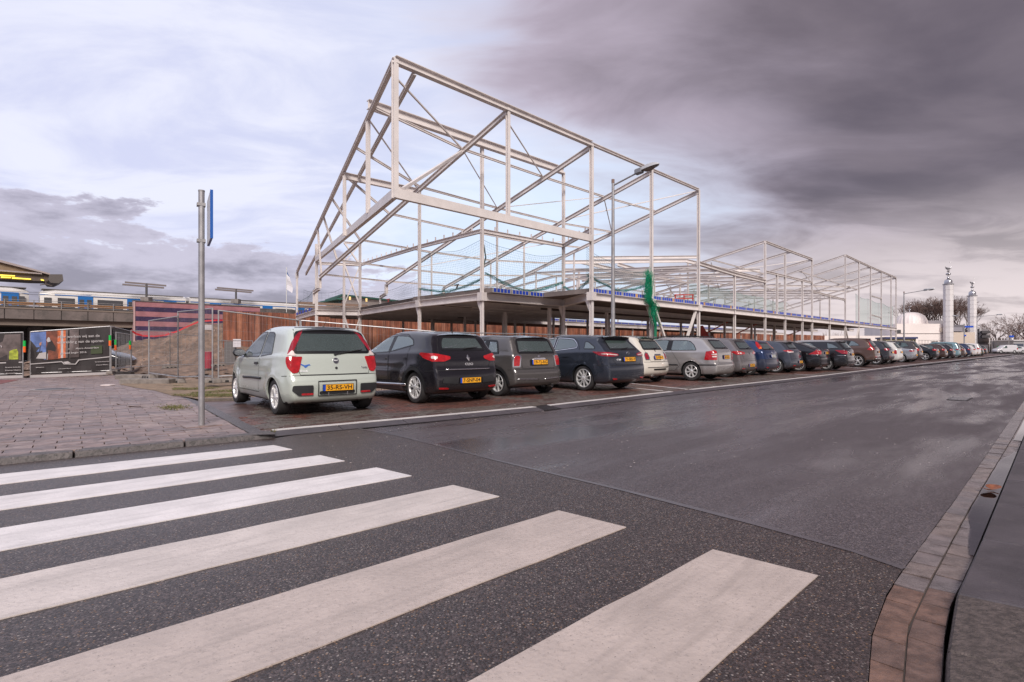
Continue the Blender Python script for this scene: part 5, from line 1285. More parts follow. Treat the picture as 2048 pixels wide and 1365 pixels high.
# second plane: inner columns on the recess line
k1 = (C96.dot(V)-top[0].dot(V))/(E_-top[0]).dot(V); w1 = pW(k1)
z1 = pt(963, C96.dot(V), 288).z
col(w1, cz+.05, w1.z-.1, .24); col(C96, GZ, z1, .24); col(C112, GZ, pd(1125, 345, C112.y).z, .24)
beam(flat(w1, z1+.0), flat(C112, z1-.05), .34, .24)
w2 = pW((23.2-t0)/(E_.dot(V)-t0)); w2 = ps(689, w2.dot(U), 352)
kk = (w2.dot(V)-t0)/(E_.dot(V)-t0); zb2 = w2.z
col(w2, pd(694, 472, w2.y).z, zb2, .22); col(C84, GZ, pd(836, 384, C84.y).z, .24)
beam(flat(w2, zb2), flat(C84, pd(836, 384, C84.y).z), .30, .2)
# rafters of block A, falling towards the back
ends = [(639, 552), (772.5, 566), (886.7, 574.5), (1001, 572)]
RAF = []
for i, (ex, ey) in enumerate(ends):
    a_ = top[i+1]; e = ps(ex, a_.dot(U), ey); RAF.append((a_, e)); beam(a_-Vector((0, 0, .12)), e-Vector((0, 0, .1)), .26, .18, 'rafter')
    c_ = flat(e, 0); beam(flat(e, e.z-.1), flat(e, e.z-.75), .18, .18, 'knee'); beam(flat(e, e.z-.75), flat(e-U*0+V*.8, e.z-.95), .18, .18, 'knee'); col(e+V*.8, SZ+.2, e.z-.9, .16)
RAF.insert(0, (top[0], pW((31.6-t0)/(E_.dot(V)-t0))))
# purlins parallel to the street
for f_ in (.17, .36, .52, .70, .86, .985):
    pts = [a_.lerp(e, f_) for a_, e in RAF]
    for p, q in zip(pts[:-1], pts[1:]): beam(p, q, .13, .10, 'purlin')
# intermediate posts
for (x, y) in ((818, 330), ): pass
for i, f_ in ((1, .36), (2, .36), (3, .52), (4, .55)):
    p = RAF[i][0].lerp(RAF[i][1], f_); col(p, SZ+.25, p.z-.1, .16)
for f_ in (.70,):
    for i in (1, 2, 3): p = RAF[i][0].lerp(RAF[i][1], f_); col(p, SZ+.25, p.z-.1, .14)
# roof bracing
def lp(i, f_): return RAF[i][0].lerp(RAF[i][1], f_)
rod(lp(0, .03)-Vector((0, 0, .1)), lp(1, .17), .045); rod(lp(1, .02), lp(2, .17), .035); rod(lp(1, .17)-Vector((0, 0, .1)), flat(top[0], cz+.05)+U*.3, .065); rod(w1, flat(C84, pd(836, 384, C84.y).z), .04); rod(flat(C96, z1), lp(2, .42), .04)
rod(lp(1, .17), lp(2, .36), .03); 
rod(lp(4, .01), lp(3, .34), .04); rod(lp(2, .36), lp(3, .17), .03); rod(lp(2, .86), lp(4, .36), .035); rod(lp(3, .17), lp(4, .36), .04)
rod(C96+Vector((0, 0, 4.4)), C96+U*2.6+V*3+Vector((0, 0, 2.0)), .05)
# level two ring beam with stubs
z2 = pd(962, 462, C96.y).z; z2l = pd(632, 527, C32.y).z
ring = [flat(C32, z2l), flat(C72, z2l), flat(C84, z2), flat(C96, z2), flat(C112, z2), flat(top[2], z2)]
for p, q in zip(ring[:-1], ring[1:]): beam(p, q, .18, .14, 'beam')
for p, q in zip(ring[1:-1], ring[2:]):
    n_ = max(2, int((q-p).length/.75))
    for i in range(1, n_):
        c = p.lerp(q, i/n_); b = BB(); b.bar(c+Vector((0, 0, .07)), c+Vector((0, 0, .28)), .05, .05); b.build('stub', STEEL)
# braced bay at the left
col(C72, GZ, pd(718, 480, C72.y).z, .26); Cx = flat(Pz(688, 620.3)); col(Cx, GZ, pd(688, 514, C72.y).z, .22)
for za, zb in ((SZ+.3, z2l), (z2l, z2l+1.4)): rod(flat(C72, za), flat(Cx, zb), .06); rod(flat(Cx, za), flat(C72, zb), .05); beam(flat(Cx, zb), flat(C72, zb), .14, .12)
rod(flat(C72, 0), flat(Cx, SZ-.4), .07); rod(flat(Cx, 0), flat(C72, SZ-.4), .05)
# --- first floor: edge beams, planks
SL = [flat(E_), flat(C32), flat(C72), flat(C84), flat(C96), flat(C112), flat(top[2])]
for p, q in zip(SL[:-1], SL[1:]): beam(flat(p, SZ-.17), flat(q, SZ-.17), .34, .26, 'edge_beam')
# haunches under the beams
for p in SL[2:]+[flat(x) for x in top[3:]]:
    b = BB(); b.poly([flat(p+V*.14, SZ-.35), flat(p+V*.14, SZ-.85), flat(p-U*.02+V*.34, SZ-.35)], .02, U); b.build('haunch', STEEL)
    b = BB(); b.bar(flat(p, SZ-.36), flat(p, SZ+.02), .32, .32); b.build('end_plate', STEEL)
# --- front line further right: columns of the lower blocks
cols2 = [(1469, 549), (1530, 483.5), (1554, 548), (1570, 508), (1604.6, 562), (1624, 519), (1659, 592), (1690.4, 510.5), (1717.6, 524), (1741, 534.5), (1762.5, 544), (1782, 552), (1792, 556)]
far = [pt(x, t0, y) for x, y in cols2]
for p, (x, y) in zip(far, cols2): col(p, GZ if x not in (1554, 1741) else SZ, p.z, .24)
sL, sR = SL[6].dot(U), far[-1].dot(U)
for a_, b_ in zip([top[2], top[3], top[4]]+far[:-1], [top[3], top[4]]+far):
    beam(flat(a_, SZ-.17), flat(b_, SZ-.17), .34, .26, 'edge_beam')
def tp(x, y): return pt(x, t0, y)
def roofline(pts, h=.16): 
    for p, q in zip(pts[:-1], pts[1:]): beam(p, q, h, h, 'edge_beam')
roofline([tp(1397, 527), tp(1469, 549), tp(1530, 563.5)], .22); roofline([tp(1530, 484), tp(1581, 503.5), tp(1624, 519)]); roofline([tp(1530, 543.5), tp(1624, 566)])
roofline([tp(1624, 583), tp(1690, 600.5)]); roofline([tp(1690.4, 511), tp(1741, 534.5), tp(1792, 556)]); roofline([tp(1741, 592), tp(1762.5, 598)], .12); roofline([tp(1741, 630), tp(1762.5, 636)], .12); roofline([tp(1397, 618), tp(1397.5, 618.1)], .1)
# rafters of the right blocks
def fall(p, run, drop): return p+V*run-Vector((0, 0, drop))
for x, y, run, dr in ((1530, 484, 16, 3.2), (1581, 504, 16, 3.2), (1624, 519.5, 16, 3.3), (1690.4, 511, 17, 4.4), (1717.6, 523, 17, 4.4), (1741, 534.5, 17, 4.4), (1762.5, 544, 17, 4.4), (1782, 552, 17, 4.4), (1792, 556.5, 17, 4.4)):
    a_ = tp(x, y); e = fall(a_, run, dr); beam(a_, e, .22, .16, 'rafter'); beam(e, flat(e, e.z-.6), .16, .16, 'knee'); col(e+V*.5, SZ+.2, e.z-.5, .16); beam(flat(e, e.z-.6), flat(e+V*.5, e.z-.6), .14, .14, 'knee')
for blk in ((1530, 484, 1624, 519.5, 16, 3.2), (1690.4, 511, 1792, 556.5, 17, 4.4)):
    a_, b_ = tp(blk[0], blk[1]), tp(blk[2], blk[3])
    for f_ in (.25, .5, .75, 1.): beam(fall(a_, blk[4]*f_, blk[5]*f_), fall(b_, blk[4]*f_, blk[5]*f_), .12, .1, 'purlin')
    rod(fall(a_, 4, 1), fall(b_, 8, 2), .04); rod(b_, fall(a_, 8, 2), .04); rod(fall(a_, 8, 2), fall(b_, 12, 3.2), .04)
# low flat-roofed wings behind and between the gables: gently rising portal rafters
ZL = tp(1469, 549).z
for x in (1397, 1433, 1469, 1500, 1530):
    a_ = flat(pt(x, t0, 600), ZL); e = a_+V*13+Vector((0, 0, .9)); beam(a_, e, .20, .16, 'rafter'); beam(e, e+V*13-Vector((0, 0, 1.4)), .20, .16, 'rafter'); col(e+V*0, SZ+.2, e.z-.1, .16); col(e+V*13, SZ+.2, e.z-1.4, .16)
for t_ in (6, 13, 19, 26): beam(flat(pt(1397, t0, 600)+V*t_, ZL+.9*(1-abs(t_-13)/13)), flat(pt(1530, t0, 600)+V*t_, ZL+.9*(1-abs(t_-13)/13)), .14, .12, 'purlin')
for x in (1624, 1645, 1667, 1690):
    a_ = flat(pt(x, t0, 600), ZL); e = a_+V*13+Vector((0, 0, .9)); beam(a_, e, .20, .16, 'rafter'); beam(e, e+V*13-Vector((0, 0, 1.4)), .20, .16, 'rafter'); col(e+V*0, SZ+.2, e.z-.1, .16)
# distant hall across the courtyard: nearly frontal beams seen through the frame
for (xa, ya, xb, yb, d) in ((1128, 525, 1372, 522, 46), (1184, 516.5, 1395, 514.5, 52), (1128, 541, 1520, 541, 48), (1190, 552, 1440, 552.5, 55), (1372, 522, 1530, 560, 46), (1160, 524, 1230, 540, 47), (1235, 529, 1290, 545, 49), (1440, 570, 1700, 574, 60), (1500, 580, 1700, 583, 66), (1110, 553, 1190, 551, 55)):
    beam(pd(xa, ya, d), pd(xb, yb, d+(3 if d < 60 else 9)), .30 if ya < 545 else .2, .2, 'beam')
for i, (x, y, d) in enumerate(((1158, 541, 47), (1213, 463, 44), (1309, 541, 50), (1360, 548, 50), (1376, 525, 50), (1417, 557, 52), (1285, 580, 56), (1328, 590, 58), (1341, 573, 58), (1388, 580, 60), (1428, 595, 64), (1450, 594, 62), (1509, 585, 66), (1498, 602, 68), (1546, 592, 70), (1640, 580, 76), (1236, 575, 60))):
    if i == 1: continue
    p = pd(x, y, d); col(p, SZ+.2, p.z, .24)
for k in range(9):
    a_ = pd(1130+k*34, 560+k*3, 52+k*1.5); b_ = pd(1290+k*34, 536+k*4, 40+k*2); beam(a_, b_, .18, .14, 'rafter')
# ground-floor columns inside
for s_ in (21.8, 27, 32.4, 37.8, 43.2, 48.6, 54, 59.4, 64.8):
    for t_ in (19.5, 23.8): col(ST(s_+(.8 if t_ > 20 else 0), t_), GZ, SZ-.35, .28)
for s_ in np.arange(27, 90, 5.4):
    for t_ in (31.8, 37.2): col(ST(float(s_), t_), GZ, SZ-.35, .2)
# secondary beams and planks
tb = 24.4
for t_ in (19.5, 23.8): beam(ST(19.5+(t_-19)*.1, t_, SZ-.2), ST(sR-.5, t_, SZ-.2), .30, .22, 'beam')
beam(ST(26, 31.6, SZ-.3), ST(92, 31.6, SZ-.3), .34, .22, 'edge_beam')
# planks: one object each, with blue plugs in the cores of the street end
def plank(s0, s1, ta, tb_, z, plugs=True):
    b = BB(); b.box(s0+.006, s1-.006, ta, tb_, z, z+.22, 0, ST)
    nf = len(b.f)
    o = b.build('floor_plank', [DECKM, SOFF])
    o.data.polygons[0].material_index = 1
    if plugs:
        b = BB(); b.box(s0+.01, s1-.01, ta-.012, ta-.002, z+.0, z+.215, 0, ST); b.build('plank_end', PLUGG, BLD).parent = o
        SC.objects[-1]; o2 = o.children[0]; n_ = 5
        b = BB()
        for i in range(n_):
            w_ = (s1-s0-.12)/n_; a_ = s0+.06+i*w_; b.box(a_+.03, a_+w_-.03, ta-.02, ta-.010, z+.03, z+.195, 0, ST)
        o3 = b.build('core_plug', PLUG, BLD); o3.parent = o
    return o
s_ = top[2].dot(U)+.15; i = 0
while s_ < sR-1.2 and s_ < 78:
    if plank: plank(s_, s_+1.2, t0+.10, tb, SZ+.005, True)
    if i % 3 == 2: b = BB(); b.box(s_+1.15, s_+1.28, t0+.04, t0+.16, SZ+.005, SZ+.20, 0, ST); b.build('timber_block', PLY)
    s_ += 1.21; i += 1
s_ = C96.dot(U)+.15; i = 0
while s_ < C112.dot(U)-.6:
    plank(s_, s_+1.2, t1+.10, tb, SZ+.004, True); s_ += 1.21; i += 1
b = BB(); b.box(C112.dot(U)-.55, C112.dot(U)-.05, t1-.02, t1+.10, SZ+.01, SZ+.16, 0, ST); b.build('timber_block', PLY)
s_ = 27.; i = 0
while s_ < 88: plank(s_, s_+1.2, 31.65, 42., SZ-.12, s_ < 70); s_ += 1.21
# left flank: planks seen from their side (grey edge), and the strip by the corner
b = BB(); sk = [flat(C96, 0), flat(C84, 0), flat(C72, 0)]
for p, q in zip(sk[:-1], sk[1:]):
    i_ = U*2.4
    b.hexa([flat(p, SZ+.005), flat(p+U*6, SZ+.005), flat(q+U*6, SZ+.005), flat(q, SZ+.005), flat(p, SZ+.21), flat(p+U*6, SZ+.21), flat(q+U*6, SZ+.21), flat(q, SZ+.21)])
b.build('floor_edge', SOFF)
b = BB(); b.hexa([flat(x, SZ+.005) for x in (C32, C72, C72+U*3+V*9, E_)]+[flat(x, SZ+.18) for x in (C32, C72, C72+U*3+V*9, E_)]); b.build('floor_plank', [DECKM])
G_ = [C96, C84, C72, C72+V*9+U*2, ST(34, 43), ST(34, 24.6), ST(C96.dot(U)+.2, 24.6)]
b = BB()
for tri in ((C96, C84, ST(C96.dot(U)+.2, 24.6), ST(C96.dot(U)+.2, 24.6)+V*-.01), (C84, C72, ST(34, 34), ST(34, 24.6)), (C72, C72+V*9+U*2, ST(34, 43), ST(34, 34)), (C84, ST(34, 24.62), ST(C96.dot(U)+.2, 24.62), C96+V*.3)):
    b.hexa([flat(x, SZ+.003) for x in tri]+[flat(x, SZ+.19) for x in tri])
b.build('floor_deck', [SOFF])
for t_ in (22.2, 26, 30, 34, 38):
    k_ = (t_-C96.dot(V))/(C72.dot(V)-C96.dot(V)); a_ = C96.lerp(C72, min(1, k_)); beam(ST(a_.dot(U)+.2, t_, SZ-.17), ST(33.8 if t_ > 24.6 else 24, t_, SZ-.17), .32, .2, 'beam')
for s_ in (24.5, 29.5, 33.5):
    for t_ in (26, 30, 34, 38): col(ST(s_, t_), GZ, SZ-.33, .24)
for i in range(5):
    c = E_.lerp(C32, (i+.5)/6); d = (C32-E_).normalized(); d.z = 0; b = BB(); n_ = Vector((d.y, -d.x, 0)); b.bar(flat(c-d*.33, SZ+.12)+n_*.1, flat(c+d*.33, SZ+.12)+n_*.1, .02, .2); b.build('core_plug', PLUG)
# scattered lifting anchors and dark hooks on the slab edge
for x, y in ((925, 588), (913, 572), (881, 589), (842, 598), (806, 606), (752, 612), (776, 599)):
    p = Pz(x, y+6, SZ+.2); b = BB(); b.bar(p, p+Vector((.05, 0, .16)), .07, .07); b.bar(p+Vector((-.1, 0, .16)), p+Vector((.12, 0, .20)), .05, .05); b.build('anchor', BLACKP if x != 776 else mat('red_clamp', (.25, .03, .03), .5))
# V braces below the slab
def vbrace(pl_, pm_, pr_): rod(pl_, pm_, .075); rod(pr_, pm_, .075)
a_, b_ = tp(1309, 629), tp(1391, 632); m_ = flat(tp(1352, 690), -.2)
vbrace(flat(a_, SZ-.4), m_, flat(b_, SZ-.4))
a_, b_ = far[7], far[8]; vbrace(flat(a_, SZ-.4), flat(a_.lerp(b_, .5), 0), flat(b_, SZ-.4))
# under the far end: dark soffit edge
# --- safety nets: real cords
NETG = mat('net_green', (.03, .22, .20), .7); NETD = mat('net_dark', (.03, .06, .06), .7); NETS = mat('net_bright_green', (.004, .30, .15), .7)
def net(name, label, A, B, ha, hb, zb_, m, du=.14, dv=.14, r=.0032, sag=.5, bulge=.3, group='safety nets hung between the steel columns'):
    L = (B-A).length; nu, nv = max(2, int(L/du)), max(2, int(max(ha, hb)/dv)); mb = MB(); P = []
    nrm_ = (B-A).normalized(); nrm_ = Vector((-nrm_.y, nrm_.x, 0))
    for i in range(nu+1):
        u_ = i/nu; row = []; h = ha+(hb-ha)*u_-sag*math.sin(math.pi*u_)
        for j in range(nv+1):
            v_ = j/nv; p = A.lerp(B, u_); p = flat(p, zb_)+Vector((0, 0, h*v_+.04*math.sin(u_*9+v_*4)))+nrm_*(bulge*math.sin(math.pi*v_)*math.sin(math.pi*u_)+.05*math.sin(u_*13))
            row.append(p)
        P.append(row)
    for i in range(nu+1):
        for j in range(nv+1):
            if i < nu: mb.tube(P[i][j], P[i+1][j], r if j not in (0, nv) else r*2.6, n=3, caps=False)
            if j < nv: mb.tube(P[i][j], P[i][j+1], r, n=3, caps=False)
    o = mb.build(name, m); return tag(o, label, 'safety net', group)
net('safety_net', 'green safety net along the recess, left of the second tall front column', C84, C96, 2.5, 2.3, SZ+.15, NETG, .12, .12, sag=.35)
net('safety_net', 'green safety net in the recess bay between the two inner columns', C96, C112, 2.3, 2.2, SZ+.2, NETG, .12, .12, sag=.35)
net('safety_net', 'green safety net slanting down behind the tall street lamp', top[2]+V*.3, top[3]+V*.3, 1.95, 1.25, SZ+.2, NETG, .12, .12, sag=.35)
net('safety_net', 'dark safety net at the far left corner of the frame', C32, E_, 1.3, 1.0, SZ+.3, NETD, .22, .22, sag=.4)
net('safety_net', 'dark safety net between the corner column and the braced bay', C32+V*2, C72+V*2, 1.2, 1.5, SZ+.3, NETD, .22, .22, sag=.4)
net('safety_net', 'low drooping green net behind the braced bay', C72+V*2, C84, 1.4, 1.0, SZ+.2, NETD, .2, .2, sag=.5)
HZN = glass_mat('fine_net', (.86, .92, .90))
def finenet(label, a_, b_, h0, h1):
    mb = MB(); n_ = 14
    P = [flat(a_.lerp(b_, i/n_), SZ+.2) for i in range(n_+1)]; T_ = [flat(p, SZ+.2+(h0+(h1-h0)*i/n_)-.25*math.sin(math.pi*(i/n_*3 % 1))) for i, p in enumerate(P)]
    mb.add(P+T_, [(i, i+1, n_+2+i, n_+1+i) for i in range(n_)]); mb.path(T_, .02, 4)
    return tag(mb.build('safety_net', [FINEN]), label, 'safety net', 'safety nets hung between the steel columns')
m_ = bpy.data.materials.new('fine_green_net'); m_.use_nodes = True; n = NT(m_.node_tree); n.n.clear()
tr = n.new('ShaderNodeBsdfTransparent').outputs[0]; df = n.new('ShaderNodeBsdfDiffuse', {0: (.22, .36, .33, 1)}).outputs[0]
mx = n.new('ShaderNodeMixShader', {0: .34}); n.l.new(tr, mx.inputs[1]); n.l.new(df, mx.inputs[2]); n.l.new(mx.outputs[0], n.new('ShaderNodeOutputMaterial').inputs[0]); FINEN = m_; MATS['fine_green_net'] = m_
finenet('pale green fine net across the last bays of the frame', flat(far[8]+V*.3), flat(far[-1]+V*.3), 2.9, 2.5)
finenet('pale green fine net in the bays before the last gable', flat(far[2]+V*7), flat(far[8]+V*7), 3.0, 2.4)
# bundled bright green net hanging over the slab edge
bn = MB(); rn = random.Random(8); pa = tp(1296, 547); pb = tp(1318, 690)
path_ = [pt(1297, t0-.25, y) for y in (545, 560, 580, 600)]+[pt(1307, t0-.35, y) for y in (612, 630)]+[pt(1311, t0-.3, y) for y in (650, 672, 690)]
for _ in range(360):
    o_ = Vector((rn.gauss(0, .11), rn.gauss(0, .09), rn.gauss(0, .05))); pts = []
    i0_ = rn.choice((0, 0, 1, 1, 2, 3, 4)); i1_ = min(6, i0_+rn.randrange(1, 4))
    for p in path_[i0_:i1_+1]: pts.append(p+o_*(.9 if p.z > 4 else .75)+Vector((rn.gauss(0, .06), rn.gauss(0, .06), rn.gauss(0, .08))))
    bn.path(pts, rn.uniform(.004, .009), 3)
for a_, b_ in zip(path_[5:-1], path_[6:]):
    bn.quad(a_-U*.12, a_+U*.13, b_+U*.13, b_-U*.12, 1)
tag(bn.build('bundled_net', [NETS, mat('net_folded', (.01, .16, .09), .8)]), 'bright emerald bundled net hanging down over the slab edge', 'safety net')
# drooping rope of gathered net along the slab
gn = MB(); rn = random.Random(31)
for A_, B_, dz in ((C96+U*.2, C112, .55), (C112, top[2], .35), (top[2]+V*.2, top[3]+V*.2, .45), (C84, C96, .3)):
    for k in range(26):
        P = []
        for i in range(13):
            u_ = i/12; p = flat(A_.lerp(B_, u_), SZ+.28+dz*abs(2*u_-1)**1.5*1.2); P.append(p+Vector((rn.gauss(0, .05), rn.gauss(0, .05), rn.gauss(0, .045))))
        gn.path(P, .004, 3)
tag(gn.build('safety_net', NETG), 'gathered green net drooping like a rope low over the slab edge', 'safety net', 'safety nets hung between the steel columns')
# dark ropes
rp_ = MB(); P = [flat(C96+U*.1, z) for z in (5.9, 5.3, 4.6, 4.0)]; P = [p+Vector((.10*math.sin(i*2), .1, 0)) for i, p in enumerate(P)]; rp_.path(P, .035, 6)
tag(rp_.build('tied_net', NETD), 'dark green net tied in a rope beside the inner column', 'rope')
rp_ = MB(); P = [pd(799+2*math.sin(i), 601+i*6, 70) for i in range(5)]
# --- orange-red equipment: lift mast and cables
RED = mat('machine_red', (.42, .03, .02), .5, var=.15)
tl = thing('boom_lift', 'red boom lift leaning under the slab behind the silver estate car', 'lift', flat(pd(1412, 700, 40), GZ))
for a_, b_, w_ in (((1398, 655), (1414, 684), .50), ((1402, 655), (1412, 675), .25)):
    mb = MB(); mb.bar(pd(*a_, 40)-tl.location, pd(*b_, 40)-tl.location, w_*.9, w_); mb.build('boom' if w_ > .3 else 'boom_stripe', RED if w_ > .3 else mat('white_stripe', (.6, .6, .65), .5), tl)
mb = MB(); q = pd(1414, 684, 40)-tl.location; mb.box(q.x-1.0, q.x+1.0, q.y-.8, q.y+.8, 0, q.z); mb.build('chassis', RED, tl)
ba = thing('lift_basket', 'red cage basket standing on the slab between two columns', 'basket', pd(1368, 612, 37))
for dx in (-.6, 0, .6):
    mb = MB(); mb.bar((dx, 0, -.1), (dx, 0, .75), .06, .06); mb.build('post', RED, ba)
for z_ in (.2, .5, .75): mb = MB(); mb.bar((-.65, 0, z_), (.65, 0, z_), .06, .06); mb.build('rail', RED, ba)
for lab, x0, y0, x1, y1 in (('orange tension cable right of the bundled green net, leftmost', 1412, 667, 1455, 645), ('orange tension cable, middle of the three', 1472, 669, 1524, 643), ('orange tension cable, rightmost of the three', 1576, 671, 1602, 661)):
    mb = MB(); mb.tube(pt(x0, 20, y0), pt(x1, 20, y1), .05, n=6); tag(mb.build('tension_cable', mat('cable_orange', (.55, .05, .015), .5)), lab, 'cable')
# ================================================================ sign, lamps, fences
GALV = mat('galvanised', (.34, .33, .34), .42, .55, var=.15, vs=6); GALVD = mat('galvanised_dull', (.26, .25, .255), .55, .4, var=.2, vs=6)
CONC = mat('concrete', (.20, .175, .165), .85, var=.2, vs=3, bump=.4, bs=20); CONCD = mat('dirty_concrete', (.115, .10, .098), .85, var=.2, vs=2, col2=(.07, .06, .06), c2s=1.2)
sp_ = thing('sign_pole', 'grey round sign pole on the paved pavement left of the mint green hatchback', 'sign pole', pg(403, 852, PZ))
hgt = 3.24
for nm, z0, z1, r in (('pole', 0, hgt, .039),):
    mb = MB(); mb.tube((0, 0, z0), (0, 0, z1), r, n=20); mb.build(nm, GALV, sp_, True)
mb = MB(); mb.tube((0, 0, hgt), (0, 0, hgt+.02), .042, n=16); mb.build('cap', GALVD, sp_)
mb = MB(); mb.box(-.22, .22, -.15, .15, -.01, .012, 0, lambda x, y, z: tuple(U*x+V*y+Vector((0, 0, z)))); mb.build('base_slab', PAVM[3], sp_)
sg = thing('road_sign', 'square road sign seen edge-on with blue rim at the top of the pole', 'road sign', sp_.location+Vector((0, 0, 2.50))+U*.07)
P1_ = flat(pd(420.5, 430, 6.98))-flat(sg.location); e_s = P1_.normalized(); n_s = Vector((-e_s.y, e_s.x, 0)); n_s = n_s if n_s.dot(U) > 0 else -n_s
def sf(x, y, z): return tuple(n_s*x+e_s*y*(P1_.length/.58)+Vector((0, 0, z)))
mb = MB(); mb.box(.0, .006, -.02, .58, 0, .62, 0, sf); mb.build('plate', mat('sign_back', (.50, .50, .53), .45), sg)
for a_ in ((.011, .030, .570, .58, 0, .62), (.011, .03, -.02, -.005, 0, .62), (.011, .03, -.005, .565, 0, .012), (.011, .03, -.005, .565, .608, .62), (-.002, .032, .582, .590, -.004, .624)):
    mb = MB(); mb.box(*a_, 0, sf); mb.build('rim', mat('sign_blue', (.004, .085, .36), .35), sg)
mb = MB(); mb.box(.006, .010, -.02, .58, 0, .62, 0, sf); mb.build('sign_face', MATS['sign_blue'], sg)
for z_ in (.06, .56):
    mb = MB(); mb.box(-.125, -.02, -.05, .05, z_-.02, z_+.02, 0, sf); mb.build('clamp', GALVD, sg)
def street_lamp(px_, t_, ytop, label, arm=1.35, dbl=False):
    p = pt(px_, t_, ytop); H_ = p.z-GZ; th = thing('street_lamp', label, 'street lamp', flat(p, GZ), group=None)
    mb = MB(); mb.tube((0, 0, 0), (0, 0, H_*.28), .105, .095, 14); mb.tube((0, 0, H_*.28), (0, 0, H_), .088, .055, 14); mb.build('pole', GALV, th, True)
    mb = MB(); mb.tube((0, 0, H_-.02), (0, 0, H_+.14), .065, n=10); mb.build('cap', mat('rusty_cap', (.20, .13, .11), .6), th)
    for sg_ in ((-1, 1) if dbl else (-1,)):
        d = V*sg_
        mb = MB(); mb.tube((0, 0, H_-.12), d*arm+Vector((0, 0, H_+.16)), .035, n=8); mb.build('arm', GALV, th, True)
        a_ = d*arm+Vector((0, 0, H_+.18)); n_ = Vector((-d.y, d.x, 0)); mb = MB()
        def hd(x, y, z): return tuple(a_+d*x+n_*y+Vector((0, 0, z+.10*x)))
        mb.box(-.16, .17, -.12, .12, -.10, .11, 0, hd); o = mb.build('ballast_box', mat('lamp_grey', (.20, .21, .24), .5), th); o.modifiers.new('b', 'BEVEL').width = .03
        mb = MB(); S = [(.17, .12, .10, -.02), (.40, .17, .12, -.03), (.65, .17, .11, -.03), (.82, .12, .07, -.02), (.90, .03, .02, 0)]; vs = []
        for x, w_, up_, dn in S: vs += [hd(x, -w_, dn), hd(x, -w_*.7, up_), hd(x, w_*.7, up_), hd(x, w_, dn)]
        fs = []
        for k in range(4):
            for j in range(4): fs.append((k*4+j, k*4+(j+1) % 4, k*4+4+(j+1) % 4, k*4+4+j))
        mb.add(vs, fs+[(0, 3, 2, 1), (16, 17, 18, 19)]); mb.build('lamp_hood', mat('lamp_hood_grey', (.42, .42, .44), .4), th, True, 40)
        mb = MB(); vs = []
        for x, w_, dz in ((.20, .11, -.03), (.35, .14, -.10), (.60, .14, -.12), (.80, .09, -.04)): vs += [hd(x, -w_, -.02), hd(x, 0, dz-.03), hd(x, w_, -.02)]
        mb.add(vs, [(k*3+j, k*3+3+j, k*3+4+j, k*3+1+j) for k in range(3) for j in range(2)]); mb.build('lamp_glass', mat('lamp_glass', (.16, .13, .12), .15), th, True)
    return th
street_lamp(1226, 13.2, 366, 'tall grey street lamp rising behind the dark slate blue hatchback', 1.25)
street_lamp(1808, 13.2, 586, 'street lamp beside the white dome at the end of the steel frame', 2.0)
street_lamp(1954, 13.2, 633, 'double armed street lamp right of the second minaret', 3.2, True)
street_lamp(2017, 13.2, 649, 'small distant street lamp in front of the bare trees at the right', 3.0)
# ---- construction fence panels
FG = 'mesh fence panels around the building site'
BLOCK = mat('fence_foot', (.19, .165, .15), .9, var=.25, vs=6, bump=.4); BLOCKD = mat('fence_foot_dark', (.075, .065, .062), .85, var=.2, vs=5)
def fence(label, A, B, hA, hB, wires=True, foot=True, m=GALV, group=FG, dense=.10, r=.0028):
    """A, B: feet on the ground; hA, hB: heights of the two posts"""
    A = Vector(A); B = Vector(B); th = thing('fence_panel', label, 'fence', A, group=group)
    d = B-A; a, b = Vector((0, 0, .08)), d+Vector((0, 0, .08)); at, bt = Vector((0, 0, hA)), d+Vector((0, 0, hB))
    for p, q in ((Vector((0, 0, 0)), at), (d, bt)): mb = MB(); mb.tube(p, q, .021, n=8); mb.build('post', m, th, True)
    for p, q in ((a+Vector((0, 0, .10)), b+Vector((0, 0, .10))), (at-Vector((0, 0, .02)), bt-Vector((0, 0, .02)))): mb = MB(); mb.tube(p, q, .019, n=8); mb.build('rail', m, th, True)
    if wires:
        mb = MB(); n_ = int(d.length/dense)
        for i in range(1, n_):
            u_ = i/n_; mb.tube(a.lerp(b, u_)+Vector((0, 0, .1)), at.lerp(bt, u_), r, n=3, caps=False)
        for j in range(1, 7): v_ = j/7; mb.tube(a.lerp(at, v_), b.lerp(bt, v_), r*1.1, n=3, caps=False)
        tag(mb.build('wire_mesh', GALVD, th), kind='stuff')
    if foot:
        for c in ((Vector((0, 0, 0)),) if foot == 1 else (Vector((0, 0, 0)), d)):
            mb = MB(); e = d.normalized(); e.z = 0; n_ = Vector((-e.y, e.x, 0))
            mb.hexa([c-e*.36-n_*.12, c+e*.36-n_*.12, c+e*.36+n_*.12, c-e*.36+n_*.12, c-e*.33-n_*.09+Vector((0, 0, .13)), c+e*.33-n_*.09+Vector((0, 0, .13)), c+e*.33+n_*.09+Vector((0, 0, .13)), c-e*.33+n_*.09+Vector((0, 0, .13))])
            o = mb.build('foot_block', BLOCK, th); o.modifiers.new('b', 'BEVEL').width = .015
            for k in (-.2, 0, .2):
                mb = MB(); q = c+e*k; mb.hexa([q-e*.05-n_*.122+Vector((0, 0, .02)), q+e*.05-n_*.122+Vector((0, 0, .02)), q+e*.05+n_*.122+Vector((0, 0, .02)), q-e*.05+n_*.122+Vector((0, 0, .02)), q-e*.04-n_*.122+Vector((0, 0, .07)), q+e*.04-n_*.122+Vector((0, 0, .07)), q+e*.04+n_*.122+Vector((0, 0, .07)), q-e*.04+n_*.122+Vector((0, 0, .07))]); mb.build('foot_recess', SEAMM, o)
    return th
def gp(x, y, d): p = pd(x, y, d); return p
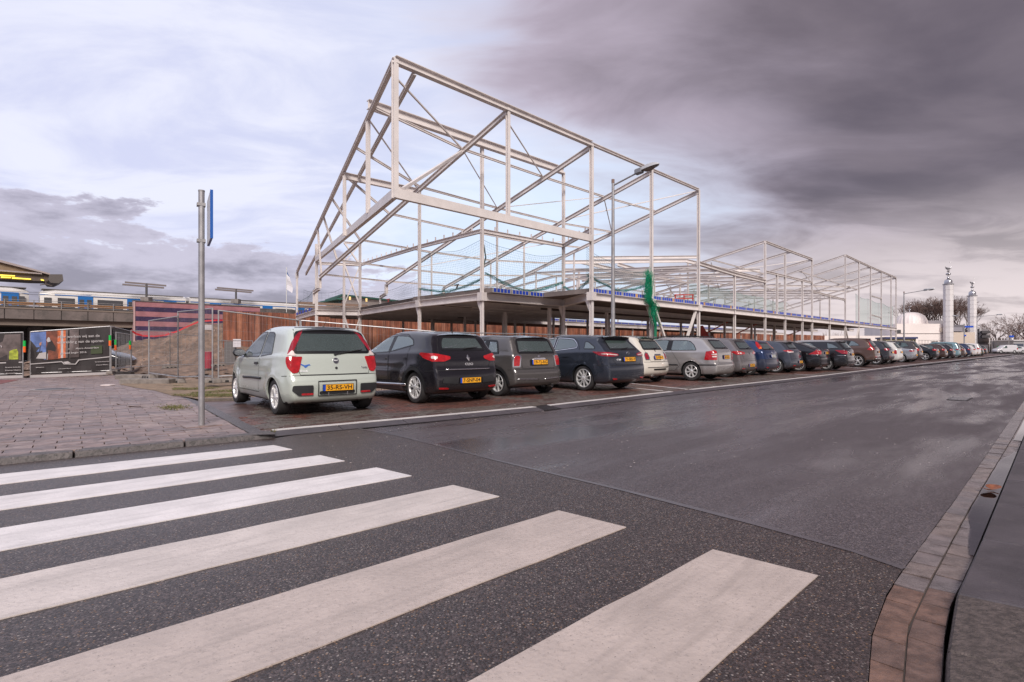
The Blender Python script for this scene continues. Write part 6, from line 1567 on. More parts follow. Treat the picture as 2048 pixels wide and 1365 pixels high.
A0 = gp(298, 757, 18.0); A1 = gp(356, 766, 16.6); A2 = gp(425, 766, 15.0); A2b = gp(437, 766, 15.0)
hz = lambda x, yt, yb, d: (yb-yt)/F*d
fence('mesh fence panel left of the sign pole with a leaning middle post', A0, A1, hz(0, 641, 757, 18), hz(0, 632, 766, 16.6), r=.0018)
fence('mesh fence panel directly behind the sign pole', A1, A2, hz(0, 632, 775, 16.6), hz(0, 616, 766, 15), foot=2, r=.0018)
B0 = gp(600, 757, 16.2); C0 = gp(878, 764, 17.2)
fence('mesh fence panel behind the mint green car, left part', A2b, B0, hz(0, 620, 766, 15.), hz(0, 640, 757, 16.2), r=.0018)
fence('mesh fence panel between the mint green and the black car', B0+Vector((.03, 0, 0)), flat(gp(872, 760, 17.2), -.3), hz(0, 640, 757, 16.2), 1.98, r=.0018)
s_ = pt(882, 13.9, 700).dot(U); k = 0
names_ = ['behind the roof of the black hatchback', 'behind the brown-grey boxy hatchback', 'behind the dark slate blue hatchback', 'behind the cream white hatchback', 'behind the front of the silver estate car', 'behind the tail of the silver estate car', 'behind the warm grey and blue hatchbacks', 'behind the steel blue coupe', 'behind the black fastback', 'behind the black estate with silver roof', 'behind the bronze brown SUV', 'behind the cars right of the brown SUV']
while k < 12:
    a_, b_ = ST(s_+.05, 13.9, -.33), ST(s_+3.45, 13.9+.1*((k % 3)-1), -.33); hj = 2.0+[0, .02, -.03, .03, -.05][k % 5]
    fence('mesh fence panel '+names_[k], a_, b_, hj, hj-.03*(k % 2), r=.0032, foot=0, dense=.16); s_ += 3.5; k += 1
# inner fences in front of the heap
fence('low mesh fence panel in front of the sand heap, left one', gp(262, 742, 26), gp(340, 737, 27.5), 1.95, 1.9, r=.004, dense=.25, foot=0)
fence('low mesh fence panel in front of the sand heap, right one', gp(340, 737, 27.5), gp(400, 737, 29), 1.8, 1.75, r=.004, dense=.2)
fence('mesh fence panel on the gravel near the mint car mirror', gp(437, 733, 29), gp(505, 731, 30.5), 1.4, 1.4, r=.004, dense=.2)
# ---- banner fences
BAN = mat('banner_dark', (.022, .016, .018), .55, var=.25, vs=1.5); BANG = mat('banner_gray', (.10, .075, .075), .6, var=.5, vs=2.); BANO = mat('banner_orange', (.50, .12, .04), .6, var=.4, vs=5); BANW = mat('banner_white', (.42, .39, .40), .6); BANB = mat('banner_sky', (.10, .16, .38), .6, var=.4, vs=3); BANR = mat('banner_rust', (.16, .045, .025), .6, var=.4, vs=4); SKIN = mat('print_skin', (.36, .17, .11), .6); BANY = mat('banner_yellow', (.30, .34, .03), .6, var=.4, vs=8); BRED = mat('print_red', (.50, .03, .03), .6); BANGR = mat('banner_olive', (.035, .05, .018), .6)
def banner(label, A, B, hA, hB, items, texts):
    th = thing('banner', label, 'banner', A, group=None); d = B-A; e = flat(d).normalized(); n_ = Vector((e.y, -e.x, 0))
    if n_.y > 0: n_ = -n_
    def q(u_, v_, o_=.02): return d*u_+Vector((0, 0, .11+(hA+(hB-hA)*u_-.15)*v_))+n_*(o_+.025*math.sin(u_*17)*math.sin(v_*5))
    mb = MB(); n1 = 16
    for i in range(n1):
        for j in range(6): mb.quad(q(i/n1, j/6, .015), q((i+1)/n1, j/6, .015), q((i+1)/n1, (j+1)/6, .015), q(i/n1, (j+1)/6, .015))
    mb.build('banner_cloth', BAN, th, True)
    k = 0
    for nm, pts, m_ in items:
        k += 1; mb = MB(); xs = [p[0] for p in pts]; mb.add([q(u_, v_, .022+.0022*k) for u_, v_ in pts], [tuple(range(len(pts)))]); mb.build(nm, m_, th)
    for s_, u_, v_, sz, w_ in texts:
        ex = e+Vector((0, 0, (d.z+hB-hA)/d.length)); text_mesh(s_, sz, BANW, th, 'lettering', q(u_, v_, .075), ex, Vector((0, 0, 1)), .001, w_, .001)
    mb = MB(); mb.add([d*0+Vector((0, 0, -.02))+n_*.02, d+Vector((0, 0, .02))+n_*.02, d+Vector((0, 0, .12))+n_*.03, Vector((0, 0, .10))+n_*.03], [(0, 1, 2, 3)]); mb.build('skirt', BANW, th)
    return th
def rect(a, b, c, d_): return [(a, b), (c, b), (c, d_), (a, d_)]
bA, bB = gp(61, 756, 21.3), gp(220, 750, 22.6); hbA, hbB = hz(0, 663, 756, 21.3), hz(0, 652, 750, 22.6)
fence('fence panel carrying the banner with the lettering on it', bA, bB, hbA, hbB, wires=False, group=None, foot=0)
wk = [('photo_print', rect(.0, .34, .19, .99), BANB), ('photo_print', [(.0, .34), (.0, .80), (.04, .84), (.075, .74), (.10, .72), (.11, .62), (.07, .55), (.075, .34)], BAN), ('photo_print', [(.01, .84), (.05, .86), (.055, .93), (.02, .94)], SKIN), ('photo_print', [(.015, .93), (.03, .98), (.07, .96), (.095, .90), (.06, .90), (.04, .93)], BRED), ('photo_print', [(.105, .50), (.112, .50), (.135, .86), (.150, .86), (.150, .90), (.11, .88), (.11, .86), (.125, .85)], BAN), ('photo_print', [(.07, .38), (.19, .36), (.19, .52), (.11, .50)], BANW), ('photo_print', [(.105, .68), (.13, .68), (.135, .76), (.11, .75)], SKIN), ('photo_print', rect(.19, .34, .36, .99), BANR), ('photo_print', [(.19, .36), (.33, .36), (.31, .6), (.26, .78), (.22, .78), (.19, .6)], BAN), ('photo_print', [(.195, .79), (.215, .86), (.235, .84), (.245, .76), (.21, .74)], BANW), ('photo_print', [(.20, .34), (.23, .34), (.225, .48), (.205, .48)], BANW), ('photo_print', rect(.33, .36, .37, .99), BANO), ('photo_print', rect(.37, .36, .40, .99), BANW), ('photo_print', rect(.40, .36, .43, .99), BANO), ('photo_print', rect(.43, .36, .46, .99), BANG), ('photo_print', rect(.48, .36, .60, .99), BANG), ('photo_print', rect(.75, .42, .90, .60), BANGR),
      ('white_line', [(.0, .245), (.38, .27), (.41, .215), (.56, .20), (.60, .29), (1., .33), (1., .35), (.59, .31), (.55, .22), (.415, .235), (.385, .29), (.0, .265)], BANW), ('white_line', [(.40, .27), (.46, .285), (.50, .235), (.43, .228)], BANW)]
bn1 = banner('dark printed banner with two workers and white Dutch lettering on the fence', bA, bB, hbA, hbB, wk, [('Hier werken wij aan de', .60, .83, .155, 1.35), ('uitbreiding van de sporen', .62, .71, .155, 1.50), ('Vernieuwing Metro Amsterdam', .60, .56, .10, 1.30), ('gereed begin 2016', .53, .47, .10, .85), ('Gemeente Amsterdam', .90, .24, .05, .48), ('Dienst Metro', .90, .17, .05, .40), ('www.amsterdam.nl', .42, .12, .045, .40), ('Metro', .12, .17, .05, .25)])
bC, bD = gp(-85, 760, 20.3), gp(46, 757, 21.0)
fence('fence panel at the left edge of the picture behind a dark banner', bC, bD, hz(0, 668, 760, 20.3), hz(0, 664, 757, 21), wires=False, group=None, foot=0)
banner('dark banner cut by the left edge with a worker in a yellow vest', bC, bD, hz(0, 668, 760, 20.3), hz(0, 664, 757, 21), [('photo_print', rect(.5, .36, .97, .97), BANG), ('photo_print', rect(.52, .38, .76, .96), BAN), ('photo_print', [(.79, .38), (.79, .55), (.82, .66), (.90, .66), (.93, .55), (.93, .38)], BANY), ('photo_print', [(.82, .67), (.845, .72), (.885, .72), (.90, .66)], BANW), ('white_line', [(.0, .28), (1., .30), (1., .325), (.0, .305)], BANW)], [('n', .66, .70, .16, .10), ('Gemeente Amsterdam', .86, .20, .055, .48), ('Dienst Metro', .86, .13, .055, .48), ('Amsterdam', .84, .06, .055, .35)])
for lab, x, y0, y1, d in (('green and orange marker strip on the post between the two banners', 49, 682, 705, 21), ('green and orange marker strip on the right post of the lettered banner', 220, 671, 692, 22.4), ('green and orange marker strip on the post just right of the banner', 231, 680, 701, 24), ('rightmost green and orange marker strip left of the striped wall', 260, 682, 699, 26)):
    a_, b_, c_ = pd(x, y0, d-.12), pd(x, (y0+y1)/2, d-.12), pd(x, y1, d-.12); th = thing('marker_strip', lab, 'marker', c_)
    mb = MB(); mb.tube(b_-c_, a_-c_, .045, n=8); mb.build('green_band', mat('marker_green', (.0, .42, .06), .5), th); mb = MB(); mb.tube((0, 0, 0), b_-c_, .045, n=8); mb.build('orange_band', mat('marker_orange', (.80, .13, .01), .5), th)
fence('mesh fence panel running back from the banner, nearer one', gp(222, 748, 22.6), gp(263, 742, 26.5), hz(0, 652, 748, 22.6), 1.95, r=.004, dense=.2, foot=1)
fence('mesh fence panel running back from the banner, farther one', gp(232, 744, 25), gp(262, 740, 29), 1.85, 1.9, r=.004, dense=.2, foot=2)
for x, y, d, w_ in ((226, 756, 22.0, .9), (248, 748, 24.8, .8), (52, 762, 21, .7)):
    mb = MB(); p = pd(x, y, d); mb.box(p.x-w_/2, p.x+w_/2, p.y-.15, p.y+.15, p.z-.08, p.z+.10); o = mb.build('concrete_block', BLOCKD); o.modifiers.new('b', 'BEVEL').width = .02
    tag(o, {226: 'worn concrete foot block below the right end of the lettered banner', 248: 'dark concrete foot block further back right of the banner', 52: 'dark concrete foot block between the two banners'}[x], 'concrete block')
for x, y, d in ((296, 772, 16.5), (280, 762, 18)):
    mb = MB(); p = pg(x, y, .0); mb.box(p.x-.75, p.x+.75, p.y-.2, p.y+.2, .0, .22); o = mb.build('concrete_block', BLOCK); o.modifiers.new('b', 'BEVEL').width = .02; tag(o, {296: 'long pale concrete block at the foot of the mesh fence, nearer one', 280: 'long pale concrete block at the foot of the mesh fence, farther one'}[x], 'concrete block')
# red and white plastic tape, small sign, red barrel, grey board
tp_ = MB(); P = [pd(x, y, 33+i*.3) for i, (x, y) in enumerate(((262, 661), (272, 668), (285, 672), (310, 673), (330, 671), (355, 663), (378, 652), (400, 643), (432, 641), (446, 641)))]
for a_, b_ in zip(P[:-1], P[1:]): tp_.bar(a_, b_, .03, .10)
tag(tp_.build('barrier_tape', mat('tape_red', (.50, .02, .03), .5)), 'red barrier tape running up over the sand heap', 'barrier tape')
mb = MB(); p = pd(417, 655, 34); mb.box(p.x-.30, p.x+.30, p.y-.02, p.y+.02, p.z-.16, p.z+.16); tag(mb.build('notice', BANW), 'small white notice at the top of the heap right of the sign pole', 'notice')
mb = MB(); p = pg(416, 742, 0); mb.lathe([(.0, 0), (.27, 0), (.28, .3), (.27, .6), (.26, .88), (0, .90)], 18, c=(p.x, 29, p.z)); mb.v = [(pd(416, 700, 29).x+(x-p.x), y, z-.25+.3) for x, y, z in mb.v]; tag(mb.build('barrel', mat('barrel_red', (.26, .02, .04), .5, var=.2), None, True, 50), 'dark red barrel behind the fence beside the sign pole', 'barrel')
mb = MB(); p = pd(466, 700, 31); mb.box(p.x-.45, p.x+.15, p.y-.1, p.y+.1, -.35, pd(0, 683, 31).z); tag(mb.build('board', mat('grey_board', (.12, .11, .11), .7)), 'dark grey board standing by the gravel above the mint car mirror', 'board')
mb = MB(); p = pd(474, 687, 30.6); mb.box(p.x-.22, p.x+.22, p.y-.01, p.y+.01, p.z-.22, p.z+.24); tag(mb.build('notice', mat('notice_white', (.55, .52, .55), .6)), 'white paper notice on the grey board above the mint car mirror', 'notice')
# litter lying on the pavement
mb = MB(); p = pg(215, 772, PZ); mb.box(p.x-.14, p.x+.14, p.y-.10, p.y+.12, PZ+.002, PZ+.03); o = mb.build('litter', mat('paper', (.72, .62, .60), .8)); o.modifiers.new('b', 'BEVEL').width = .012; tag(o, 'crumpled pale paper lying on the pavement', 'litter')
mc = thing('manhole_cover', 'dark metal cover set in the pavement at the left', 'manhole cover', pg(105, 779, PZ+.004)); mb = MB(); mb.tube((0, 0, 0), (0, 0, .008), .34, n=24); mb.build('cover', IRON, mc)
mb = MB(); mb.lathe([(.35, 0), (.45, 0), (.45, .009), (.35, .009)], 24); mb.build('frame', mat('cover_frame', (.28, .25, .25), .6), mc)
sheet('red_path', [pg(-300, 800, PZ), pg(0, 769, PZ), pg(40, 760, PZ), pg(-100, 762, PZ)], PZ+.006, mat('red_path', (.17, .05, .045), .7, var=.2), None, 'structure')
# parked dark car behind the banner
# ================================================================ viaduct, striped wall, trains, canopy
TV = 78.0
vd = thing('metro_viaduct', 'brown concrete metro viaduct with railing crossing at the left', 'viaduct', flat(pt(0, TV, 690)))
VO = vd.location.copy()
class VB(MB):
    def __init__(s, o): super().__init__(); s.o = o
    def build(s, name, mats, parent, smooth=False, sharp=35):
        s.v = [tuple(Vector(v)-s.o) for v in s.v]; return MB.build(s, name, mats, parent, smooth, sharp)
def sx(x, t_=TV): return pt(x, t_, 600).dot(U)
CV = mat('viaduct_concrete', (.155, .125, .118), .8, var=.18, vs=.5, col2=(.10, .085, .08), c2s=.9); CVL = mat('viaduct_girder', (.20, .155, .13), .75, var=.12, vs=.3)
SA, SB = sx(-420), sx(269)
z617, z637, z650, z610 = pt(0, TV, 617).z, pt(0, TV, 637).z, pt(0, TV, 650).z, pt(0, TV, 610).z
jn = [sx(x) for x in (-420, -330, -250, -185, -120, -56, 9, 68, 123, 176, 227, 269)]
for a_, b_ in zip(jn[:-1], jn[1:]):
    mb = VB(VO); mb.box(a_+.04, b_-.04, TV, TV+.25, z637, z617, 0, ST); mb.build('concrete_panel', CV, vd)
mb = VB(VO); mb.box(SA, SB, TV+.1, TV+9, z637, z610, 0, ST); mb.build('deck', CONCD, vd)
mb = VB(VO); mb.box(SA, SB, TV-.05, TV+.1, z617+.01, z617+.16, 0, ST); mb.build('coping', CVL, vd)
mb = VB(VO); mb.box(SA, SB, TV+.5, TV+1.5, z650, z637-.0, 0, ST); mb.build('girder', CVL, vd)
mb = VB(VO); mb.box(SA, SB, TV+7, TV+8, z650, z637, 0, ST); mb.build('girder', CVL, vd)
mb = VB(VO); mb.box(SA, SB, TV+.2, TV+.4, z610+.10, z610+.40, 0, ST); mb.build('cable_duct', mat('duct_orange', (.30, .14, .05), .6), vd)
zt = pt(0, TV, 598).z
for k in range(5): mb = VB(VO); z_ = zt-.22*k; mb.box(SA, SB, TV+.02, TV+.06, z_-.025, z_+.02, 0, ST); mb.build('handrail', GALVD, vd)
s_ = SA
for a_ in jn:
    mb = VB(VO); mb.box(a_-.04, a_+.04, TV-.02, TV+.08, z617, zt+.02, 0, ST); mb.build('railing_post', GALVD, vd)
for a_ in (sx(-200), sx(75)):
    mb = VB(VO); mb.box(a_-.6, a_+.6, TV+3, TV+6, -.4, z650, 0, ST); mb.build('pier', CONCD, vd)
mb = VB(VO); mb.box(SA, SB+2, TV+10, TV+10.4, -.4, z617, 0, ST); mb.build('rear_wall', mat('underpass_dark', (.05, .042, .042), .8), vd)
pw = thing('striped_wall', 'pink and dark purple striped tiled wall at the end of the viaduct', 'wall', flat(pt(270, TV, 690))); PO = pw.location.copy()
PK = mat('tile_pink', (.33, .145, .165), .38, var=.16, vs=.9, rvar=.15); PD = mat('tile_purple', (.045, .028, .075), .3, var=.3, vs=.9, rvar=.15, col2=(.09, .075, .12), c2s=2.5, c2=(.55, .75))
sE = sx(520); zt_ = pt(270, TV, 603).z; k = 0; z_ = zt_
while z_ > -.3:
    h = .62 if k % 2 == 0 else .56
    mb = VB(PO); mb.box(SB+.05, sE, TV-.02+.004*(k % 2), TV+.6, z_-h+.01, z_, 0, ST); mb.build('tile_band', PK if k % 2 == 0 else PD, pw); z_ -= h; k += 1
mb = VB(PO); mb.box(SB-.15, sE, TV-.1, TV+.7, zt_, zt_+.12, 0, ST); mb.build('coping', CONCD, pw)
mb = VB(PO); mb.box(SB-.12, SB+.05, TV-.1, TV+.6, -.3, zt_, 0, ST); mb.build('corner_strip', mat('corner_pink', (.45, .30, .30), .5), pw)
# deck continuing behind the plank wall
mb = MB(); mb.box(sE, sx(820), TV, TV+8, 3.2, zt_-.1, 0, ST); tag(mb.build('embankment_wall', CONCD), 'dark retaining wall carrying the tracks behind the brown plank wall', 'wall')
# trains
TW = mat('train_white', (.60, .57, .55), .35, var=.06, vs=.5); TB_ = mat('train_blue', (.015, .14, .42), .35); TG = mat('train_glass', (.045, .045, .05), .1, spec=.9); TK = mat('train_dark', (.07, .065, .07), .6)
TT = 82.
def train_car(label, xa, xb, yref, cab_l=False, cab_r=False, xd=()):
    sa, sb = sx(xa, TT), sx(xb, TT); zt2 = 8.0; z0 = 4.35
    th = thing('metro_train', label, 'train', flat(ST(sa, TT), z0), group=None); o_ = th.location.copy()
    prof = [(0, z0), (0, z0+3.0), (.10, z0+3.3), (.5, z0+3.52), (1.2, z0+3.66), (1.8, z0+3.66), (2.5, z0+3.5), (2.9, z0+3.1), (3.0, z0+2.6), (3.0, z0)]
    mb = VB(o_); st_ = [(sa, .0), (sa+.3, 0), (sb-.3, 0), (sb, 0)]
    stn = []
    def ring(s_, k_, dz=0.): return [ST(s_, TT+1.5+(t_-1.5)*k_, z0+(z_-z0)*(1-dz)) for t_, z_ in prof]
    secs = []
    if cab_l: secs += [ring(sa, .80, .10), ring(sa+.5, .92, .04), ring(sa+1.4, 1, 0)]
    else: secs += [ring(sa, 1)]
    if cab_r: secs += [ring(sb-1.4, 1, 0), ring(sb-.5, .92, .04), ring(sb, .80, .10)]
    else: secs += [ring(sb, 1)]
    n_ = len(prof); vs = [v for r_ in secs for v in r_]; fs = []
    for k in range(len(secs)-1):
        for j in range(n_-1): fs.append((k*n_+j, (k+1)*n_+j, (k+1)*n_+j+1, k*n_+j+1))
    fs += [tuple(range(n_)), tuple(range((len(secs)-1)*n_+n_-1, (len(secs)-1)*n_-1, -1))]
    mb.add(vs, fs); mb.build('body', TW, th, True, 30)
    a_, b_ = sa+(1.3 if cab_l else .1), sb-(1.3 if cab_r else .1)
    mb = VB(o_); mb.box(a_, b_, TT-.03, TT+.02, z0+2.90, z0+3.0, 0, ST); mb.build('blue_stripe', TB_, th)
    mb = VB(o_); mb.box(sa+.2, sb-.2, TT+.5, TT+2.5, z0+3.58, z0+3.66, 0, ST); mb.build('roof_panel', mat('train_roof', (.16, .15, .15), .6), th)
    doors = [sx(x, TT) for x in xd]; e = [a_]+[v for dd in doors for v in (dd-.75, dd+.75)]+[b_]
    for dd in doors:
        mb = VB(o_); mb.box(dd-.72, dd+.72, TT-.05, TT+.02, z0+.1, z0+2.99, 0, ST); dr = mb.build('door', TB_, th)
        for q in (-.36, .36): mb = VB(o_); mb.box(dd+q-.22, dd+q+.22, TT-.07, TT-.04, z0+1.2, z0+2.55, 0, ST); mb.build('door_glass', TG, dr)
    for i in range(0, len(e), 2):
        l_ = e[i+1]-e[i]
        if l_ < 2: continue
        nw = max(1, int(l_/3.6))
        for j in range(nw):
            p, q = e[i]+l_*(j+.12)/nw, e[i]+l_*(j+.88)/nw; mb = VB(o_); mb.box(p, q, TT-.04, TT+.02, z0+1.5, z0+2.62, 0, ST); mb.build('window', TG, th)
    for on, s_, d in ((cab_l, sa, 1), (cab_r, sb, -1)):
        if on:
            mb = VB(o_); r1_ = [(.18, z0+1.0), (.18, z0+2.6), (.7, z0+3.1), (2.3, z0+3.1), (2.82, z0+2.6), (2.82, z0+1.0)]
            mb.add([ST(s_-d*.02, TT+1.5+(t_-1.5)*.78, z0+(z_-z0)*.9) for t_, z_ in r1_], [tuple(range(6))]); mb.build('windscreen', TG, th)
            mb = VB(o_); mb.add([ST(s_-d*.0, TT+.25, z0+2.9), ST(s_+d*.5, TT+.08, z0+2.95), ST(s_+d*4.5, TT-.01, z0+3.1), ST(s_+d*5.5, TT+.2, z0+3.35), ST(s_+d*.5, TT+.7, z0+3.35), ST(s_, TT+.8, z0+3.2)], [(0, 1, 2, 3, 4, 5)]); mb.build('cab_stripe', TB_, th)
            mb = VB(o_); mb.box(s_+d*.35 if d > 0 else s_-1.0, s_+1.0 if d > 0 else s_-.35, TT-.03, TT+.05, z0+1.5, z0+2.6, 0, ST); mb.build('side_glass', TG, th)
    return th
train_car('white and blue metro train car at the left edge below the canopy', -260, 58, 0, cab_r=True, xd=(-150, -60, 20))
train_car('white and blue metro train car with blue cab, right of the gap', 80, 372, 0, cab_l=True, xd=(171, 268, 340))
train_car('white metro train car right of the dark coupling', 379, 640, 0, xd=(431, 535, 600))
mb = MB(); mb.box(sx(372, TT), sx(379, TT), TT+.4, TT+2.6, 4.6, 7.4, 0, ST); tag(mb.build('train_gangway', TK), 'dark gangway joining two metro train cars', 'gangway')
# canopy of the station
cn = thing('station_canopy', 'brown station canopy with yellow lights in the upper left', 'canopy', pt(60, 86, 560)); CO = cn.location.copy()
def cpl(name, pts, ta, tb_, m_, par=cn):
    mb = VB(CO); a_ = [pt(x, ta, y) for x, y in pts]; dd = V*(tb_-ta); n_ = len(pts); mb.add(a_+[p+dd for p in a_], [tuple(range(n_))[::-1], tuple(range(n_, 2*n_))]+[(i, (i+1) % n_, n_+(i+1) % n_, n_+i) for i in range(n_)]); return mb.build(name, m_, par)
CB_ = mat('canopy_brown', (.24, .165, .10), .6, var=.1); CD_ = mat('canopy_dark', (.10, .075, .065), .6); CL_ = mat('canopy_pale', (.36, .30, .29), .5)
cpl('roof_edge', [(-120, 489), (0, 520), (100, 547), (100, 550), (0, 524.5), (-120, 495)], 86, 94, CL_)
cpl('gable_panel', [(-120, 495), (0, 524.5), (84, 546), (0, 540), (-120, 534)], 86.4, 86.6, CB_)
cpl('fascia', [(-120, 534), (0, 540), (84, 546.5), (84, 549), (0, 543), (-120, 537)], 86.1, 86.8, CL_)
cpl('soffit', [(-120, 540), (0, 544), (100, 550), (100, 563), (60, 562), (0, 558.5), (-120, 552)], 86.5, 90, CD_)
cpl('end_box', [(99, 549), (125, 549), (127, 562), (116, 567), (102, 566), (96, 560)], 86, 92, mat('canopy_box', (.11, .095, .09), .5))
YL = mat('yellow_light', (.8, .6, .1), .4, emit=(1, .72, .08, 1.1))
for a_, b_, y0, y1 in ((0, 30, 551, 552.5), (-60, -5, 549, 551), (2, 22, 555, 556), (24, 62, 556.5, 559), (82, 88, 560, 561.5)):
    cpl('lamp', [(a_, y0-1.6), (b_, y1-1.2), (b_, y1+.6), (a_, y0+1)], 86.2, 86.45, YL)
cpl('platform_lamp', [(80, 569.5), (92, 567.5), (104, 571), (104, 572.5), (92, 569.5), (80, 571)], 86, 86.3, CD_); cpl('hanger', [(91, 563), (92.5, 563), (92.5, 568), (91, 568)], 86.05, 86.25, CD_)
# T shaped platform lights
for lab, x, yt, yb, w_ in (('T-shaped double platform light above the striped wall', 293, 567, 603, 33), ('T-shaped double platform light above the left end of the plank wall', 472, 578, 606, 32)):
    p = pt(x, 80.5, yb); th = thing('platform_light', lab, 'platform light', p); h = (yb-yt)/F*p.y
    mb = MB(); mb.tube((0, 0, 0), (0, 0, h), .13, n=8); mb.build('post', TK, th); mb = MB(); mb.box(-.5, .5, -.4, .4, -.1, .5); mb.build('base', CONC, th)
    for z_, s0 in ((h*.93, -.05), (h*.80, -.3)): mb = MB(); mb.bar(U*(-w_/F*p.y*1.05+s0)+Vector((0, 0, z_+.10)), U*(w_/F*p.y*1.05+s0)+Vector((0, 0, z_+.02)), .20, .20); mb.build('light_bar', mat('light_bar', (.20, .17, .17), .5), th)
mb = MB()
for y in (583, 587.5): mb.tube(pt(-200, 81, y-9), pt(640, 81, y+26), .02, n=3)
tag(mb.build('overhead_wire', TK), 'thin overhead wires above the metro trains', 'wire')
# flag
fl = thing('flagpole', 'thin white flagpole with a limp flag left of the steel frame', 'flagpole', pd(573, 625, 75))
mb = MB(); h = 90/F*75; mb.tube((0, 0, 0), (0, 0, h), .05, n=6); mb.build('pole', mat('pole_white', (.6, .6, .6), .5), fl)
mb = MB()
for i in range(8):
    f = lambda i_, j: (.05+.9*math.sin(i_/8*1.9)*j*.9, .12*math.sin(i_*1.3)*j, h-.2-i_*.36-.5*j)
    mb.quad(f(i, 0), f(i, 1), f(i+1, 1), f(i+1, 0), 1 if i < 2 else 0)
mb.build('flag', [mat('flag_white', (.60, .58, .62), .8), mat('flag_blue', (.05, .12, .3), .8)], fl, True)
# glass pavilion with green edge behind the frame
gpv = thing('glass_pavilion', 'low pavilion with green edges and glass front behind the braced steel bay', 'pavilion', pd(720, 640, 74)); GO = gpv.location.copy()
def pp(x, y, d): return pd(x, y, d)-GO
GRN = mat('green_edge', (.03, .12, .09), .5); GLP = mat('pavilion_glass', (.10, .22, .22), .12, spec=.9); CRM = mat('pavilion_wall', (.48, .42, .40), .7)
mb = MB(); mb.hexa([pp(652, 625, 74), pp(683, 625, 68), pp(805, 625, 84), pp(770, 625, 92), pp(652, 603, 74), pp(683, 593, 68), pp(805, 606, 84), pp(770, 606, 92)]); mb.build('wall', CRM, gpv)
mb = MB(); mb.hexa([pp(650, 602.5, 74.2), pp(683, 592.5, 67.5), pp(808, 605, 84), pp(770, 605, 92), pp(650, 599.5, 74.2), pp(683, 588.5, 67.5), pp(808, 602, 84), pp(770, 602, 92)]); mb.build('roof_edge', GRN, gpv)
for i in range(6):
    a_ = i/6; b_ = (i+.85)/6; P0, P1 = pp(653, 622, 73.6), pp(682, 622, 67.7); h0, h1 = pp(653, 604, 73.6).z-P0.z, pp(682, 597, 67.7).z-P1.z
    mb = MB(); mb.add([P0.lerp(P1, a_), P0.lerp(P1, b_), P0.lerp(P1, b_)+Vector((0, 0, h0+(h1-h0)*b_)), P0.lerp(P1, a_)+Vector((0, 0, h0+(h1-h0)*a_))], [(0, 1, 2, 3)]); mb.build('window', GLP, gpv)
mb = MB(); mb.bar(pp(646, 606, 73), pp(684, 598, 66.5), 1.2, .2); mb.build('awning', GRN, gpv)
for x, y in ((700, 597), (733, 600.5)): mb = MB(); q = pp(x, y, 68); mb.box(q.x-.1, q.x+.1, q.y-.1, q.y+.1, q.z-.2, q.z+.2); mb.build('lamp', mat('wall_lamp', (.7, .45, .15), .4, emit=(1, .7, .3, .5)), gpv)
for i, (x0, y0, x1, y1) in enumerate(((596, 606, 735, 612), (596, 613, 735, 618.5))): mb = MB(); mb.bar(pd(x0, y0, 60), pd(x1, y1, 66), .1, .28); tag(mb.build('rail', mat('timber_rail', (.26, .17, .13), .7)), ('upper' if i == 0 else 'lower')+' brown timber rail behind the left corner of the steel frame', 'rail')
# ---- brown plank wall behind the building
PL, PR = Pz(447, 622, 4.), Pz(1655, 672, 4.)
wl_ = thing('plank_wall', 'long reddish brown wall of upright planks behind the steel building', 'wall', flat(PL, -.35)); d = flat(PR-PL); n_ = 290; L_ = d.length; e = d.normalized(); nn = Vector((-e.y, e.x, 0))
PM_ = [mat('plank_%d' % i, c, .6, var=.28, vs=1.3, rvar=.1) for i, c in enumerate(((.33, .115, .065), (.27, .09, .052), (.39, .155, .09), (.20, .07, .045), (.31, .13, .085)))]
for m_ in PM_:                               # weathering runs down the planks
    n = NT(m_.node_tree); b_ = n.n['Principled BSDF']; lk = b_.inputs['Base Color'].links[0].from_socket
    v_ = n.new('ShaderNodeVectorMath', {0: n.new('ShaderNodeTexCoord').outputs['Object'], 1: (9., 9., .22)}, operation='MULTIPLY').outputs[0]
    nz_ = n.noise(v_, 1.0, 5, .6); c_ = n.mix(n.m('MULTIPLY', n.sm(nz_, .42, .60), .65), lk, (.07, .028, .02)); c_ = n.mix(n.m('MULTIPLY', n.sm(nz_, .50, .30), .35), c_, (.36, .16, .10))
    n.l.new(c_, b_.inputs['Base Color'])
rq = random.Random(2); w_ = L_/n_
mesh_pl = []
for i in range(n_):
    a_ = i*w_; mb = MB(); t_ = rq.uniform(-.03, .03)+(.06 if (i//2) % 2 else 0)
    c = [e*(a_+.01)+nn*t_, e*(a_+w_-.01)+nn*t_, e*(a_+w_-.01)+nn*(t_+.1), e*(a_+.01)+nn*(t_+.1)]; h = 4.35+rq.uniform(-.02, .02)
    mb.hexa(c+[p+Vector((0, 0, h)) for p in c]); mb.build('plank', rq.choice(PM_), wl_)
mb = MB(); mb.hexa([p for p in (nn*.14, d+nn*.14, d+nn*.24, nn*.24)]+[p+Vector((0, 0, 4.2)) for p in (nn*.14, d+nn*.14, d+nn*.24, nn*.24)]); mb.build('backing', mat('plank_back', (.05, .025, .02), .8), wl_)
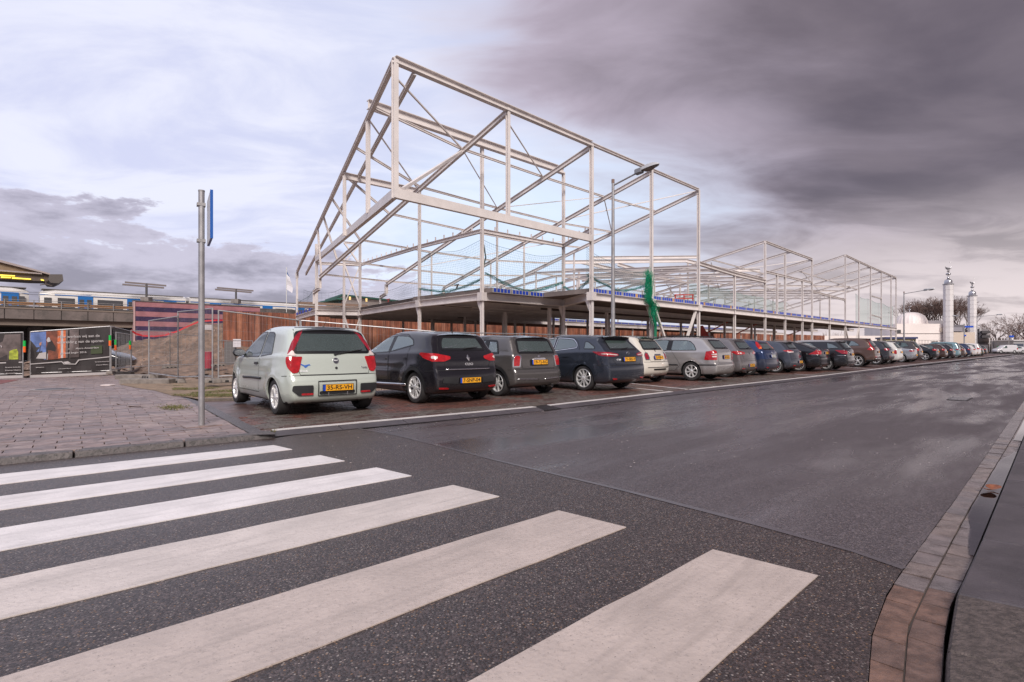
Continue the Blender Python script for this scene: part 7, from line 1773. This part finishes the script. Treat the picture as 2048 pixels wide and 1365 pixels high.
# ================================================================ mosque and far right
WHT = mat('mosque_white', (.74, .66, .63), .6, var=.05, vs=.2); WHB = mat('minaret_white', (.62, .585, .585), .55, var=.06, vs=.4); SILV = mat('finial_silver', (.45, .44, .46), .25, .9)
D0 = 135.
ms = thing('mosque', 'white mosque hall with a ribbed dome beside the end of the steel frame', 'mosque', flat(pd(1850, 690, D0), -.35)); MO = ms.location.copy()
def far_box(par, name, x0, x1, y0, y1, d, dep, m_, o_, skew=0.):
    a_, b_ = pd(x0, y1, d), pd(x1, y1, d+skew); zt2, zt3 = pd(x0, y0, d).z, pd(x1, y0, d+skew).z; dd = Vector((.35, .94, 0))*dep
    mb = VB(o_); zb = min(a_.z, b_.z); mb.hexa([flat(a_, zb), flat(b_, zb), flat(b_+dd, zb), flat(a_+dd, zb), flat(a_, zt2), flat(b_, zt3), flat(b_+dd, zt3), flat(a_+dd, zt2)]); return mb.build(name, m_, par)
far_box(ms, 'wall', 1640, 1800, 672, 705, D0-8, 20, WHT, MO); far_box(ms, 'wall', 1792, 1890, 648, 705, D0, 30, WHT, MO)
far_box(ms, 'cornice', 1791.5, 1890.5, 666.5, 667.6, D0-.15, .2, mat('mosque_band', (.42, .37, .36), .6), MO)
for x0, x1 in ((1880.5, 1887.5),): far_box(ms, 'panel', x0, x1, 656, 664, D0-.2, .25, mat('cream', (.62, .52, .44), .6), MO)
far_box(ms, 'roof_parapet', 1849, 1888, 641.5, 648.5, D0+6, 20, mat('roof_grey', (.24, .22, .24), .6), MO)
far_box(ms, 'window', 1864, 1876, 683, 690, D0-.2, .3, TG, MO)
far_box(ms, 'window', 1795, 1802, 660, 667, D0-.2, .3, TG, MO)
far_box(ms, 'side_wing', 1903, 1950, 665, 705, D0+4, 14, mat('cream', (.62, .52, .44), .6), MO, 10)
far_box(ms, 'upper_floor', 1905, 1930, 650, 668, D0+12, 14, mat('grey_render', (.13, .12, .135), .7), MO)
far_box(ms, 'balcony', 1906, 1925, 655, 663, D0+11.5, .8, mat('grey_balcony', (.22, .21, .24), .6), MO)
# dome with ribs
dc = pd(1822.5, 648, D0+8); rx = 27/F*(D0+8); hz_ = 23/F*(D0+8)
mb = VB(MO); n_ = 48; prof = [(math.cos(a_)**.85, math.sin(a_)) for a_ in np.linspace(0, math.pi/2, 12)]
vs = []
for r, h in prof:
    for i in range(n_): k = 1-.02*(i % 2); q = 2*math.pi*i/n_; vs.append((dc.x+rx*r*k*math.cos(q), dc.y+rx*r*k*math.sin(q), dc.z+hz_*h))
mb.add(vs, [(j*n_+i, j*n_+(i+1) % n_, (j+1)*n_+(i+1) % n_, (j+1)*n_+i) for j in range(11) for i in range(n_)]); mb.build('dome', WHT, ms, False)
mb = VB(MO); mb.tube(dc-Vector((0, 0, .5)), dc, rx*1.04, n=32); mb.build('dome_ring', WHT, ms)
def finial(par, o_, c, k):
    mb = VB(o_); pr = [(0, 0), (.35, .1), (.45, .5), (.30, .9), (.12, 1.1), (.12, 1.35), (.75, 1.75), (.85, 2.05), (.60, 2.35), (.12, 2.55), (.12, 2.8), (.48, 3.05), (.5, 3.25), (.12, 3.5), (.08, 4.1), (0, 4.15)]
    mb.lathe([(r*k, h*k) for r, h in pr], 16, c=tuple(c)); mb.build('finial', SILV, par, True, 60)
    mb = VB(o_); P = []
    for i in range(15):
        a_ = R(205+i*130/14); P.append(c+Vector((1.35*k*math.cos(a_), 0, (5.5+1.45*math.sin(a_))*k)))
    for i in range(14): w_ = .42*math.sin(math.pi*(i+.5)/14)+.03; mb.tube(P[i], P[i+1], w_*k, n=6)
    mb.build('crescent', SILV, par, True, 60)
    mb = VB(o_); mb.tube(c+Vector((.62*k, 0, 6.5*k)), c+Vector((.9*k, 0, 6.65*k)), .18*k, n=6); mb.build('star', SILV, par)
finial(ms, MO, dc+Vector((-.4, 0, hz_)), .36)
def minaret(label, x0, x1, yt, yb, d, yf):
    c = pd((x0+x1)/2, yb, d); th = thing('minaret', label, 'minaret', flat(c, -.35)); o_ = th.location.copy(); w_ = (x1-x0)/F*d/2/1.03; zt2 = pd(0, yt, d).z
    z_ = -.35; k = 0; hh = (zt2+.35)/13
    for k in range(13):
        mb = VB(o_); rr_ = w_*1.04
        pts = [(rr_*math.cos(R(22.5+45*i)), rr_*math.sin(R(22.5+45*i))) for i in range(8)]
        mb.add([(c.x+a_, c.y+b_, z_+hh*k+.05) for a_, b_ in pts]+[(c.x+a_, c.y+b_, z_+hh*(k+1)) for a_, b_ in pts], [tuple(range(7, -1, -1)), tuple(range(8, 16))]+[(i, (i+1) % 8, 8+(i+1) % 8, 8+i) for i in range(8)]); mb.build('shaft_block', WHB, th)
    mb = VB(o_); mb.tube((c.x, c.y, -.3), (c.x, c.y, zt2), w_*.95, n=8); mb.build('core', WHT, th)
    mb = VB(o_); mb.tube((c.x, c.y, zt2), (c.x, c.y, zt2+.2), w_*1.12, n=16); mb.build('balcony_ring', mat('ring_grey', (.25, .24, .25), .5), th)
    mb = VB(o_); hc = 9.5/F*d; mb.lathe([(w_*.82, 0), (w_*.82, hc*.5), (w_*.7, hc*.8), (w_*.35, hc), (0, hc*1.05)], 16, c=(c.x, c.y, zt2+.2)); mb.build('cap', SILV, th, True, 50)
    finial(th, o_, Vector((c.x, c.y, zt2+.2+hc)), (yt-10-yf)/F*d/6.6)
minaret('taller nearer white minaret with silver balls and crescent', 1888, 1905, 570, 690, D0-1, 526)
minaret('slimmer farther white minaret behind the street lamp arms', 1937, 1952, 593, 690, D0+22, 558)
# flats, hut, kiosk, far buildings
def fbuild(name, label, cat, d, spec):
    th = thing(name, label, cat, flat(pd(spec[0][1], 690, d), -.35)); o_ = th.location.copy()
    for nm, x0, x1, y0, y1, dd, dep, m_ in spec: far_box(th, nm, x0, x1, y0, y1, d+dd, dep, m_, o_)
    return th
GRB = mat('flat_grey', (.20, .18, .19), .7, var=.1); GRD = mat('flat_dark', (.055, .05, .055), .6)
fbuild('apartment_block', 'grey apartment block with dark balconies right of the minarets', 'building', 165, [('wall', 1952, 1977, 658, 695, 0, 20, GRB)]+[('window', 1953+0*j, 1958, 661+j*9, 667+j*9, -.3, .4, GRD) for j in range(3)]+[('balcony', 1964, 1980, 662+j*9, 667+j*9, -1.5, 1.6, GRD) for j in range(3)]+[('pillar', 1959, 1963, 657, 695, -.5, .6, mat('flat_pale', (.38, .36, .37), .7))])
fbuild('site_hut', 'low pale yellow hut with a dark blue roof edge under the white hall', 'hut', 100, [('wall', 1772, 1832, 677, 700, 0, 6, mat('hut_cream', (.42, .37, .25), .7)), ('roof_edge', 1771, 1836, 674.5, 677.8, -.4, 6.8, mat('hut_blue', (.03, .04, .12), .5)), ('window', 1822, 1826, 681, 685, -.15, .2, GRD), ('window', 1829, 1831, 681, 685, -.15, .2, GRD)])
fbuild('garden_wall', 'dark grey wall behind the last parked cars', 'wall', 120, [('wall', 1952, 1976, 690, 706, 0, 1, mat('dark_wall', (.10, .09, .10), .8))])
fbuild('kiosk', 'long low building behind white posts at the far right', 'building', 150, [('wall', 1977, 2034, 683, 706, 4, 8, mat('kiosk_dark', (.07, .05, .05), .7)), ('fascia', 1977, 2034, 677, 683.5, 3.5, 8, mat('kiosk_brown', (.10, .075, .065), .7))]+[('post', x, x+1.1, 677, 704, 0, .3, WHB) for x in (1979, 1984.5, 1989, 1994, 2003, 2008.5, 2013, 2024.5)]+[('beam', 1977, 2030, 686.3, 687.2, -.1, .3, WHB), ('gate_post', 2016, 2018.5, 676, 704, -1, 1, WHB), ('gate_post', 2024, 2027, 676, 704, -1, 1, WHB)])
fbuild('low_building', 'pale grey low building at the right edge', 'building', 140, [('wall', 2027, 2120, 681, 706, 0, 12, mat('low_grey', (.28, .27, .28), .6)), ('window_band', 2029, 2047, 688, 694, -.2, .3, mat('band_blue', (.06, .07, .10), .4)), ('roof_edge', 2027, 2120, 680, 682, -.3, 12.6, WHB)])
fbuild('hedge_board', 'green board fence behind the white van', 'fence', 128, [('board', 1995, 2016, 692.5, 699, 0, .3, mat('board_green', (.015, .12, .035), .7)), ('board', 2026, 2037, 692.5, 699, 0, .3, MATS['board_green'])])
fbuild('blue_sign', 'blue sign board beside the second minaret', 'sign', 112, [('board', 1930, 1947, 652, 655.5, 0, .4, mat('bright_blue', (.01, .07, .45), .4)), ('post', 1928, 1930, 648, 700, .1, .25, GALV), ('small_board', 1929, 1932.5, 670, 673, -.3, .2, MATS['bright_blue'])])
fbuild('blue_sign', 'small blue sign on the far lamp post at the right', 'sign', 140, [('board', 2019, 2028, 671.5, 675, 0, .3, MATS['bright_blue']), ('post', 2017.4, 2018.4, 671, 700, .1, .2, GALV)])
# fence in front of the hall
th = thing('railing', 'thin dark railing in front of the white hall', 'railing', pd(1837, 700, 110)); o_ = th.location.copy()
for y in (681, 688): mb = VB(o_); mb.tube(pd(1837, y, 110), pd(1888, y, 118), .03, n=4); mb.build('rail', TK, th)
for x in range(1838, 1888, 6): mb = VB(o_); d_ = 110+(x-1837)/51*8; mb.tube(pd(x, 681, d_), pd(x, 700, d_), .03, n=4); mb.build('post', TK, th)
# ---- bare trees
BARK = mat('bare_bark', (.115, .080, .075), .9, var=.2); TWIG = mat('bare_twigs', (.15, .098, .085), .9)
def bare_tree(h, spread, seed, upright=.6, depth=6):
    r_ = random.Random(seed); tr, tw = MB(), MB()
    def grow(p, d, l_, r, k):
        q = p+d*l_; (tr if k < 3 else tw).tube(p, q, r, max(r*.7, .012), n=5 if k < 2 else 3, caps=False)
        if k >= depth: return
        for _ in range(3 if k < 2 else r_.choice((2, 3, 3))):
            a_ = r_.random()*6.283; s_ = r_.uniform(.25, .6)*spread; nd_ = (d+Vector((math.cos(a_)*s_, math.sin(a_)*s_, upright*.3*r_.random()))).normalized()
            grow(p.lerp(q, r_.uniform(.75, 1)), nd_, l_*r_.uniform(.66, .84), r*.58, k+1)
    grow(Vector((0, 0, 0)), Vector((0, 0, 1)), h*.24, h*.018, 0)
    a_ = tr.build('trunk', BARK); b_ = tw.build('crown', TWIG); r = (a_.data, b_.data)
    for o in (a_, b_): bpy.data.objects.remove(o, do_unlink=True)
    z_ = max(v.co.z for v in r[1].vertices)
    for m_ in r:
        for v in m_.vertices: v.co *= 10/z_
    return r
TD = [bare_tree(10, 1.0, s, u, 7) for s, u in ((1, 1.2), (2, .9), (3, 1.5))]
TDW = [bare_tree(10, 1.35, s, .4) for s in (5, 6)]
tl_ = [('between the dome and the taller minaret, leftmost of the row', 1828, 607, 1, 172), ('rising right behind the dome', 1842, 604, 0, 175), ('in the middle of the gap between dome and minaret', 1857, 602, 2, 173), ('close to the left side of the taller minaret', 1872, 600, 0, 172), ('hidden partly by the taller minaret', 1886, 598, 1, 170), ('just right of the taller minaret', 1909, 602, 2, 171), ('between the two minarets', 1922, 604, 0, 170), ('close to the left side of the slimmer minaret', 1934, 610, 1, 173)]
for i, (lab, x, y, k, d) in enumerate(tl_):
    p = flat(pd(x, 690, d), -.35); h = pd(x, y, d).z+.35; th = thing('bare_tree', 'bare upright tree '+lab, 'tree', p, i*1.3, 'row of bare trees behind the mosque')
    for nm, me in zip(('trunk', 'crown'), TD[k]): link(bpy.data.objects.new(nm, me), th)
    h *= 1.06; th.scale = (h/10, h/10, h/10)
tl_ = [('darker and broad, right of the apartment block', 1992, 640, 0, 175), ('broad, behind the small blue sign', 2012, 648, 1, 170), ('broad, left of the right picture edge', 2032, 640, 0, 165), ('tall, at the right picture edge', 2052, 624, 1, 150), ('low, behind the low building', 2075, 640, 0, 150), ('low, between apartment block and posts', 1981, 655, 1, 180)]
for i, (lab, x, y, k, d) in enumerate(tl_):
    p = flat(pd(x, 690, d), -.35); h = pd(x, y, d).z+.35; th = thing('bare_tree', 'bare spreading tree, '+lab, 'tree', p, i*1.7, 'bare trees at the right')
    for nm, me in zip(('trunk', 'crown'), TDW[k]): link(bpy.data.objects.new(nm, me), th)
    th.scale = (h/10*1.1, h/10*1.1, h/10)
# distant tree belt along the horizon
mb = MB(); rr = random.Random(12)
for i in range(5200):
    x = rr.uniform(1600, 2350); d = rr.uniform(205, 235); p = pd(x, 690, d); h = rr.uniform(2, 8.5)*(.8+.3*math.sin(x*.05)); a_ = Vector((rr.gauss(0, .7), 0, 0)); z_ = rr.random()*h*.5
    mb.tube(flat(p, z_-.3), flat(p, z_)+a_+Vector((0, 0, h*.5)), .10, .03, 3, caps=False)
tag(mb.build('distant_trees', TWIG), 'far belt of bare trees on the horizon at the right', 'trees', kind='stuff')
# ================================================================ the parked cars
HD = {}
def put(c, px_, py_, head, side='L', hero=True, res=.05):
    r, sh = build_car(c, res, hero); place(r, c, px_, py_, head, side, BZ); return r
CARS = [put(C1, 553, 829.5, -40.5, res=.042), put(C2, 832, 807, -42, res=.045), put(C3, 996, 792.5, -43, res=.045), put(C4, 1168, 782, -43.5, res=.045), put(C5, 1314, 763, -44, 'R'), put(C6, 1383, 762, -48),
    put(C7, 1484, 752, -45, 'R', res=.06), put(C8, 1526, 748.5, -45, 'R', res=.06), put(C9, 1551, 746.3, -45.5, res=.06), put(C10, 1597, 743.5, -45.5, res=.06), put(C11, 1652, 741.2, -46, res=.06), put(C12, 1715, 733.8, -46.5, res=.06)]
def s_of(x, off=.95):
    best = None
    for k in range(0, 1300):
        s_ = k*.1; p = wlp(s_, off, 0)
        if p.y < 1: continue
        e = abs(p.x/p.y*F+1024-x)
        if best is None or e < best[0]: best = (e, s_)
    return best[1]
FAR = [
 (T('suv', 4.4, 1.80, 1.58, label='charcoal crossover squeezed between the brown SUV and a white estate car', paint=paint('charcoal', (.035, .035, .042), .4, .35), lights=lamp(.92, 1.06, .28, 'dred')+[('B', [(.5, .5), (.5, .54), (.7, .54), (.7, .5)], 'refl')], plate=(.8, '')), 1793),
 (T('wagon', 4.4, 1.74, 1.54, label='white estate car with upright red lamps right of the charcoal crossover', paint=paint('white', (.62, .60, .585), .0, .3), lights=lamp(.66, .94, .01), bz=.55, plate=(.8, '')), 1810),
 (T('sedan', 4.6, 1.80, 1.44, label='silver saloon car with wide flat lamps right of the white estate car', paint=paint('silver2', (.36, .37, .40), .5, .3), lights=lamp(.80, .92, .34, 'dred'), plate=(.55, '')), 1838),
 (T('suv', 4.5, 1.82, 1.66, label='dark bronze SUV half hidden by the silver saloon', paint=paint('dark_bronze', (.060, .048, .045), .4, .35), lights=lamp(.86, 1.04, .22), plate=(.8, '')), 1848),
 (T('sedan', 4.75, 1.83, 1.45, label='black saloon with chrome window frame, nearest of the far group', paint=paint('black3', (.015, .017, .021), .5, .28), lights=lamp(.84, .98, .30), wr=.34, rim=(.25, 'split', 5), wchrome=(0, 1), plate=(.75, '')), 1881),
 (T('hatch', 4.2, 1.76, 1.46, label='dark saloon-like hatchback showing an orange gleam, right of the black saloon', paint=paint('copper', (.075, .040, .032), .5, .25), lights=lamp(.84, .99, .34), plate=(.7, '')), 1898),
 (T('hatch', 4.3, 1.78, 1.46, label='black hatchback left of the light blue people carrier', paint=paint('black4', (.018, .016, .022), .5, .28), lights=lamp(.82, .97, .22), plate=(.7, '')), 1913),
 (T('mpv', 4.5, 1.80, 1.72, label='light teal blue people carrier taller than its neighbours', paint=paint('teal', (.20, .32, .36), .35, .3), lights=lamp(.86, 1.0, .2, 'dred'), plate=(.8, '')), 1924),
 (T('hatch', 4.1, 1.74, 1.48, label='brown-grey hatchback right of the light teal people carrier', paint=paint('grey_brown', (.11, .075, .065), .4, .3), lights=lamp(.82, .95, .2, 'dred'), plate=(.5, '')), 1935),
 (T('suv', 4.5, 1.80, 1.62, label='dark navy high car behind the brown-grey hatchback', paint=paint('navy', (.018, .03, .08), .4, .3), lights=lamp(.84, .96, .2), plate=(.5, '')), 1946),
 (T('hatch', 4.0, 1.74, 1.46, label='white hatchback near the end of the row with bright red lamps', paint=paint('white2', (.60, .56, .55), .0, .3), lights=lamp(.82, .97, .2), plate=(.5, '')), 1957),
 (T('mpv', 4.3, 1.76, 1.68, label='white high-roofed car behind the white hatchback near the end', paint=paint('white3', (.66, .62, .62), .0, .3), lights=lamp(.9, 1.1, .12), plate=(.5, '')), 1964),
 (T('hatch', 3.9, 1.70, 1.46, label='dark green small hatchback second to last in the row', paint=paint('dark_green', (.05, .07, .055), .3, .3), lights=lamp(.8, .95, .16), plate=(.5, '')), 1970),
 (T('wagon', 4.4, 1.74, 1.48, label='black estate car, last one in the row', paint=paint('black5', (.03, .03, .035), .4, .3), lights=lamp(.8, .95, .16), plate=(.5, '')), 1977)]
prev = None
for c, x in FAR:
    r, sh = build_car(c, .09, False); s_ = s_of(x, 1.0)-c['W']/2
    if prev is not None: s_ = max(s_, prev+2.2)
    prev = s_
    p, d = along(wl, s_); n_ = Vector((-d.y, d.x, 0)); h = math.atan2(n_.y, n_.x); r.location = wlp(s_, 1.0, BZ); r.rotation_euler = (0, 0, h)
# side-on vehicles at the far right
def sideon(c, x0, y, d, flip=True):
    r, sh = build_car(c, .09, False); r.location = flat(pd(x0, y, d), -.02); r.rotation_euler = (0, 0, R(176) if flip else 0); return r
c = T('van', 4.45, 1.80, 1.80, label='white delivery van seen from the side at the far right', paint=paint('van_white', (.62, .60, .62), .0, .3), lights=lamp(.75, 1.1, .06)); c['group'] = None
sideon(c, 2030, 708, 117)
sideon(T('hatch', 4.2, 1.74, 1.46, label='white hatchback parked right behind the white van', paint=paint('white4', (.60, .58, .60), .0, .3), lights=lamp(.7, .95, .1), group='cars parked at the far right'), 2047, 707, 121)
sideon(T('hatch', 4.1, 1.74, 1.44, label='white car cut by the right edge of the picture', paint=MATS['paint_white4'], lights=lamp(.7, .95, .1), group='cars parked at the far right'), 2066, 707, 126)
c = T('wagon', 4.5, 1.78, 1.48, label='dark car parked behind the banner fence at the left', paint=paint('dark_car', (.03, .03, .035), .4, .3), lights=lamp(.8, .95, .16)); c['group'] = None
r, sh = build_car(c, .08, False); r.location = flat(pd(88, 740, 29.5), -.05); r.rotation_euler = (0, 0, R(8))
